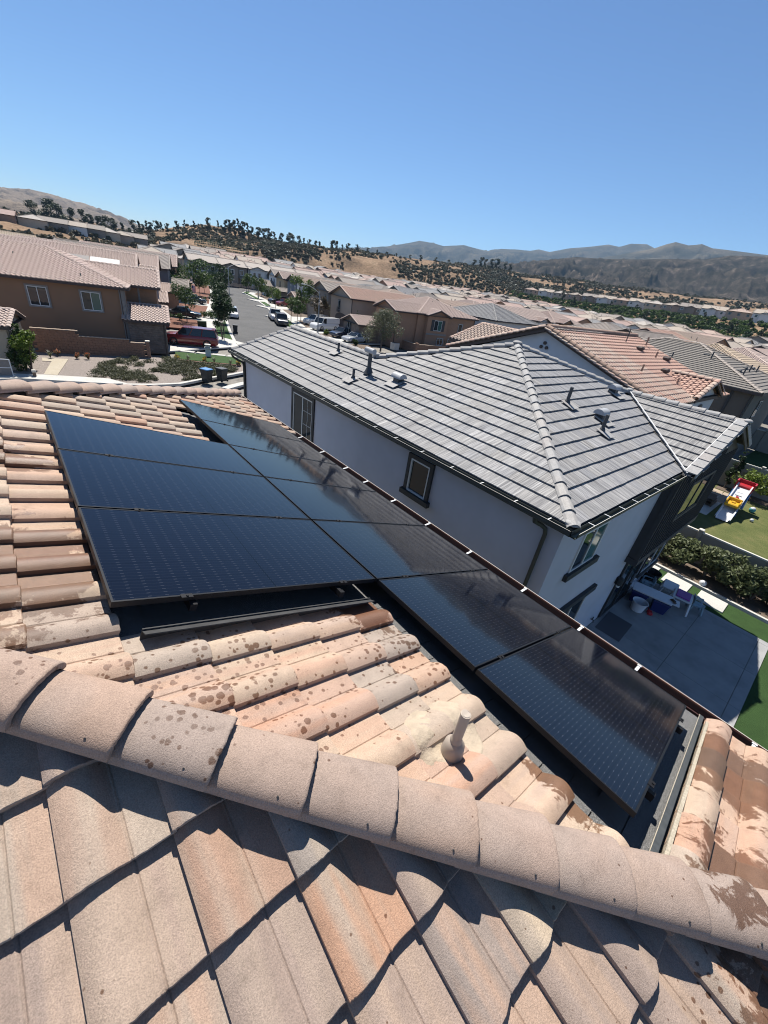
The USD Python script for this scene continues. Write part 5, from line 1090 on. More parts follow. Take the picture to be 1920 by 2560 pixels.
def block(parent, x0, x1, y0, y1, z0, z1, roof, wall, roofm, capm, kind='s', ov=.42, pitch=.335, detail=True, fascia=None, caps=True, wall_part='wall', roof_part='roof'):
    """walls with a hip ('h') or a gable roof (ridge along 'x' or 'y')"""
    w = MB().box(x0, x1, y0, y1, z0, z1)
    X0, X1, Y0, Y1 = x0-ov, x1+ov, y0-ov, y1+ov; ze = z1-.02
    wx, wy = X1-X0, Y1-Y0; c = 1/math.sqrt(1+pitch*pitch); s = c*pitch
    P = []; R = []
    if roof == 'h':
        if wx >= wy:
            hh = wy/2; zr = ze+hh*pitch; r0, r1 = (X0+hh, (Y0+Y1)/2, zr), (X1-hh, (Y0+Y1)/2, zr)
        else:
            hh = wx/2; zr = ze+hh*pitch; r0, r1 = ((X0+X1)/2, Y0+hh, zr), ((X0+X1)/2, Y1-hh, zr)
        run = hh/c
        P = [((X0, Y0, ze), (X1, Y0, ze), (0, c, s), run if wx >= wy else run, hh, hh), ((X1, Y1, ze), (X0, Y1, ze), (0, -c, s), run, hh, hh), ((X1, Y0, ze), (X1, Y1, ze), (-c, 0, s), run, hh, hh), ((X0, Y1, ze), (X0, Y0, ze), (c, 0, s), run, hh, hh)]
        cs = [(X0, Y0), (X1, Y0), (X1, Y1), (X0, Y1)]
        near_r = (r0, r1, r1, r0) if wx >= wy else (r0, r0, r1, r1)
        R = [((*q, ze), n_) for q, n_ in zip(cs, near_r)]+[(r0, r1)]
    elif roof == 'x':
        hh = wy/2; zr = ze+hh*pitch; run = hh/c; ym = (Y0+Y1)/2
        P = [((X0, Y0, ze), (X1, Y0, ze), (0, c, s), run, 0, 0), ((X1, Y1, ze), (X0, Y1, ze), (0, -c, s), run, 0, 0)]
        zg = ze+(ym-y0)*pitch+(-.02)
        for xx in (x0, x1): tri(w, (xx, y0, z1), (xx, y1, z1), (xx, ym, zg+ov*pitch-.05))
        R = [((X0, ym, zr), (X1, ym, zr))]+[((xx, yy, ze), (xx, ym, zr)) for xx in (X0+.07, X1-.07) for yy in (Y0, Y1)]
    else:
        hh = wx/2; zr = ze+hh*pitch; run = hh/c; xm = (X0+X1)/2
        P = [((X1, Y0, ze), (X1, Y1, ze), (-c, 0, s), run, 0, 0), ((X0, Y1, ze), (X0, Y0, ze), (c, 0, s), run, 0, 0)]
        for yy in (y0, y1): tri(w, (x0, yy, z1), (x1, yy, z1), (xm, yy, zr-.07))
        R = [((xm, Y0, zr), (xm, Y1, zr))]+[((xx, yy, ze), (xm, yy, zr)) for yy in (Y0+.07, Y1-.07) for xx in (X0, X1)]
    w.build(wall_part, wall, parent)
    rm, rt = MB(), MB()
    for a, b, up, run, ta, tb in P:
        if detail: tile_plane(rt, a, b, up, run, ta, tb, kind)
        a, b, up = map(np.array, (a, b, up)); U = unit(b-a)
        tri(rm, a-[0, 0, .05], b-[0, 0, .05], b+up*run-U*tb-[0, 0, .05], a+up*run+U*ta-[0, 0, .05])
    rp = rm.build(roof_part, roofm, parent)
    if detail: rt.build('roof_tiles', roofm, rp, kind='stuff')
    if caps:
        cm_ = MB()
        for a, b in R:
            a, b = np.array(a), np.array(b); L = np.linalg.norm(b-a)
            if L < .3: continue
            n = int(L/.36)+1; D = (b-a)/L; Wd = unit(np.cross(D, (0, 0, 1))) if abs(D[2]) < .99 else np.array([1., 0, 0]); Nn = np.cross(Wd, D)
            if Nn[2] < 0: Nn = -Nn
            an = np.linspace(-1.35, 1.35, 6) if kind == 's' else np.array([-1.3, -.5, .5, 1.3])
            for k in range(n):
                p = a+D*L*k/n; P2 = np.array([[p+D*v+Wd*.15*math.sin(q)+Nn*(.115*math.cos(q)-.01+.03*t) for q in an] for v, t in ((-.03, 1.0), (L/n, 0.0))])
                cm_.grid(P2); cm_.grid(np.stack([P2[0], P2[0]-Nn*.025]))
        cm_.build('ridge_caps', capm or roofm, rp, smooth=50)
    fm = MB(); zf = z1-.2
    if roof != 'y': fm.box(X0, X1, Y0-.03, Y0, zf, z1-.03).box(X0, X1, Y1, Y1+.03, zf, z1-.03)
    if roof != 'x': fm.box(X0-.03, X0, Y0, Y1, zf, z1-.03).box(X1, X1+.03, Y0, Y1, zf, z1-.03)
    if roof == 'x':
        for xx in (X0, X1):
            for yy in (Y0, Y1): fm.bar((xx, yy, ze-.1), (xx, (Y0+Y1)/2, zr-.1), .04, .18)
    if roof == 'y':
        for yy in (Y0, Y1):
            for xx in (X0, X1): fm.bar((xx, yy, ze-.1), ((X0+X1)/2, yy, zr-.1), .04, .18)
    fm.box(x0-ov+.02, x1+ov-.02, y0-ov+.02, y1+ov-.02, z1-.09, z1-.06)
    fm.build('fascia', fascia or M['trim_brown'], parent)
    return rp
def house(label, loc, rot, group=None):
    return thing('house', label, 'house', (*loc, GZ), rot, group=group)
def vents(parent, pts):
    for x, y, z, h in pts: MB().tube([(x, y, z-.1), (x, y, z+h)], .045, 8).build('vent_pipe', M['vent_dark'], parent)

# rust brown house on the left
h = house('rust brown two storey house with pink barrel tile hip roof and stone clad porch', (*gp(8.6, 35.2), ), -14.5)
block(h, -17, -1.0, .9, 12.5, 0, 5.15, 'h', M['stucco_rust'], M['tile_pink'], None)
block(h, -7.5, 1.4, 4.2, 11.0, 0, 5.2, 'x', M['stucco_rust'], M['tile_pink'], None, ov=.4)
block(h, -1.0, 1.9, .55, 6.0, 0, 2.75, 'x', M['stone'], M['tile_pink'], None, ov=.35, wall_part='stone_wall', roof_part='porch_roof', caps=True)
MB().box(-1.35, -1.0, .80, .9, 0, 5.0).build('corner_trim', M['trim_grey'], h)
for x, w_, p in ((-13.9, 1.25, M['pane_blind']), (-7.55, 1.25, M['pane']), (-4.05, 1.30, M['pane_green'])):
    window(h, (x, .9, 3.15), (1, 0), w_, 1.38, trim=M['trim_grey'], pane=[M['pane'], p], tw=.12, depth=.04)
MB().box(-.1, .05, 4.15, 4.2, 3.0, 5.1).box(-1.02, -.9, .86, .9, 3.3, 5.1).build('shutter', M['trim_grey'], h)
MB().tube([(-1.25, .82, 5.0), (-1.25, .80, 2.6), (-1.25, .8, .1)], .04, 8).build('downspout', M['trim_brown'], h)
MB().tube([(1.75, .47, 2.6), (1.75, .45, .1)], .045, 8).build('downspout', M['trim_brown'], h)
vents(h, [(-9.5, 4.6, 6.3, .7), (-8.6, 4.4, 6.25, .35), (-3.9, 1.6, 5.4, .4)]); MB().rbox(-10.5, -9.9, 4.2, 4.8, 6.1, 6.5, .05).build('roof_vent', M['vent_dark'], h)
# ledger stones on the porch wall facing us
for r_ in range(14):
    x = -1.0
    while x < 1.88:
        l = RND.uniform(.22, .55); e_ = min(x+l, 1.9)
        MB().box(x+.006, e_-.006, .50-RND.uniform(0, .03), .56, .1+r_*.178, .1+r_*.178+.168).build('ledger_stone', M['stone'], h); x += l
# second roof behind
h = house('pink tiled house with white solar panels behind the rust brown one', (*gp(12.2, 50.2), ), -14.5)
block(h, -20, -.6, .5, 11.5, 0, 5.3, 'x', M['stucco_white2'], M['tile_pink'], None)
block(h, -5, 1.4, 4.5, 10.5, 0, 5.0, 'x', M['stucco_white2'], M['tile_pink'], None)
block(h, -1.2, 2.3, 2.5, 7.5, 0, 2.7, 'x', M['stucco_white2'], M['tile_pink'], None, ov=.35, wall_part='porch_wall', roof_part='porch_roof')
MB().tube([(-.7, .42, 5.0), (-.7, .42, .1)], .05, 8).build('downspout', M['trim_dark'], h)
for k in range(2): MB().obox((-6.2+k*2.9, 2.6, 6.23), (1.4, .85, .03), ((1, 0, 0), (0, .948, .318), (0, -.318, .948))).build('solar_module', [M['trim_grey'], M['vent_metal']][k], h)
window(h, (-5.5, .5, 3.2), (1, 0), 1.2, 1.3, trim=M['trim_grey'])
h = house('ochre walled house third in the left row', (*gp(17.4, 64.5), ), -16)
block(h, -16, 0, 0, 11, 0, 5.2, 'x', M['stucco_orange'], M['tile_pink'], None); block(h, -1, 2.6, 3, 8, 0, 2.7, 'x', M['stucco_brown'], M['tile_pink'], None, ov=.35, wall_part='porch_wall', roof_part='porch_roof')
window(h, (-3.2, 0, 3.2), (1, 0), 1.1, 1.2, trim=M['trim_grey'])
h = house('dark walled house with grey roof fourth in the left row', (*gp(22.6, 78), ), -17)
block(h, -16, 0, 0, 11, 0, 5.3, 'x', M['stucco_blue'], M['tile_taupe'], None, kind='f'); block(h, -1, 2.8, 2.5, 8, 0, 2.7, 'x', M['stucco_white2'], M['tile_taupe'], None, kind='f', ov=.35, wall_part='porch_wall', roof_part='porch_roof')
fl = thing('flag', 'small red and white striped flag hanging from a porch on the left row', 'flag', (*gp(26.3, 79.6), -4.6), -20)
MB().tube([(0, 0, 0), (1.0, 0, .9)], .02, 6).build('flag_pole', M['white_vinyl'], fl)
for k in range(7): MB().obox((.55+.09*k, .01*math.sin(k), .02), (.045, .01, .62)).build('stripe', [M['p_red'], M['p_white']][k % 2], fl)
MB().obox((.62, -.015, .42), (.13, .01, .22)).build('canton', M['p_navy'], fl)
h = house('brown house with pink tiles fifth in the left row', (*gp(27.6, 91.5), ), -18)
block(h, -16, 0, 0, 11, 0, 5.3, 'x', M['stucco_brown'], M['tile_pink'], None); block(h, -1, 2.6, 2.5, 8, 0, 2.7, 'x', M['stucco_brown'], M['tile_pink'], None, ov=.35, wall_part='porch_wall', roof_part='porch_roof')
# cream single storey piece at the left edge
h = house('low cream house with barrel tile gable at the left edge of the picture', (*gp(-.31, 29.4), ), -13)
block(h, -9, 0, 0, 3.9, 0, 2.85, 'x', M['stucco_cream'], M['tile_pink'], None, ov=.28)
window(h, (0, .55, 1.0), (0, 1), .75, 1.5, trim=M['trim_grey'], cols=2)
MB().box(-.001, .03, 2.6, 3.35, 1.5, 2.45).build('niche_frame', M['stucco_tan'], h)
v_ = MB().tube([(0, 1.95, 3.1), (.03, 1.95, 3.1)], .11, 12).build('gable_vent', M['trim_brown'], h)
MB().rbox(-.01, .10, .35, 1.5, .72, .9, .02).build('sill', M['trim_grey'], h)
t = thing('gate_panel', 'white framed panel at the far left edge beside the cream house', 'gate', (*gp(-1.35, 27.9), -7.0), -10)
f_ = MB().box(0, .05, 0, .05, 0, 1.05).box(.75, .80, 0, .05, 0, 1.05).box(.05, .75, 0, .05, 1.0, 1.05).box(.05, .75, 0, .05, .5, .55); f_.build('frame', M['white_vinyl'], t); MB().box(.05, .75, .02, .03, .02, 1.0).build('panel', M['trim_grey'], t)
t = thing('garden_light', 'small square bollard light on the front walk', 'bollard light', (*gp(.45, 27.5), -6.96), 0)
MB().rbox(-.09, .09, -.09, .09, 0, .26, .02).build('post', M['wood'], t); MB().rbox(-.11, .11, -.11, .11, .26, .42, .03).build('lamp_head', M['fence_cap'], t)
# garden wall of brown blocks, built block by block
t = thing('garden_wall', 'stepped brown block garden wall in front of the rust brown house', 'garden wall', (*gp(8.45, 33.6), -7.08), 180-13.5)
for r_ in range(9):
    for k in range(19):
        x = k*.405+(.2 if r_ % 2 else 0)
        top = 1.15 if x < 1.1 else 1.35 if x < 4.6 else 1.75
        if (r_+1)*.2 > top+.12 or x > 7.3: continue
        MB().obox((x+.2, RND.uniform(-.006, .006), r_*.2+.1), (.197, .1, .096)).build('block', M['block'], t)
for a, b_, z in ((0, 1.2, 1.2), (1.2, 4.7, 1.42), (4.7, 7.7, 1.82)): MB().box(a, b_, -.13, .13, z-.005, z+.05).build('coping', M['stucco_tan'], t)
MB().rbox(-.25, .02, -.17, .17, 0, 1.35, .02).build('end_post', M['block'], t); MB().rbox(-.29, .06, -.21, .21, 1.35, 1.45, .03).build('post_cap', M['fence_cap'], t)

# brown house with stone porch across the street
h = house('light brown house with shuttered window, stone porch and pinkish tile hip roof', (43.8, 42.0), -8.5)
block(h, 3.8, 15.4, 0, 12.2, 0, 5.2, 'h', M['stucco_brown'], M['tile_pink'], None)
block(h, 0, 6, .3, 6.2, 0, 5.15, 'x', M['stucco_brown'], M['tile_pink'], None)
block(h, 5.2, 9.2, -.7, 4, 0, 5.1, 'y', M['stucco_brown'], M['tile_pink'], None, ov=.35)
block(h, -4.8, .4, 2.4, 7.6, 0, 2.6, 'x', M['stone'], M['tile_pink'], None, ov=.35, wall_part='stone_wall', roof_part='porch_roof')
window(h, (6.55, -.7, 3.0), (1, 0), 1.5, 1.45, pane=[M['pane'], M['pane_green']], trim=M['trim_grey'], tw=.06)
for x in (6.0, 8.1): MB().box(x, x+.5, -.76, -.7, 2.95, 4.5).build('shutter', M['trim_dark'], h)
MB().box(5.2, 9.2, -.78, -.7, 2.35, 2.6).build('belly_band', M['trim_grey'], h)
window(h, (12.1, 0, 3.05), (1, 0), .8, 1.15, trim=M['trim_grey'], sill=.1, cols=1); window(h, (7.6, -.7, .95), (1, 0), 1.2, 1.0, trim=M['trim_grey']); window(h, (10.4, 0, .8), (1, 0), .7, 1.1, trim=M['trim_grey'], cols=1)
window(h, (0, 2.4, 3.2), (0, -1), .7, 1.2, trim=M['trim_grey'], cols=1); window(h, (0, 4.6, 3.2), (0, -1), .7, 1.2, trim=M['trim_grey'], cols=1)
window(h, (-4.8, 6.2, .9), (0, -1), 1.2, 1.6, trim=M['trim_dark'])
MB().box(-2.6, -1.4, 2.33, 2.4, 0, 2.3).build('porch_door', M['wood'], h); MB().tube([(.1, .22, 5.0), (.1, .2, .1)], .05, 8).tube([(15.3, -.08, 5), (15.3, -.08, .1)], .05, 8).build('downspout', M['trim_brown'], h)
vents(h, [(9.0, 4.0, 6.4, .5), (12.5, 3.5, 6.3, .4)])
t = thing('patio_wall', 'low brick patio wall with corner post in front of the light brown house', 'garden wall', (45.2, 38.3, -7.1), -8.5)
for r_ in range(6):
    for k in range(22):
        x = k*.4+(.2 if r_ % 2 else 0)
        MB().obox((x+.2, 0, r_*.2+.1), (.196, .1, .095)).build('brick', M['block'], t)
for k in range(9):
    for r_ in range(6): MB().obox((0, .3+k*.4+(.2 if r_ % 2 else 0), r_*.2+.1), (.1, .196, .095)).build('brick', M['block'], t)
MB().box(.2, 9, -.14, .14, 1.2, 1.26).box(-.14, .14, .2, 4.0, 1.2, 1.26).build('coping', M['stucco_tan'], t); MB().rbox(-.22, .22, -.22, .22, 0, 1.45, .03).build('corner_post', M['block'], t)
t = thing('plant_pot', 'large grey square planter by the stone porch', 'planter', (42.9, 40.6, -7.05), 0)
MB().rbox(-.5, .5, -.5, .5, 0, .95, .05).build('pot', M['concrete'], t); MB().box(-.45, .45, -.45, .45, .93, .96).build('earth', M['soil'], t)
for k, (x, y, h_, lf, lab) in enumerate(((53.0, 41.0, 1.7, 'leaf_lime', 'bright yellow green bush behind the brick patio wall'), (48.5, 42.2, 2.4, 'leaf_dark', 'dark bush at the corner of the light brown house bay'), (60.0, 40.2, 2.6, 'leaf_mid', 'pointed green bush at the right end of the patio wall'), (37.6, 51.0, .95, 'leaf_lime', 'clipped lime bush left of the navy sedan'), (37.2, 42.6, .9, 'leaf_mid', 'clipped bush beside the silver coupe wheel'), (40.2, 45.1, 1.0, 'leaf_mid', 'clipped bush by the stone porch wall'))):
    shrub('front_bush', lab, (x, y, -7.1), h_, h_*.55, lf, 700, .13, 220+k)
tree('climbing_hedge', 'tall narrow green hedge on the tan house corner', (42.8, 50.3, -7.1), 4.2, .7, 'leaf_mid', 900, .14, .05, 'column', 231, cat='hedge')
# tan house with arched garage
h = house('tan stucco house with red tile gable and arched porch opening', (45.4, 55.8), -9)
block(h, 0, 15, 0, 8.5, 0, 5.3, 'x', M['stucco_tan'], M['tile_red'], None); block(h, 6, 18, 1, 12, 0, 5.4, 'h', M['stucco_tan'], M['tile_red'], None)
window(h, (0, 5.2, 3.0), (0, -1), .8, 1.6, trim=M['trim_dark'], cols=1); window(h, (8.5, 0, 3.3), (1, 0), .9, 1.0, trim=M['trim_grey'], cols=1)
m = MB(); pts = [(y, 0.0) for y in (1.2, 6.2)]; arch = [(6.2, 1.9)]+[(3.7+2.5*math.cos(a), 1.9+.75*math.sin(a)) for a in np.linspace(0, PI, 10)]+[(1.2, 1.9)]
pg = np.array([(1.2, 0)]+arch[::-1]+[(6.2, 0)]); tri(m, *[(-.012, y, z) for y, z in pg]); m.build('arched_opening', M['trim_brown'], h)
MB().tube([(.05, -.08, 5.1), (.05, -.08, .1)], .05, 8).build('downspout', M['trim_dark'], h)
MB().box(-.25, 0, 4.3, 5.3, 2.7, 2.76).build('balconette', M['trim_dark'], h)
for k in range(8): MB().box(-.25, -.22, 4.3+k*.14, 4.33+k*.14, 2.76, 3.5).build('baluster', M['trim_dark'], h)
# taupe house and its neighbours up the right side
h = house('taupe house with brown grey gables and lean-to porch roof', (49.2, 69), -10)
block(h, 0, 15, 0, 8, 0, 5.4, 'x', M['stucco_taupe'], M['tile_taupe'], None, kind='f'); block(h, 3, 16, -1.2, 9, 0, 5.2, 'h', M['stucco_taupe'], M['tile_taupe'], None, kind='f'); block(h, -2.5, .2, -.5, 4.5, 0, 2.8, 'x', M['stucco_taupe'], M['tile_taupe'], None, kind='f', ov=.3, wall_part='porch_wall', roof_part='porch_roof')
for y in (1.2, 4.6): window(h, (0, y+.8, 3.1), (0, -1), .75, 1.5, trim=M['trim_dark'], cols=1)
window(h, (1.2, 0, 3.2), (1, 0), .9, 1.3, trim=M['trim_dark'])
h = house('narrow white gabled house with red tiles between the taupe and slate ones', (50.8, 80.5), -11)
block(h, 0, 14, 0, 6, 0, 5.7, 'x', M['stucco_white2'], M['tile_red'], None); block(h, -2.2, .3, -.5, 5, 0, 2.8, 'x', M['stucco_tan'], M['tile_pink'], None, ov=.3, wall_part='porch_wall', roof_part='porch_roof')
for y in (1.2, 3.6): window(h, (0, y+.8, 3.2), (0, -1), .75, 1.6, trim=M['trim_grey'], cols=1)
h = house('slate sided house with grey brown roof and dark gable', (54.2, 90.5), -12)
block(h, 0, 14, 0, 8, 0, 5.4, 'x', M['stucco_blue'], M['tile_taupe'], None, kind='f'); block(h, 3, 16, -1.5, 9, 0, 5.3, 'h', M['stucco_taupe'], M['tile_taupe'], None, kind='f')
for y in (1.2, 4.6): window(h, (0, y+.8, 3.1), (0, -1), .75, 1.5, trim=M['white_vinyl'], cols=1)
h = house('ochre yellow house with pink roof at the bend of the street', (57.4, 103), -12)
block(h, 0, 14, 0, 8, 0, 5.5, 'x', M['stucco_yellow'], M['tile_pink'], None); block(h, -2.2, 6, -3.6, .2, 0, 2.7, 'x', M['stucco_taupe'], M['tile_taupe'], None, kind='f', wall_part='porch_wall', roof_part='porch_roof')
window(h, (0, 4.5, 2.9), (0, -1), .8, 1.8, trim=M['trim_dark'], cols=1); window(h, (8, 0, 3.3), (1, 0), .9, 1.1, trim=M['trim_dark'], cols=1)
h = house('pale blue white house with covered porch past the ochre one', (61.5, 116), -12)
block(h, 0, 13, 0, 8, 0, 5.6, 'x', M['stucco_white2'], M['tile_taupe'], None, kind='f'); block(h, -2.4, .3, 0, 7, 0, 2.8, 'x', M['stucco_white2'], M['tile_taupe'], None, kind='f', wall_part='porch_wall', roof_part='porch_roof')
for y in (1.4, 4.4): window(h, (0, y+.9, 3.2), (0, -1), .9, 1.5, trim=M['trim_dark'], cols=1)
# row across the end of the street
row = [('grey green townhouse with paired windows at the far end of the street', 'stucco_green', 48, 148, 'tile_taupe'), ('taupe townhouse with brown gable second in the row across the street end', 'stucco_taupe', 57.5, 147.5, 'tile_taupe'), ('white and grey townhouse third in the row across the street end', 'stucco_white2', 66.5, 146.5, 'tile_taupe'), ('olive townhouse with two lit windows fourth in the row across the street end', 'stucco_green', 75.5, 145.5, 'tile_taupe'), ('slate townhouse with stone bay at the right of the row across the street end', 'stucco_blue', 85, 144, 'tile_taupe')]
for k, (lab, wl, x, y, rf) in enumerate(row):
    h = house(lab, (x, y), -8)
    block(h, 0, 8.6, 0, 10, 0, 6.0, 'x', M[wl], M[rf], None, kind='f', detail=False); block(h, .4, 5.2, -1.5, 5, 0, 5.9, 'y', M[wl], M[rf], None, kind='f', detail=False, caps=False, wall_part='gable_wall', roof_part='gable_roof')
    for xx in (1.3, 3.0): window(h, (xx, -1.5, 3.6), (1, 0), .9, 1.4, trim=M['white_vinyl'], pane=M['pane_blind'] if k == 3 else M['pane'], cols=1)
    window(h, (6.3, 0, 3.6), (1, 0), 1.0, 1.4, trim=M['white_vinyl'], cols=2)
    MB().box(5.6, 8.2, -2.2, 0, 2.7, 2.85).box(5.7, 5.85, -2.1, -1.95, 0, 2.7).box(7.95, 8.1, -2.1, -1.95, 0, 2.7).build('porch', M['trim_grey'], h)
    MB().box(6.3, 7.2, -.05, 0, 0, 2.2).build('door', M['trim_dark'], h); window(h, (1.6, -1.5, .9), (1, 0), 1.6, 1.4, trim=M['white_vinyl'])
t = thing('low_fence', 'low pale fence in front of the far townhouses', 'fence', (54, 142.2, -7.1), -8)
for k in range(26): MB().box(k*.9, k*.9+.12, -.06, .06, 0, 1.2).build('post', M['stucco_tan'], t)
for z in (.35, .65, .95): MB().box(0, 23, -.03, .03, z, z+.16).build('rail', M['stucco_tan'], t)
t = thing('stop_sign', 'small red sign on a post at the end of the street', 'sign', (59.2, 133.0, -7.0), 30)
MB().tube([(0, 0, 0), (0, 0, 2.2)], .04, 6).build('post', M['vent_metal'], t); MB().tube([(0, -.03, 2.3), (0, .0, 2.3)], .42, 8).build('plate', M['p_red'], t)

# the red tiled house beyond the grey one
h3 = thing('red_tile_house', 'white house with red and orange barrel tile roof and three round gable vents', 'house')
tf3 = TileField(h3, 'roof_tile', 'roof_tiles_beyond')
RZ, RY, EY3, EZ3 = 0.64, 4.85, -1.60, -1.52
p3 = (RZ-EZ3)/(RY-EY3); c3 = 1/math.sqrt(1+p3*p3); s3 = c3*p3
lo = s_tile(0.305, .066, .44, .040, .050, 8, 2)
G3 = 28.5
for c in range(19):
    for k in range(40):
        x = 20.75+k*.305
        s_ = 6.85-c*.362
        if s_ < .3: continue
        O = np.array([x, EY3+s_*c3, EZ3+s_*s3-.07])
        pl = [(np.array([0, RY-.02, 0]), (0, -1, 0))]
        if x > G3-3.2: pl.append((np.array([G3-.1, .55, 0]), unit((-1, 1, 0)) if x < G3 else unit((1, 1, 0))))
        tf3.place(lo, O, UB, np.array([0, -c3, -s3]), np.array([0, -s3, c3]), M['tile_red'], planes=pl, tilt=.002)
for c in range(9):
    for k in range(9):
        for sgn in (-1, 1):
            s_ = 2.75-c*.362; y = -1.75+k*.305
            if s_ < .3: continue
            x = G3+sgn*(2.6-s_*c3); O = np.array([x, y if sgn < 0 else y+.305, -1.52+s_*s3-.07])
            tf3.place(lo, O, np.array([0, 1.0 if sgn < 0 else -1.0, 0]), np.array([sgn*c3, 0, -s3]), np.array([sgn*s3, 0, c3]), M['tile_red'], planes=[(np.array([G3, .55, 0]), unit((-1 if sgn < 0 else 1, -1, 0))), (np.array([G3+sgn*.02, 0, 0]), (sgn, 0, 0))], tilt=.002)
tf3.finish()
w = MB().box(21.2, 32.6, -1.15, 10.8, GZ, -1.62); tri(w, (21.2, -1.15, -1.62), (21.2, 10.8, -1.62), (21.2, RY, .45))
w.box(26.2, 30.8, -1.45, -1.1, GZ, -1.62); tri(w, (26.2, -1.45, -1.62), (30.8, -1.45, -1.62), (G3, -1.45, -.87)); w.build('wall', M['stucco_white'], h3)
for y, z in ((4.79, -.10), (4.95, -.31), (4.63, -.31)):
    MB().tube([(21.13, y, z), (21.21, y, z)], .085, 12).build('gable_vent', M['trim_brown'], h3)
m = MB(); 
for a, b_ in (((20.95, EY3, EZ3-.1), (20.95, RY, RZ-.1)), ((20.95, 11.3, EZ3-.1), (20.95, RY, RZ-.1))): m.bar(a, b_, .06, .2)
m.box(21, 33, EY3-.03, EY3+.01, EZ3-.2, EZ3-.03).bar((25.8, -1.72, -1.6), (G3, -1.72, -.75), .05, .18).bar((31.2, -1.72, -1.6), (G3, -1.72, -.75), .05, .18); m.build('barge_board', M['trim_brown'], h3)
def caprow(parent, a, b, matr, r=.15, hgt=.12, name='ridge_cap', lift=.03):
    a, b = np.array(a, float), np.array(b, float); L = np.linalg.norm(b-a); n = max(1, int(L/.365)); D = (b-a)/L; Wd = unit(np.cross(D, (0, 0, 1))); Nn = np.cross(Wd, D); Nn = Nn if Nn[2] > 0 else -Nn
    an = np.linspace(-1.5, 1.5, 9)
    for k in range(n):
        p = a+D*L*k/n
        P2 = np.array([[p+D*v+Wd*(r+.012*t)*math.sin(q)+Nn*(hgt*math.cos(q)+lift*t) for q in an] for v, t in ((-.04, 1.0), (L/n, 0.0))]); Q2 = P2-Nn*.02
        MB().grid(P2).grid(Q2[:, ::-1]).grid(np.stack([P2[0], Q2[0]])).build(name, matr, parent, smooth=40)
caprow(h3, (20.98, EY3+.1, EZ3+.06), (20.98, RY, RZ+.03), M['tile_cap_red'], name='rake_cap'); caprow(h3, (20.98, 11.2, EZ3+.06), (20.98, RY, RZ+.03), M['tile_red'], name='rake_cap')
caprow(h3, (32.7, RY, RZ+.03), (20.9, RY, RZ+.03), M['tile_cap_red']); caprow(h3, (G3, -1.75, -.68), (G3, .6, -.68), M['tile_red'])
caprow(h3, (25.9, -1.68, -1.48), (G3, -1.68, -.66), M['tile_red'], name='rake_cap'); caprow(h3, (31.1, -1.68, -1.48), (G3, -1.68, -.66), M['tile_red'], name='rake_cap')
m = MB(); tri(m, (20.9, EY3, EZ3-.05), (33, EY3, EZ3-.05), (33, RY, RZ-.05), (20.9, RY, RZ-.05)); tri(m, (20.9, 11.3, EZ3-.05), (33, 11.3, EZ3-.05), (33, RY, RZ-.05), (20.9, RY, RZ-.05)); tri(m, (25.8, -1.7, EZ3-.05), (G3, -1.7, -.78), (G3, .7, -.78)); tri(m, (31.2, -1.7, EZ3-.05), (G3, -1.7, -.78), (G3, .7, -.78)); m.build('roof_deck', M['deck'], h3)
wf = MB().box(27.9, 29.1, -1.50, -1.45, -3.7, -2.5); pts = [(28.5+.6*math.cos(a), -2.5+.55*math.sin(a)) for a in np.linspace(0, PI, 12)]
wf.add([(x, -1.50, z) for x, z in pts]+[(28.5, -1.5, -2.5)], [[i, i+1, 12] for i in range(11)]); wf = wf.build('arched_window', M['trim_dark'], h3); MB().box(28.0, 29.0, -1.515, -1.502, -3.6, -2.45).build('pane', M['pane'], wf)
for x, y, hh in ((24.6, .9, .35), (29.9, 2.2, .35), (26.9, -.3, .3), (31.6, 3.6, .5)):
    z = EZ3+(y-EY3)*p3; MB().tube([(x, y, z), (x, y, z+hh)], .05, 8).build('vent_pipe', M['tile_cap_red'], h3)
z = EZ3+(3.9-EY3)*p3; an_ = MB().tube([(29.0, 3.9, z), (29.0, 3.9, z+.75)], .03, 6).bar((28.6, 3.9, z+.72), (29.5, 3.9, z+.78), .04, .03).build('aerial', M['vent_dark'], h3)
for x, y in ((29.2, 3.0), (27.6, .7), (31.0, 1.9)):
    z = EZ3+(y-EY3)*p3; MB().rbox(x-.2, x+.2, y-.2, y+.2, z, z+.22, .06).build('roof_vent', M['trim_brown'], h3)
block(h3, 23.4, 29.0, 6.5, 12.5, GZ, -1.2, 'y', M['stucco_white'], M['tile_red'], None, wall_part='front_wall', roof_part='front_roof')
# brown grey hip roof house
h = thing('brown_roof_house', 'dark taupe house with wide brown grey flat tile hip roof at the right', 'house')
block(h, 38.0, 49.9, -2.2, 12.2, GZ, -1.5, 'h', M['stucco_dark'], M['tile_brown'], M['tile_taupe'], kind='f')
window(h, (38.0, 1.6, -3.6), (0, -1), 1.0, 1.1, trim=M['white_vinyl']); window(h, (41.5, -2.2, -3.6), (1, 0), 1.4, 1.2, trim=M['trim_dark'])
MB().box(37.93, 38.0, -1.0, -.85, GZ, -1.7).tube([(37.9, -2.1, -1.7), (37.9, -2.1, GZ)], .05, 8).build('downspout', M['trim_dark'], h)
for x, y in ((39.8, 4.2), (41.4, 2.0), (40.4, -.6), (43.8, -.3), (46, -.4)):
    z = -1.52+min(x-37.58, y+2.62)*.335; MB().tube([(x, y, z-.1), (x, y, z+.55)], .05, 8).build('vent_pipe', M['vent_dark'], h); MB().rbox(x+.5, x+.95, y+.3, y+.75, z+.05, z+.3, .05).build('roof_vent', M['vent_dark'], h)
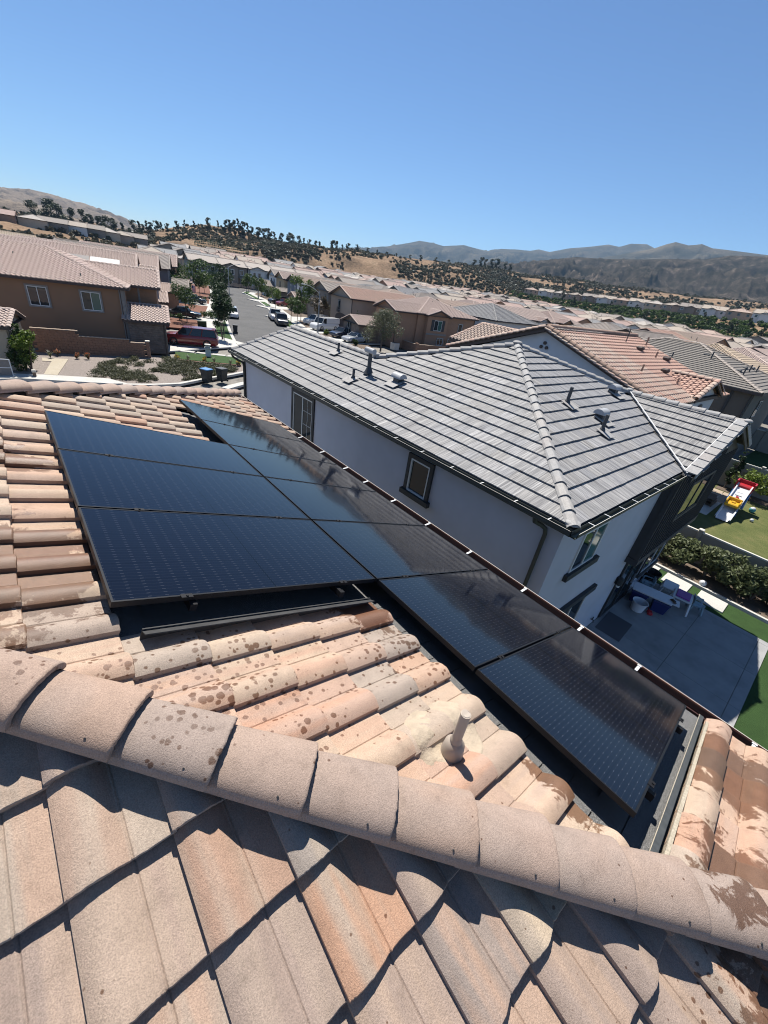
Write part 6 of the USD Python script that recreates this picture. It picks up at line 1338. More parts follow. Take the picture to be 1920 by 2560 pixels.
def plain(lab, x0, x1, y0, y1, roof, wl, rf, kind='s', z1=-1.6, extra=None, capm=None):
    h = thing('house', lab, 'house', ((x0+x1)/2, (y0+y1)/2, GZ)); a, b_ = (x1-x0)/2, (y1-y0)/2
    block(h, -a, a, -b_, b_, 0, z1-GZ, roof, M[wl], M[rf], capm, kind=kind)
    if extra: block(h, extra[0], extra[1], -b_-extra[2], 0, 0, z1-GZ-.05, 'y', M[wl], M[rf], capm, kind=kind, wall_part='gable_wall', roof_part='gable_roof')
    for xx in (-a+1.5, 0, a-2.6): window(h, (xx, -b_, 3.1), (1, 0), 1.1, 1.3, trim=M['trim_grey'])
    return h
plain('house with sandy yellow barrel tile hip roof right of the brown grey one', 53.5, 66, 0, 12, 'h', 'stucco_tan', 'tile_tan')
plain('house with grey roof just right of the light brown one', 62.5, 75, 38, 51, 'h', 'stucco_white2', 'flat_x', kind='f')
h = plain('white house with pink tile gable, dark windows and small round vents on the right', 84, 102, 50, 61, 'x', 'stucco_white2', 'tile_pink', extra=(1.5, 5.5, .8))
window(h, (-9, 1.0, 3.0), (0, -1), 1.5, 1.7, trim=M['trim_dark'], pane=M['pane_green']); window(h, (-9, 4.0, 3.4), (0, -1), .8, 1.1, trim=M['trim_dark'], cols=1); window(h, (2.9, -6.3, 2.8), (1, 0), 1.2, 1.7, trim=M['trim_dark'], pane=M['pane_green'], cols=1)
h = plain('orange brown house with dark shuttered windows right of the white one', 106, 121, 52, 64, 'h', 'stucco_orange', 'tile_pink', extra=(-5, 0, 1.0))
plain('olive brown house with grey brown roof behind the red tiled one', 74, 88, 22, 34, 'h', 'stucco_taupe', 'tile_taupe', kind='f')
plain('pink tiled house with low gable right of the grey brown roof behind', 94, 110, 20, 32, 'x', 'stucco_tan', 'tile_red', extra=(-6, -1, 1.0))
plain('pink tiled house at the right edge in the second row', 70, 83, 1, 12, 'h', 'stucco_tan', 'tile_pink')
plain('pink tiled house at the right edge in the third row', 87, 101, 2, 13, 'x', 'stucco_cream', 'tile_pink')

# ------------------------------------------------------------------ far houses: eight kinds, each copy a thing of its own
UsdGeom.Scope.Define(stage, '/World/Looks')
def far_tile(name, c):
    c = np.array(dim(c)); N = {'g': ('geometry', {}), 'o': ('object_info', {}), 'w': ('wave_texture', {'bands_direction': 'z', 'scale': 2.6, 'distortion': 1.2, 'detail': 1.0}), 'n': ('noise_texture', {'scale': 1.3, 'detail': 4.0}), 'ad': ('math', {'math_type': 'multiply_add', 'value2': .35}), 'ad2': ('math', {'math_type': 'multiply_add', 'value2': .3}),
                          'r': ('rgb_ramp', {'ramp': [(.25, tuple(c*.80)), (.8, tuple(c*1.18))]}), 'b': ('bump', {'distance': .05, 'strength': .6}), 'p': ('principled_bsdf', {'roughness': .85, 'specular_ior_level': .25})}
    return mat(name, N, [('g.position', 'w.vector'), ('g.position', 'n.vector'), ('n.fac', 'ad.value3'), ('o.random', 'ad.value1'), ('w.fac', 'ad2.value1'), ('ad.value', 'ad2.value3'), ('ad2.value', 'r.fac'), ('r.color', 'p.base_color'), ('w.fac', 'b.height'), ('b.normal', 'p.normal')])
FT = [far_tile('far_pink_tile', (.385, .29, .24)), far_tile('far_tan_tile', (.37, .315, .26)), far_tile('far_grey_tile', (.25, .245, .24)), far_tile('far_taupe_tile', (.27, .235, .205)), far_tile('far_pale_tile', (.41, .37, .33)), far_tile('far_rose_tile', (.38, .275, .235))]
WL = ['stucco_tan', 'stucco_white2', 'stucco_green', 'stucco_taupe', 'stucco_cream', 'stucco_brown']
KINDS = [('with a pinkish tile hip roof', 0, 0, 'h'), ('with a pale tan gable roof', 1, 1, 'x'), ('with a grey hip roof', 2, 1, 'h'), ('with a taupe gable roof', 3, 3, 'x'), ('with a washed out pale roof', 4, 4, 'h'), ('with a rose tile gable roof', 5, 5, 'x'), ('with a grey cross gable roof', 2, 2, 'x'), ('with a tan hip roof and front gable', 1, 0, 'h')]
protos = []
def far_proto(k, fine=False):
    t = UsdGeom.Xform(stage.CreateClassPrim(f'/World/{"middle" if fine else "far"}_house_kind_{"abcdefgh"[k]}')).GetPrim()
    UsdGeom.Xform.Define(stage, t.GetPath()); t.SetSpecifier(Sdf.SpecifierClass)
    _, ft_, wl, rf = KINDS[k]
    a, b_ = (6.0, 7.5) if rf == 'h' else (6.2, 6.6)
    kd = 's' if ft_ in (0, 1, 5) else 'f'; rm_ = NT[ft_] if fine else FT[ft_]
    block(t, -a, a, -b_, b_, -1, 5.3, rf, M[WL[wl]], rm_, None, kind=kd, detail=fine, caps=True)
    if k in (1, 3, 5, 6, 7): block(t, -3.5+k*.5, 1.0+k*.5, -b_-1.2, 1, -1, 5.2, 'y', M[WL[wl]], rm_, None, kind=kd, detail=fine, caps=False, wall_part='gable_wall', roof_part='gable_roof')
    else: block(t, a-1, a+2.2, -3, 3, -1, 2.7, 'x', M[WL[wl]], rm_, None, kind=kd, detail=fine, caps=False, wall_part='porch_wall', roof_part='porch_roof')
    for xx in (-a+1.2, -.6, a-2.4):
        for o, ux in (((xx, -b_, 3.2), (1, 0)),): window(t, o, ux, 1.2, 1.3, trim=M['white_vinyl'] if k % 2 else M['trim_dark'], cols=1)
    for yy in (-b_+3.5, b_-3): window(t, (-a, yy, 3.2), (0, -1), 1.1, 1.3, trim=M['white_vinyl'], cols=1)
    z = 5.3+.335*2.2
    for x, y in ((-2, -b_+2), (2.2, -b_+2.6), (.5, -b_+3.2)): MB().tube([(x, y, z-.3), (x, y, z+.9)], .08, 6).build('vent_pipe', M['vent_dark'], t)
    return t
NT = [M['tile_pink'], M['tile_tan'], M['flat_x'], M['tile_taupe'], M['tile_taupe'], M['tile_red']]
protos = [far_proto(k) for k in range(8)]; fine_protos = [far_proto(k, True) for k in range(8)]
taken = [(5, 40, 16), (4, 54, 18), (10, 68, 16), (16, 82, 16), (21, 95, 17), (52, 47, 12), (53, 60, 12), (57, 73, 12), (58, 84, 11), (62, 95, 12), (65, 107, 12), (68, 120, 11), (52, 152, 9), (61, 152, 9), (70, 151, 9), (80, 150, 9), (89, 149, 10), (27, 5, 13), (44, 5, 12), (60, 6, 12), (69, 44, 12), (93, 55, 14), (113, 58, 13), (81, 28, 13), (102, 26, 13), (76, 6, 12), (94, 7, 12), (12, 3, 12), (0, -3, 12), (22, 13, 9), (54, 19, 5), (-5, 31, 8)]
street = LineString(g7(LK)).buffer(13).union(LineString(g7(RK)).buffer(13)).union(LineString([(30, 134), (112, 134)]).buffer(9))
from shapely.geometry import Point
def az(x, y): return math.degrees(math.atan2(x-EYE[0], y-EYE[1]))
far_n = 0
ee = math.radians(-9); E1v, E2v = np.array([math.cos(ee), math.sin(ee)]), np.array([-math.sin(ee), math.cos(ee)])
cand = []
yy = -34.0; krow = 0
while yy < 470:
    for i in range(-6, 36):
        p = E1v*(15.0*i+(5 if krow % 2 else 0))+E2v*yy+np.array([NPR.uniform(-.8, .8), NPR.uniform(-.8, .8)])
        th, r = az(*p), float(np.hypot(p[0]-EYE[0], p[1]-EYE[1]))
        if not (-6 < th < 92) or r < 48 or r > r1_of(th)-10 or (th < 13.5 and r > 118): continue
        if any(math.hypot(p[0]-a, p[1]-b_) < c for a, b_, c in taken) or street.contains(Point(*p)): continue
        cand.append((r, p, krow))
    yy += 17.5 if krow % 2 == 0 else 25.0
    krow += 1
cand.sort(key=lambda c: c[0])
last = None
for r, p, kr in cand:
    k = int(NPR.integers(0, 8))
    copy_of((fine_protos if r < 150 else protos)[k], 'distant_house', f'distant house {KINDS[k][0]} in the rows below the hills', 'house', (p[0], p[1], float(land(p[0], p[1], False))), -9+(0 if kr % 2 else 180)+NPR.uniform(-2, 2)+(90 if NPR.random() < .2 else 0), (NPR.uniform(.9, 1.04), NPR.uniform(.92, 1.05), NPR.uniform(.92, 1.06)), group=f'distant houses {KINDS[k][0]}')
# terrace of houses on the green bank, and the row along the left hillside
for n_, th in enumerate(np.concatenate([np.linspace(57.3, 73.8, 11), np.linspace(75.8, 89, 7)])):
    rad = float(lin(th, TH_, LAND[:, 2]))+14; x, y = EYE[0]+rad*math.sin(math.radians(th)), EYE[1]+rad*math.cos(math.radians(th)); k = (0, 1, 4, 7, 3, 1)[n_ % 6]
    copy_of(protos[k], 'terrace_house', f'house {KINDS[k][0]} in the row on the green bank', 'house', (x, y, float(land(x, y, False))-.3), 180-th+180+(-6), (1, .9, .95), group=f'terrace houses {KINDS[k][0]}')
for n_, th in enumerate((1.6, 4.0, 5.5, 7.0, 8.5, 9.8, 11.0, 12.2)):
    rad = 312+th*2; x, y = EYE[0]+rad*math.sin(math.radians(th)), EYE[1]+rad*math.cos(math.radians(th)); k = (5, 4, 3, 1, 3, 4, 7, 3)[n_]
    copy_of(protos[k], 'hillside_house', ['house with a rose roof at the far left of the hillside row', 'pale roofed house second in the left hillside row', 'taupe roofed house third in the left hillside row', 'tan roofed house fourth in the left hillside row', 'taupe gabled house fifth in the left hillside row', 'pale hip roofed house sixth in the left hillside row', 'tan hip roofed house seventh in the left hillside row', 'taupe house at the right end of the left hillside row'][n_], 'house', (x, y, float(land(x, y, False))-.3), 170, (1, .9, .95))

# ------------------------------------------------------------------ hillside trees and scrub
def far_tree_proto(k):
    t = stage.CreateClassPrim(f'/World/ridge_tree_kind_{"abcd"[k]}'); UsdGeom.Xform.Define(stage, t.GetPath()); t.SetSpecifier(Sdf.SpecifierClass)
    rng = np.random.default_rng(300+k); h, r = ((10, 3.4), (10, 2.2), (10, 4.4), (12, 2.8))[k]
    m = MB().tube([(0, 0, -1), (.2, .1, h*.45), (0, .2, h*.9)], [.25, .18, .06], 6); m.tube([(0.1, 0, h*.35), (r*.5, .3, h*.6)], [.15, .05], 5).tube([(0.1, 0, h*.4), (-r*.5, -.4, h*.65)], [.15, .05], 5); m.build('trunk', M['bark'], t)
    cl = []
    for q in range(20):
        z = rng.uniform(-.04 if k != 3 else .15, .93); a = rng.uniform(0, 6.28); rad = r*(math.sqrt(max(.08, 1-(1.25*z-.35)**2)) if k in (0, 2) else 1.0-.6*z if k == 1 else .6)*rng.uniform(.1, .95)
        cl.append((math.cos(a)*rad, math.sin(a)*rad, h*z, r*rng.uniform(.2, .44)))
    v, f = leaf_cloud(rng, cl, 1100, .60); MB().add(v, f).build('crown', M['leaf_far'], t); return t
ftp = [far_tree_proto(k) for k in range(4)]
U_T = [0, 130, 260, 330, 440, 490, 585, 640, 700, 760, 830, 890, 960, 1040, 1110, 1200, 1290]; U_TH = [1.5, 5.8, 9.8, 12, 16.2, 18.2, 22, 24.4, 27, 29.7, 32.9, 35.7, 39, 42.9, 46.3, 50.5, 54.8]
ridge = [(4.2, 12, 2), (5.4, 15, 2), (5.9, 13, 2), (6.3, 9, 1), (6.9, 12, 2), (8.0, 13, 0), (8.5, 11, 0), (9.1, 9, 1), (9.4, 11, 0), (9.9, 12, 2), (10.4, 11, 0), (11.2, 9, 1), (12.2, 13, 0), (12.7, 11, 1), (13.0, 9, 0), (13.4, 11, 1), (13.7, 10, 0), (14.4, 12, 0), (14.8, 10, 1), (15.3, 9, 0),
         (16.3, 11, 0), (17.0, 8, 1), (18.0, 9, 1), (19.4, 12, 0), (20.4, 9, 1), (21.1, 13, 1), (22.1, 17, 3), (22.9, 14, 0), (23.5, 13, 1), (23.9, 11, 0), (21.6, 11, 0), (22.5, 12, 1), (24.6, 14, 0), (25.2, 13, 3), (25.8, 14, 0), (26.4, 11, 1), (27.1, 12, 0), (28.0, 15, 0), (28.4, 13, 2), (29.2, 12, 0), (29.7, 10, 1), (30.3, 11, 0), (31.0, 13, 1), (31.5, 14, 1), (33.0, 18, 3), (33.5, 17, 3), (34.2, 11, 1), (34.8, 10, 0), (35.9, 9, 0), (37.2, 8, 0), (38.3, 10, 1), (39.4, 9, 0), (40.6, 9, 1), (42.3, 8, 0), (43.6, 9, 0), (45.4, 10, 0), (47.0, 8, 0), (49.9, 12, 0), (50.7, 17, 3), (51.2, 14, 3), (52.0, 15, 0), (52.6, 16, 0), (53.6, 13, 0), (54.2, 14, 0)]
HK = ['broad dark tree', 'narrow dark tree', 'wide spreading dark tree', 'tall bare stemmed tree']
for th, h_, k in ridge:
    rad = float(lin(th, TH_, LAND[:, 6]))*(0.97 if th > 12 else .93)+NPR.uniform(-18, 10); x, y = EYE[0]+rad*math.sin(math.radians(th)), EYE[1]+rad*math.cos(math.radians(th)); s_ = h_/(12 if k == 3 else 10)*(.78 if th > 12 else .95)
    copy_of(ftp[k], 'ridge_tree', f'{HK[k]} on the crest of the brown hill against the sky', 'tree', (x, y, float(land(x, y))-.3), NPR.uniform(0, 360), (s_*NPR.uniform(.9, 1.5), s_*NPR.uniform(.9, 1.5), s_), group=f'{HK[k]}s along the hill crest')
def instancer(name, protos_, pts, label, cat, seed):
    pi = UsdGeom.PointInstancer.Define(stage, '/World/'+name); rels = []
    for k, (v, f, mt) in enumerate(protos_):
        pth = f'/World/{name}/bush_{"abcdef"[k]}'; usdkit.mesh(stage, pth, (v, f), mt); rels.append(pth)
    rng = np.random.default_rng(seed); pts = np.asarray(pts, float); n = len(pts)
    pi.CreatePrototypesRel().SetTargets(rels); pi.CreateProtoIndicesAttr(Vt.IntArray.FromNumpy(rng.integers(0, len(rels), n).astype(np.int32)))
    pi.CreatePositionsAttr(Vt.Vec3fArray.FromNumpy(pts[:, :3].astype(np.float32)))
    pi.CreateScalesAttr(Vt.Vec3fArray.FromNumpy((pts[:, 3:4]*rng.uniform(.8, 1.2, (n, 3))).astype(np.float32)))
    a = rng.uniform(0, PI, n); pi.CreateOrientationsAttr(Vt.QuathArray([Gf.Quath(float(math.cos(q)), 0, 0, float(math.sin(q))) for q in a]))
    tag(pi.GetPrim(), label, cat, kind='stuff'); return pi
def bush_proto(seed, leaf, n=70, size=.55):
    rng = np.random.default_rng(seed); v, f = leaf_cloud(rng, [(rng.uniform(-.5, .5), rng.uniform(-.5, .5), rng.uniform(.1, .6), rng.uniform(.35, .6)) for _ in range(5)], n, size); return v, f, M[leaf]
rng = np.random.default_rng(77)
def scatter(n, th0, th1, rf0, rf1, dens, s0, s1, far=1.0):
    out = []
    while len(out) < n:
        th = rng.uniform(th0, th1, 4000); u = rng.uniform(0, 1, 4000)**far
        a = np.array([lin(t, TH_, LAND[:, rf0]) for t in th]) if isinstance(rf0, int) else np.full(4000, rf0); b_ = np.array([lin(t, TH_, LAND[:, rf1]) for t in th]) if isinstance(rf1, int) else np.full(4000, rf1)
        r = a+(b_-a)*u; x, y = EYE[0]+r*np.sin(np.radians(th)), EYE[1]+r*np.cos(np.radians(th))
        d = meshkit.fbm(np.stack([x/55, y/55, 0*x], -1), 4, 19)
        k = d > dens+rng.uniform(-.12, .12, 4000)
        x, y = x[k], y[k]; z = land(x, y)
        out += list(np.stack([x, y, z-.1, rng.uniform(s0, s1, len(x))], -1))
    return out[:n]
scr = scatter(900, 14, 27, 0, 6, .60, .8, 2.0)+scatter(4600, 25, 58, 0, 6, .50, .9, 2.3)+scatter(3000, 52, 92, 4, 6, .48, 1.3, 3.2)+scatter(2600, -8, 14, 125.0, 6, .44, 1.0, 2.6)
instancer('hillside_scrub', [bush_proto(1, 'leaf_scrub'), bush_proto(2, 'leaf_scrub'), bush_proto(3, 'leaf_far'), bush_proto(4, 'leaf_scrub')], scr, 'dark chaparral scrub scattered over the brown bluff and hillside', 'scrub', 5)
grn = scatter(3000, 55, 92, 0, 2, .34, .9, 2.0)
instancer('bank_planting', [bush_proto(11, 'leaf_mid'), bush_proto(12, 'leaf_light'), bush_proto(13, 'leaf_dark')], grn, 'green planting covering the bank below the terrace of houses', 'planting', 6)
cr = []
for i in range(8):
    for j in range(26):
        th = 17.9+j*.22+i*.03; r = 372+i*6.5+j*.75; x, y = EYE[0]+r*math.sin(math.radians(th)), EYE[1]+r*math.cos(math.radians(th)); cr.append((x, y, float(land(x, y)), .8))
instancer('slope_planting', [bush_proto(21, 'leaf_pale'), bush_proto(22, 'leaf_olive')], cr, 'rows of pale young shrubs planted on the terraced slope', 'planting', 8)
for k in range(26):
    th = (57+k*1.3); rad = float(lin(th, TH_, LAND[:, 0]))+NPR.uniform(4, 38); x, y = EYE[0]+rad*math.sin(math.radians(th)), EYE[1]+rad*math.cos(math.radians(th)); s_ = NPR.uniform(.35, .75)
    copy_of(ftp[0], 'bank_tree', 'round dark tree on the green bank below the terrace houses', 'tree', (x, y, float(land(x, y))-.3), NPR.uniform(0, 360), (s_, s_, s_), group='round trees on the green bank')

# ------------------------------------------------------------------ back yards on the right
yz = GZ
def flat(name, x0, x1, y0, y1, z, matr, kind='structure', th=.12): return MB().box(x0, x1, y0, y1, z-th, z).build(name, matr, kind=kind)
flat('yard_turf', 3.8, 18.2, -40, 9, yz-.02, M['turf'], th=.1)
pt = MB().box(6.75, 16.86, -8.9, WY, yz-.08, yz-.006).build('patio', M['soil'], kind='structure')
xs_, ys_ = [6.8, 8.6, 10.55, 12.6, 14.62, 16.62, 16.88], [-8.92, -8.62, -6.97, WY-.01]
for i in range(len(xs_)-1):
    for j in range(len(ys_)-1):
        MB().box(xs_[i]+.006, xs_[i+1]-.006, ys_[j]+.006, ys_[j+1]-.006, yz-.05, yz+.012).build('slab', M['patio'], pt)
for x0, x1, y0, y1 in ((17.35, 18.18, -5.05, -4.1), (17.3, 18.15, -6.24, -5.33), (17.26, 18.12, -7.45, -6.55)):
    MB().rbox(x0, x1, y0, y1, yz-.08, yz+.03, .01).build('stepping_stone', M['concrete'], kind='structure')
MB().box(18.30, 18.42, -40, 1, yz-.1, yz+.06).build('bed_edging', M['concrete'], kind='structure')
flat('flower_bed', 18.42, 20.2, -40, 1, yz+.03, M['soil'])
t = thing('lot_fence', 'tan fence with pale cap behind the flowering hedge', 'fence', (20.2, 0, yz))
y = -1.3; k = 0
for y in np.arange(-20, 2.5, 2.44):
    MB().box(-.03, .03, y+.08, y+2.36, 0, 1.36).build('panel', M['fence'], t); MB().rbox(-.08, .08, y-.08, y+.08, 0, 1.46, .01).build('post', M['fence'], t)
    MB().rbox(-.10, .10, y-.10, y+.10, 1.46, 1.52, .02).build('post_cap', M['fence_cap'], t); MB().box(-.05, .05, y+.08, y+2.36, 1.36, 1.42).build('rail_cap', M['fence_cap'], t)
for k, (y, h_) in enumerate(((-4.7, 1.15), (-5.5, 1.3), (-6.3, 1.5), (-7.1, 1.3), (-7.9, 1.45), (-9.0, 1.0), (-9.9, 1.2))):
    shrub('hedge_bush', ['hedge bush nearest the house wall beside the yellow flowers', 'second hedge bush from the house along the tan fence', 'third hedge bush from the house, the tallest one', 'fourth hedge bush from the house, behind the white ball', 'fifth hedge bush from the house along the fence', 'low flowering bush with white dots near the right edge', 'last hedge bush at the right edge of the picture'][k], (19.35, y, yz+.02), h_, .82, 'leaf_shrub', 1500, .105, 260+k, flowers='leaf_lime' if k == 5 else None, nf_=60)
shrub('flower_plant', 'yellow and orange flowers at the corner of the grey roofed house', (18.75, -4.2, yz+.02), .75, .3, 'leaf_mid', 250, .07, 270, cat='flowers', flowers='flower_y', nf_=180)
t = thing('ball', 'white ball beside the stepping stones', 'ball', (18.5, -6.45, yz+.13)); MB().sph((0, 0, 0), (.125, .125, .125), 3).build('shell', M['p_white'], t, smooth=True)
for a in (0, 1.1, 2.1): MB().tube([(math.cos(q)*.1262*math.cos(a), math.cos(q)*.1262*math.sin(a), math.sin(q)*.1262) for q in np.linspace(0, 2*PI, 25)], .003, 4).build('seam', M['trim_grey'], t)
# patio things, all in the shade of the house
FZ = yz+.012
t = thing('doormat', 'dark grey doormat on the patio by the sliding door', 'doormat', (12.75, -5.40, FZ), 3)
MB().rbox(-.62, .62, -.38, .38, 0, .015, .006).build('mat', M['mat_grey'], t)
for k in range(9): MB().box(-.58, .58, -.33+k*.08, -.30+k*.08, .015, .02).build('rib', M['mat_grey'], t)
t = thing('bucket', 'white plastic tub on the patio', 'bucket', (14.35, -5.50, FZ)); MB().lathe([(0, .02), (.19, .02), (.235, .36), (.255, .375), (.25, .385), (.228, .375), (.185, .04), (0, .035)], n=26).build('tub', M['p_white'], t, smooth=40)
t = thing('red_toy', 'small red toy scoop beside the white tub', 'toy', (14.55, -5.86, FZ), 30); MB().rbox(-.1, .1, -.08, .08, 0, .12, .03).build('scoop', M['p_red'], t); MB().rbox(.1, .26, -.02, .02, .05, .09, .01).build('handle', M['p_red'], t)
def cooler(label, x, y, rot):
    t = thing('storage_tub', label, 'storage tub', (x, y, FZ), rot); pr = np.array([[(-.26, -.2, 0), (.26, -.2, 0), (.26, .2, 0), (-.26, .2, 0)], [(-.31, -.25, .42), (.31, -.25, .42), (.31, .25, .42), (-.31, .25, .42)]])
    MB().add(pr.reshape(-1, 3), [[0, 1, 5, 4], [1, 2, 6, 5], [2, 3, 7, 6], [3, 0, 4, 7], [0, 3, 2, 1], [4, 5, 6, 7]]).build('tub', M['p_navy'], t); MB().rbox(-.33, .33, -.27, .27, .41, .455, .015).build('rim', M['p_navy'], t); return t
cooler('navy blue tub under the near end of the white folding top', 15.15, -5.92, 15); cooler('navy blue tub under the house end of the white top', 15.0, -5.25, 15)
t = thing('plastic_tabletop', 'long white plastic top with handles lying across the navy tubs', 'table top', (15.1, -5.58, FZ+.458), 14)
tp = MB().rbox(-.30, .30, -.62, .62, 0, .055, .02); tp.build('top', M['p_white'], t)
for s in (-1, 1): MB().rbox(-.2, .2, s*.72-.12, s*.72+.12, .005, .045, .02).build('end_flap', M['p_white'], t); MB().tube([(-.08, s*.70, .046), (.08, s*.70, .046)], .022, 8).build('grip', M['p_black'], t)
t = thing('sandal', 'brown shoe left on the end of the white plastic top', 'shoe', (15.22, -6.20, FZ+.515), 60); MB().rbox(-.12, .12, -.045, .045, 0, .03, .02).build('sole', M['wood'], t); MB().rbox(-.05, .09, -.04, .04, .03, .075, .03).build('upper', M['trim_brown'], t)
def kidtable(label, x, y, rot, w, d, h_, col, top=None):
    t = thing('play_table', label, 'table', (x, y, FZ), rot); MB().rbox(-w, w, -d, d, h_-.05, h_, .02).build('top', M[col], t)
    for sx in (-1, 1):
        for sy in (-1, 1): MB().bar((sx*(w-.04), sy*(d-.04), h_-.04), (sx*(w+.03), sy*(d+.03), 0), .07, .05).build('leg', M[col], t)
    if top: MB().rbox(-w*.78, w*.78, -d*.72, d*.72, h_, h_+.05, .02).build('tray', M[top], t)
    return t
kidtable('white play table with a purple tray on top', 16.0, -6.30, 8, .36, .30, .52, 'p_white', 'p_purple')
kidtable('low grey white play table behind the purple topped one', 16.45, -5.80, 8, .34, .24, .42, 'p_white')
def kidchair(label, x, y, rot, col):
    t = thing('play_chair', label, 'chair', (x, y, FZ), rot); MB().rbox(-.19, .19, -.19, .19, .27, .31, .02).build('seat', M[col], t)
    for sx in (-1, 1):
        for sy in (-1, 1): MB().bar((sx*.15, sy*.15, .28), (sx*.2, sy*.2, 0), .06, .05).build('leg', M[col], t)
    MB().rbox(-.20, .20, .15, .19, .33, .58, .02).build('backrest', M[col], t)
    for sx in (-1, 1): MB().rbox(sx*.21-.025, sx*.21+.025, -.16, .18, .42, .46, .02).build('armrest', M[col], t); MB().bar((sx*.21, -.14, .43), (sx*.19, -.14, .29), .05, .04).build('arm_post', M[col], t)
kidchair('pale blue grey plastic chair right of the purple topped table', 16.35, -6.75, 20, 'p_bluegrey'); kidchair('blue plastic chair behind the white folding top near the wall', 15.95, -5.18, 200, 'p_bluegrey')
t = thing('planter_tub', 'black round pot lying next to the house wall', 'pot', (16.72, -5.05, FZ), 0); MB().lathe([(0, .02), (.25, .02), (.31, .4), (.335, .41), (.33, .43), (.30, .42), (.24, .05), (0, .04)], n=24).build('pot', M['p_black'], t, smooth=40)
t = thing('planter_tub', 'second smaller black pot against the house wall', 'pot', (16.35, -4.98+.0, FZ), 0); MB().lathe([(0, .01), (.15, .01), (.19, .3), (.205, .31), (.2, .32), (.18, .31), (.14, .03), (0, .02)], n=20).build('pot', M['p_black'], t, smooth=40)
# next lot: lawn, slide, pallets
flat('lawn', 20.3, 33.7, -40, -1.2, yz+.0, M['lawn'])
flat('yard_paving', 26.8, 31.9, -4.55, -1.2, yz+.02, M['concrete'])
for i in range(4):
    for j in range(3): MB().box(29.9+i*.62, 30.5+i*.62, -5.4+j*.62+.02, -4.8+j*.62, yz-.02, yz+.035).build('paving_stone', M['paver'], kind='structure')
t = thing('slide', 'white and red plastic play slide with a yellow car stop on the lawn', 'slide', (26.9, -5.22, yz), 2.5)
a0, a1 = np.array([0, 0, .06]), np.array([3.15, 0, 1.32])
ss = np.linspace(0, 1, 12); zz = .05+1.28*np.clip((ss-.1)/.9, 0, 1)**1.05
sec = [(-.36, .14), (-.30, .14), (-.27, .0), (.27, .0), (.30, .14), (.36, .14)]
P = np.array([[(3.1*s, y, z+h_) for y, h_ in sec] for s, z in zip(ss, zz)]); MB().grid(P).grid((P-[0, 0, .05])[:, ::-1]).build('chute', M['p_white'], t)
for k in range(5): MB().bar((1.55+k*.26, -.16, .64+k*.106), (1.55+k*.26, .16, .64+k*.106), .11, .012).build('step_recess', M['trim_grey'], t)
MB().rbox(2.95, 3.5, -.42, .42, 1.0, 1.42, .06).box(2.9, 3.5, -.45, -.38, 1.3, 1.62).box(2.9, 3.5, .38, .45, 1.3, 1.62).box(3.44, 3.52, -.45, .45, 1.3, 1.62).build('top_deck', M['p_red'], t)
for sy in (-1, 1):
    MB().bar((3.2, sy*.36, 1.2), (3.35, sy*.42, 0), .10, .10).build('leg', M['p_blue'], t); MB().bar((1.6, sy*.3, .6), (1.6, sy*.36, 0), .08, .08).build('leg', M['p_blue'], t)
t = thing('toy_car', 'yellow toy sitting on the slide', 'toy', (28.25, -5.16, yz+.56), 2.5)
MB().rbox(-.36, .36, -.34, .34, .02, .20, .05).build('base', M['p_yellow'], t); MB().rbox(-.36, .30, -.34, -.26, .2, .34, .03).rbox(-.36, .30, .26, .34, .2, .34, .03).rbox(.26, .36, -.34, .34, .2, .40, .03).build('side', M['p_yellow'], t); MB().rbox(-.1, .1, -.1, .1, .2, .27, .03).build('seat', M['p_yellow'], t)
t = thing('toy_figure', 'small red toy lying above the yellow one on the slide', 'toy', (28.9, -5.15, yz+.86), 20); MB().rbox(-.1, .1, -.07, .07, 0, .1, .03).build('body', M['p_red'], t); MB().sph((.13, 0, .06), (.06, .06, .06), 1).build('head', M['wood'], t)
t = thing('toy_ball', 'teal and white ball on the lawn by the slide', 'ball', (30.4, -5.95, yz+.15)); MB().sph((0, 0, 0), (.16, .16, .16), 3).build('shell', M['p_teal'], t, smooth=True); MB().sph((0, 0, .02), (.150, .150, .155), 2).build('cap', M['p_white'], t, smooth=True)
t = thing('toy_ball', 'small white ball alone on the sunny lawn', 'ball', (28.7, -6.25, yz+.09)); MB().sph((0, 0, 0), (.09, .09, .09), 2).build('shell', M['p_white'], t, smooth=True)
for k in range(3):
    t = thing('timber_pallet', ['lowest timber pallet stacked beside the slide', 'middle timber pallet stacked beside the slide', 'top timber pallet stacked beside the slide'][k], 'pallet', (29.0-k*.05, -3.85+k*.03, yz+.02+k*.16), k*3)
    for q in range(7): MB().box(-.6+q*.18, -.48+q*.18, -.5, .5, .12, .145).build('slat', M['wood'], t)
    for q in (-.48, 0, .44): MB().box(-.6, .62, q-.04, q+.04, 0, .12).build('bearer', M['wood'], t)
t = thing('garden_cart', 'dark wire basket by the back wall beyond the slide', 'basket', (31.4, -3.2, yz), 0)
for k in range(7): MB().tube([(-.5+k*.17, -.4, .1), (-.5+k*.17, -.4, .8), (-.5+k*.17, .4, .8), (-.5+k*.17, .4, .1)], .012, 5).build('wire', M['p_black'], t)
for z in (.1, .45, .8): MB().tube([(-.52, -.41, z), (.54, -.41, z), (.54, .41, z), (-.52, .41, z), (-.52, -.41, z)], .014, 5).build('hoop', M['p_black'], t)
t = thing('lot_fence', 'tan fence with white posts behind the slide', 'fence', (33.85, 0, yz))
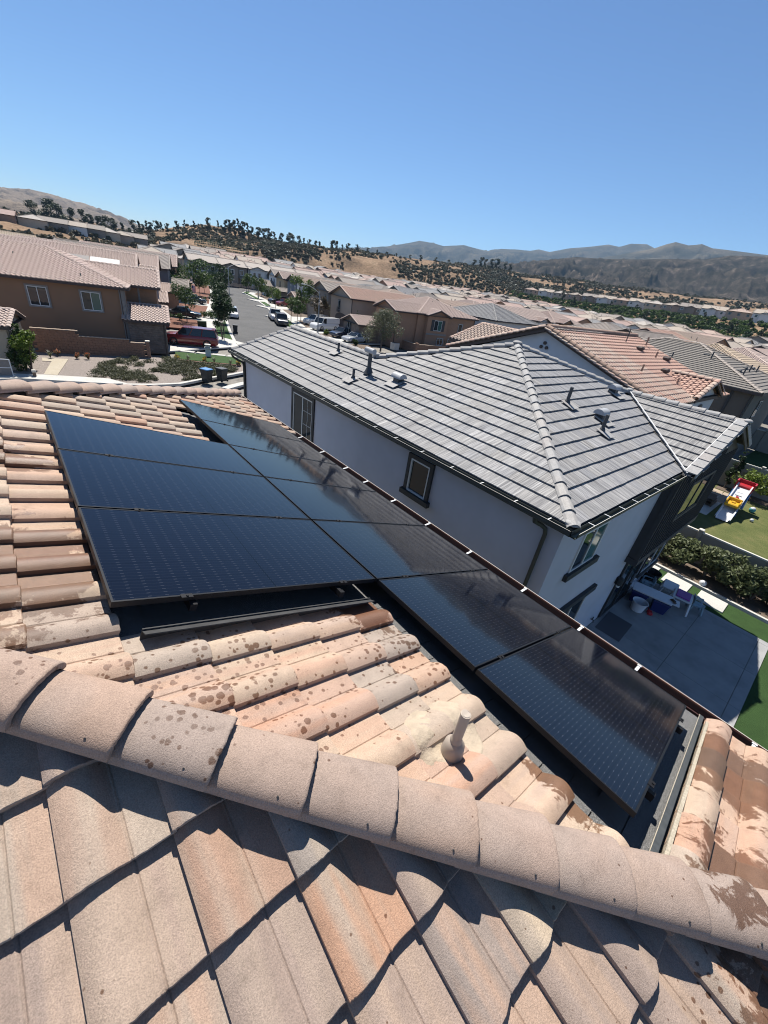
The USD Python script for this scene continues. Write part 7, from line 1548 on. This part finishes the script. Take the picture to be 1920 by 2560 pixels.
for y in np.arange(-22.2, -1.0, 2.44):
    MB().box(-.03, .03, y+.08, y+2.36, 0, 1.74).build('panel', M['fence'], t); MB().rbox(-.08, .08, y-.08, y+.08, 0, 1.86, .01).build('post', M['fence'], t); MB().rbox(-.1, .1, y-.1, y+.1, 1.86, 1.92, .02).build('post_cap', M['fence_cap'], t); MB().box(-.05, .05, y+.08, y+2.36, 1.74, 1.80).build('rail_cap', M['fence_cap'], t)
flat('shrub_bed', 32.6, 33.8, -22, -3.6, yz+.02, M['soil'])
tree('yard_bush', 'light green feathery bush in front of the fence behind the slide', (33.0, -5.35, yz), 1.75, 1.05, 'leaf_lime', 1300, .13, .35, 'spread', 280, trunk=.04, cat='bush')
tree('cypress', 'dark narrow cypress against the fence corner by the slide', (33.3, -3.95, yz), 3.0, .36, 'leaf_dark', 1400, .09, .02, 'column', 281, trunk=.05, cat='cypress', nc=26)
flat('shaded_lawn', 34.0, 51, -40, -2.9, yz, M['turf'])
t = thing('lot_fence', 'further tan fence with pale posts at the right edge', 'fence', (49.2, 0, yz))
for y in np.arange(-20, -1.8, 2.44):
    MB().box(-.03, .03, y+.08, y+2.36, 0, 1.74).build('panel', M['fence'], t); MB().rbox(-.08, .08, y-.08, y+.08, 0, 1.86, .01).build('post', M['fence'], t); MB().rbox(-.1, .1, y-.1, y+.1, 1.86, 1.92, .02).build('post_cap', M['fence_cap'], t); MB().box(-.05, .05, y+.08, y+2.36, 1.74, 1.80).build('rail_cap', M['fence_cap'], t)
t = thing('paddling_pool', 'blue and green paddling toy in the shaded yard', 'paddling pool', (37.2, -3.9, yz), 0); MB().lathe([(0, .02), (.75, .02), (.85, .18), (.78, .3), (.7, .2), (.68, .05), (0, .04)], n=26).build('pool', M['p_blue'], t, smooth=40); MB().sph((-.2, -.1, .22), (.3, .3, .22), 2).build('float', M['p_green'], t, smooth=True)
t = thing('garden_gate', 'dark metal side gate between the houses on the right', 'gate', (36.6, -2.3, yz), 90)
for k in range(10): MB().box(-.5+k*.11, -.48+k*.11, -.015, .015, .1, 1.7).build('bar', M['p_black'], t)
MB().box(-.55, .55, -.02, .02, .05, .1).box(-.55, .55, -.02, .02, 1.65, 1.7).box(-.55, -.51, -.02, .02, .05, 1.75).box(.51, .55, -.02, .02, .05, 1.75).build('frame', M['p_black'], t)
# the air between here and the mountains
hz = thing('haze', 'thin pale haze filling the air over the valley', 'haze', kind='stuff')
hm = usdkit.material(stage, '/World/Looks/haze_air', {'v': ('principled_volume', {'color': (0.45, 0.72, 1.0), 'density': 0.00006, 'anisotropy': 0.0})}, surface=None, volume='v.volume')
MB().box(-7000, 7000, -7000, 7000, -60, 900).build('air', hm, hz)
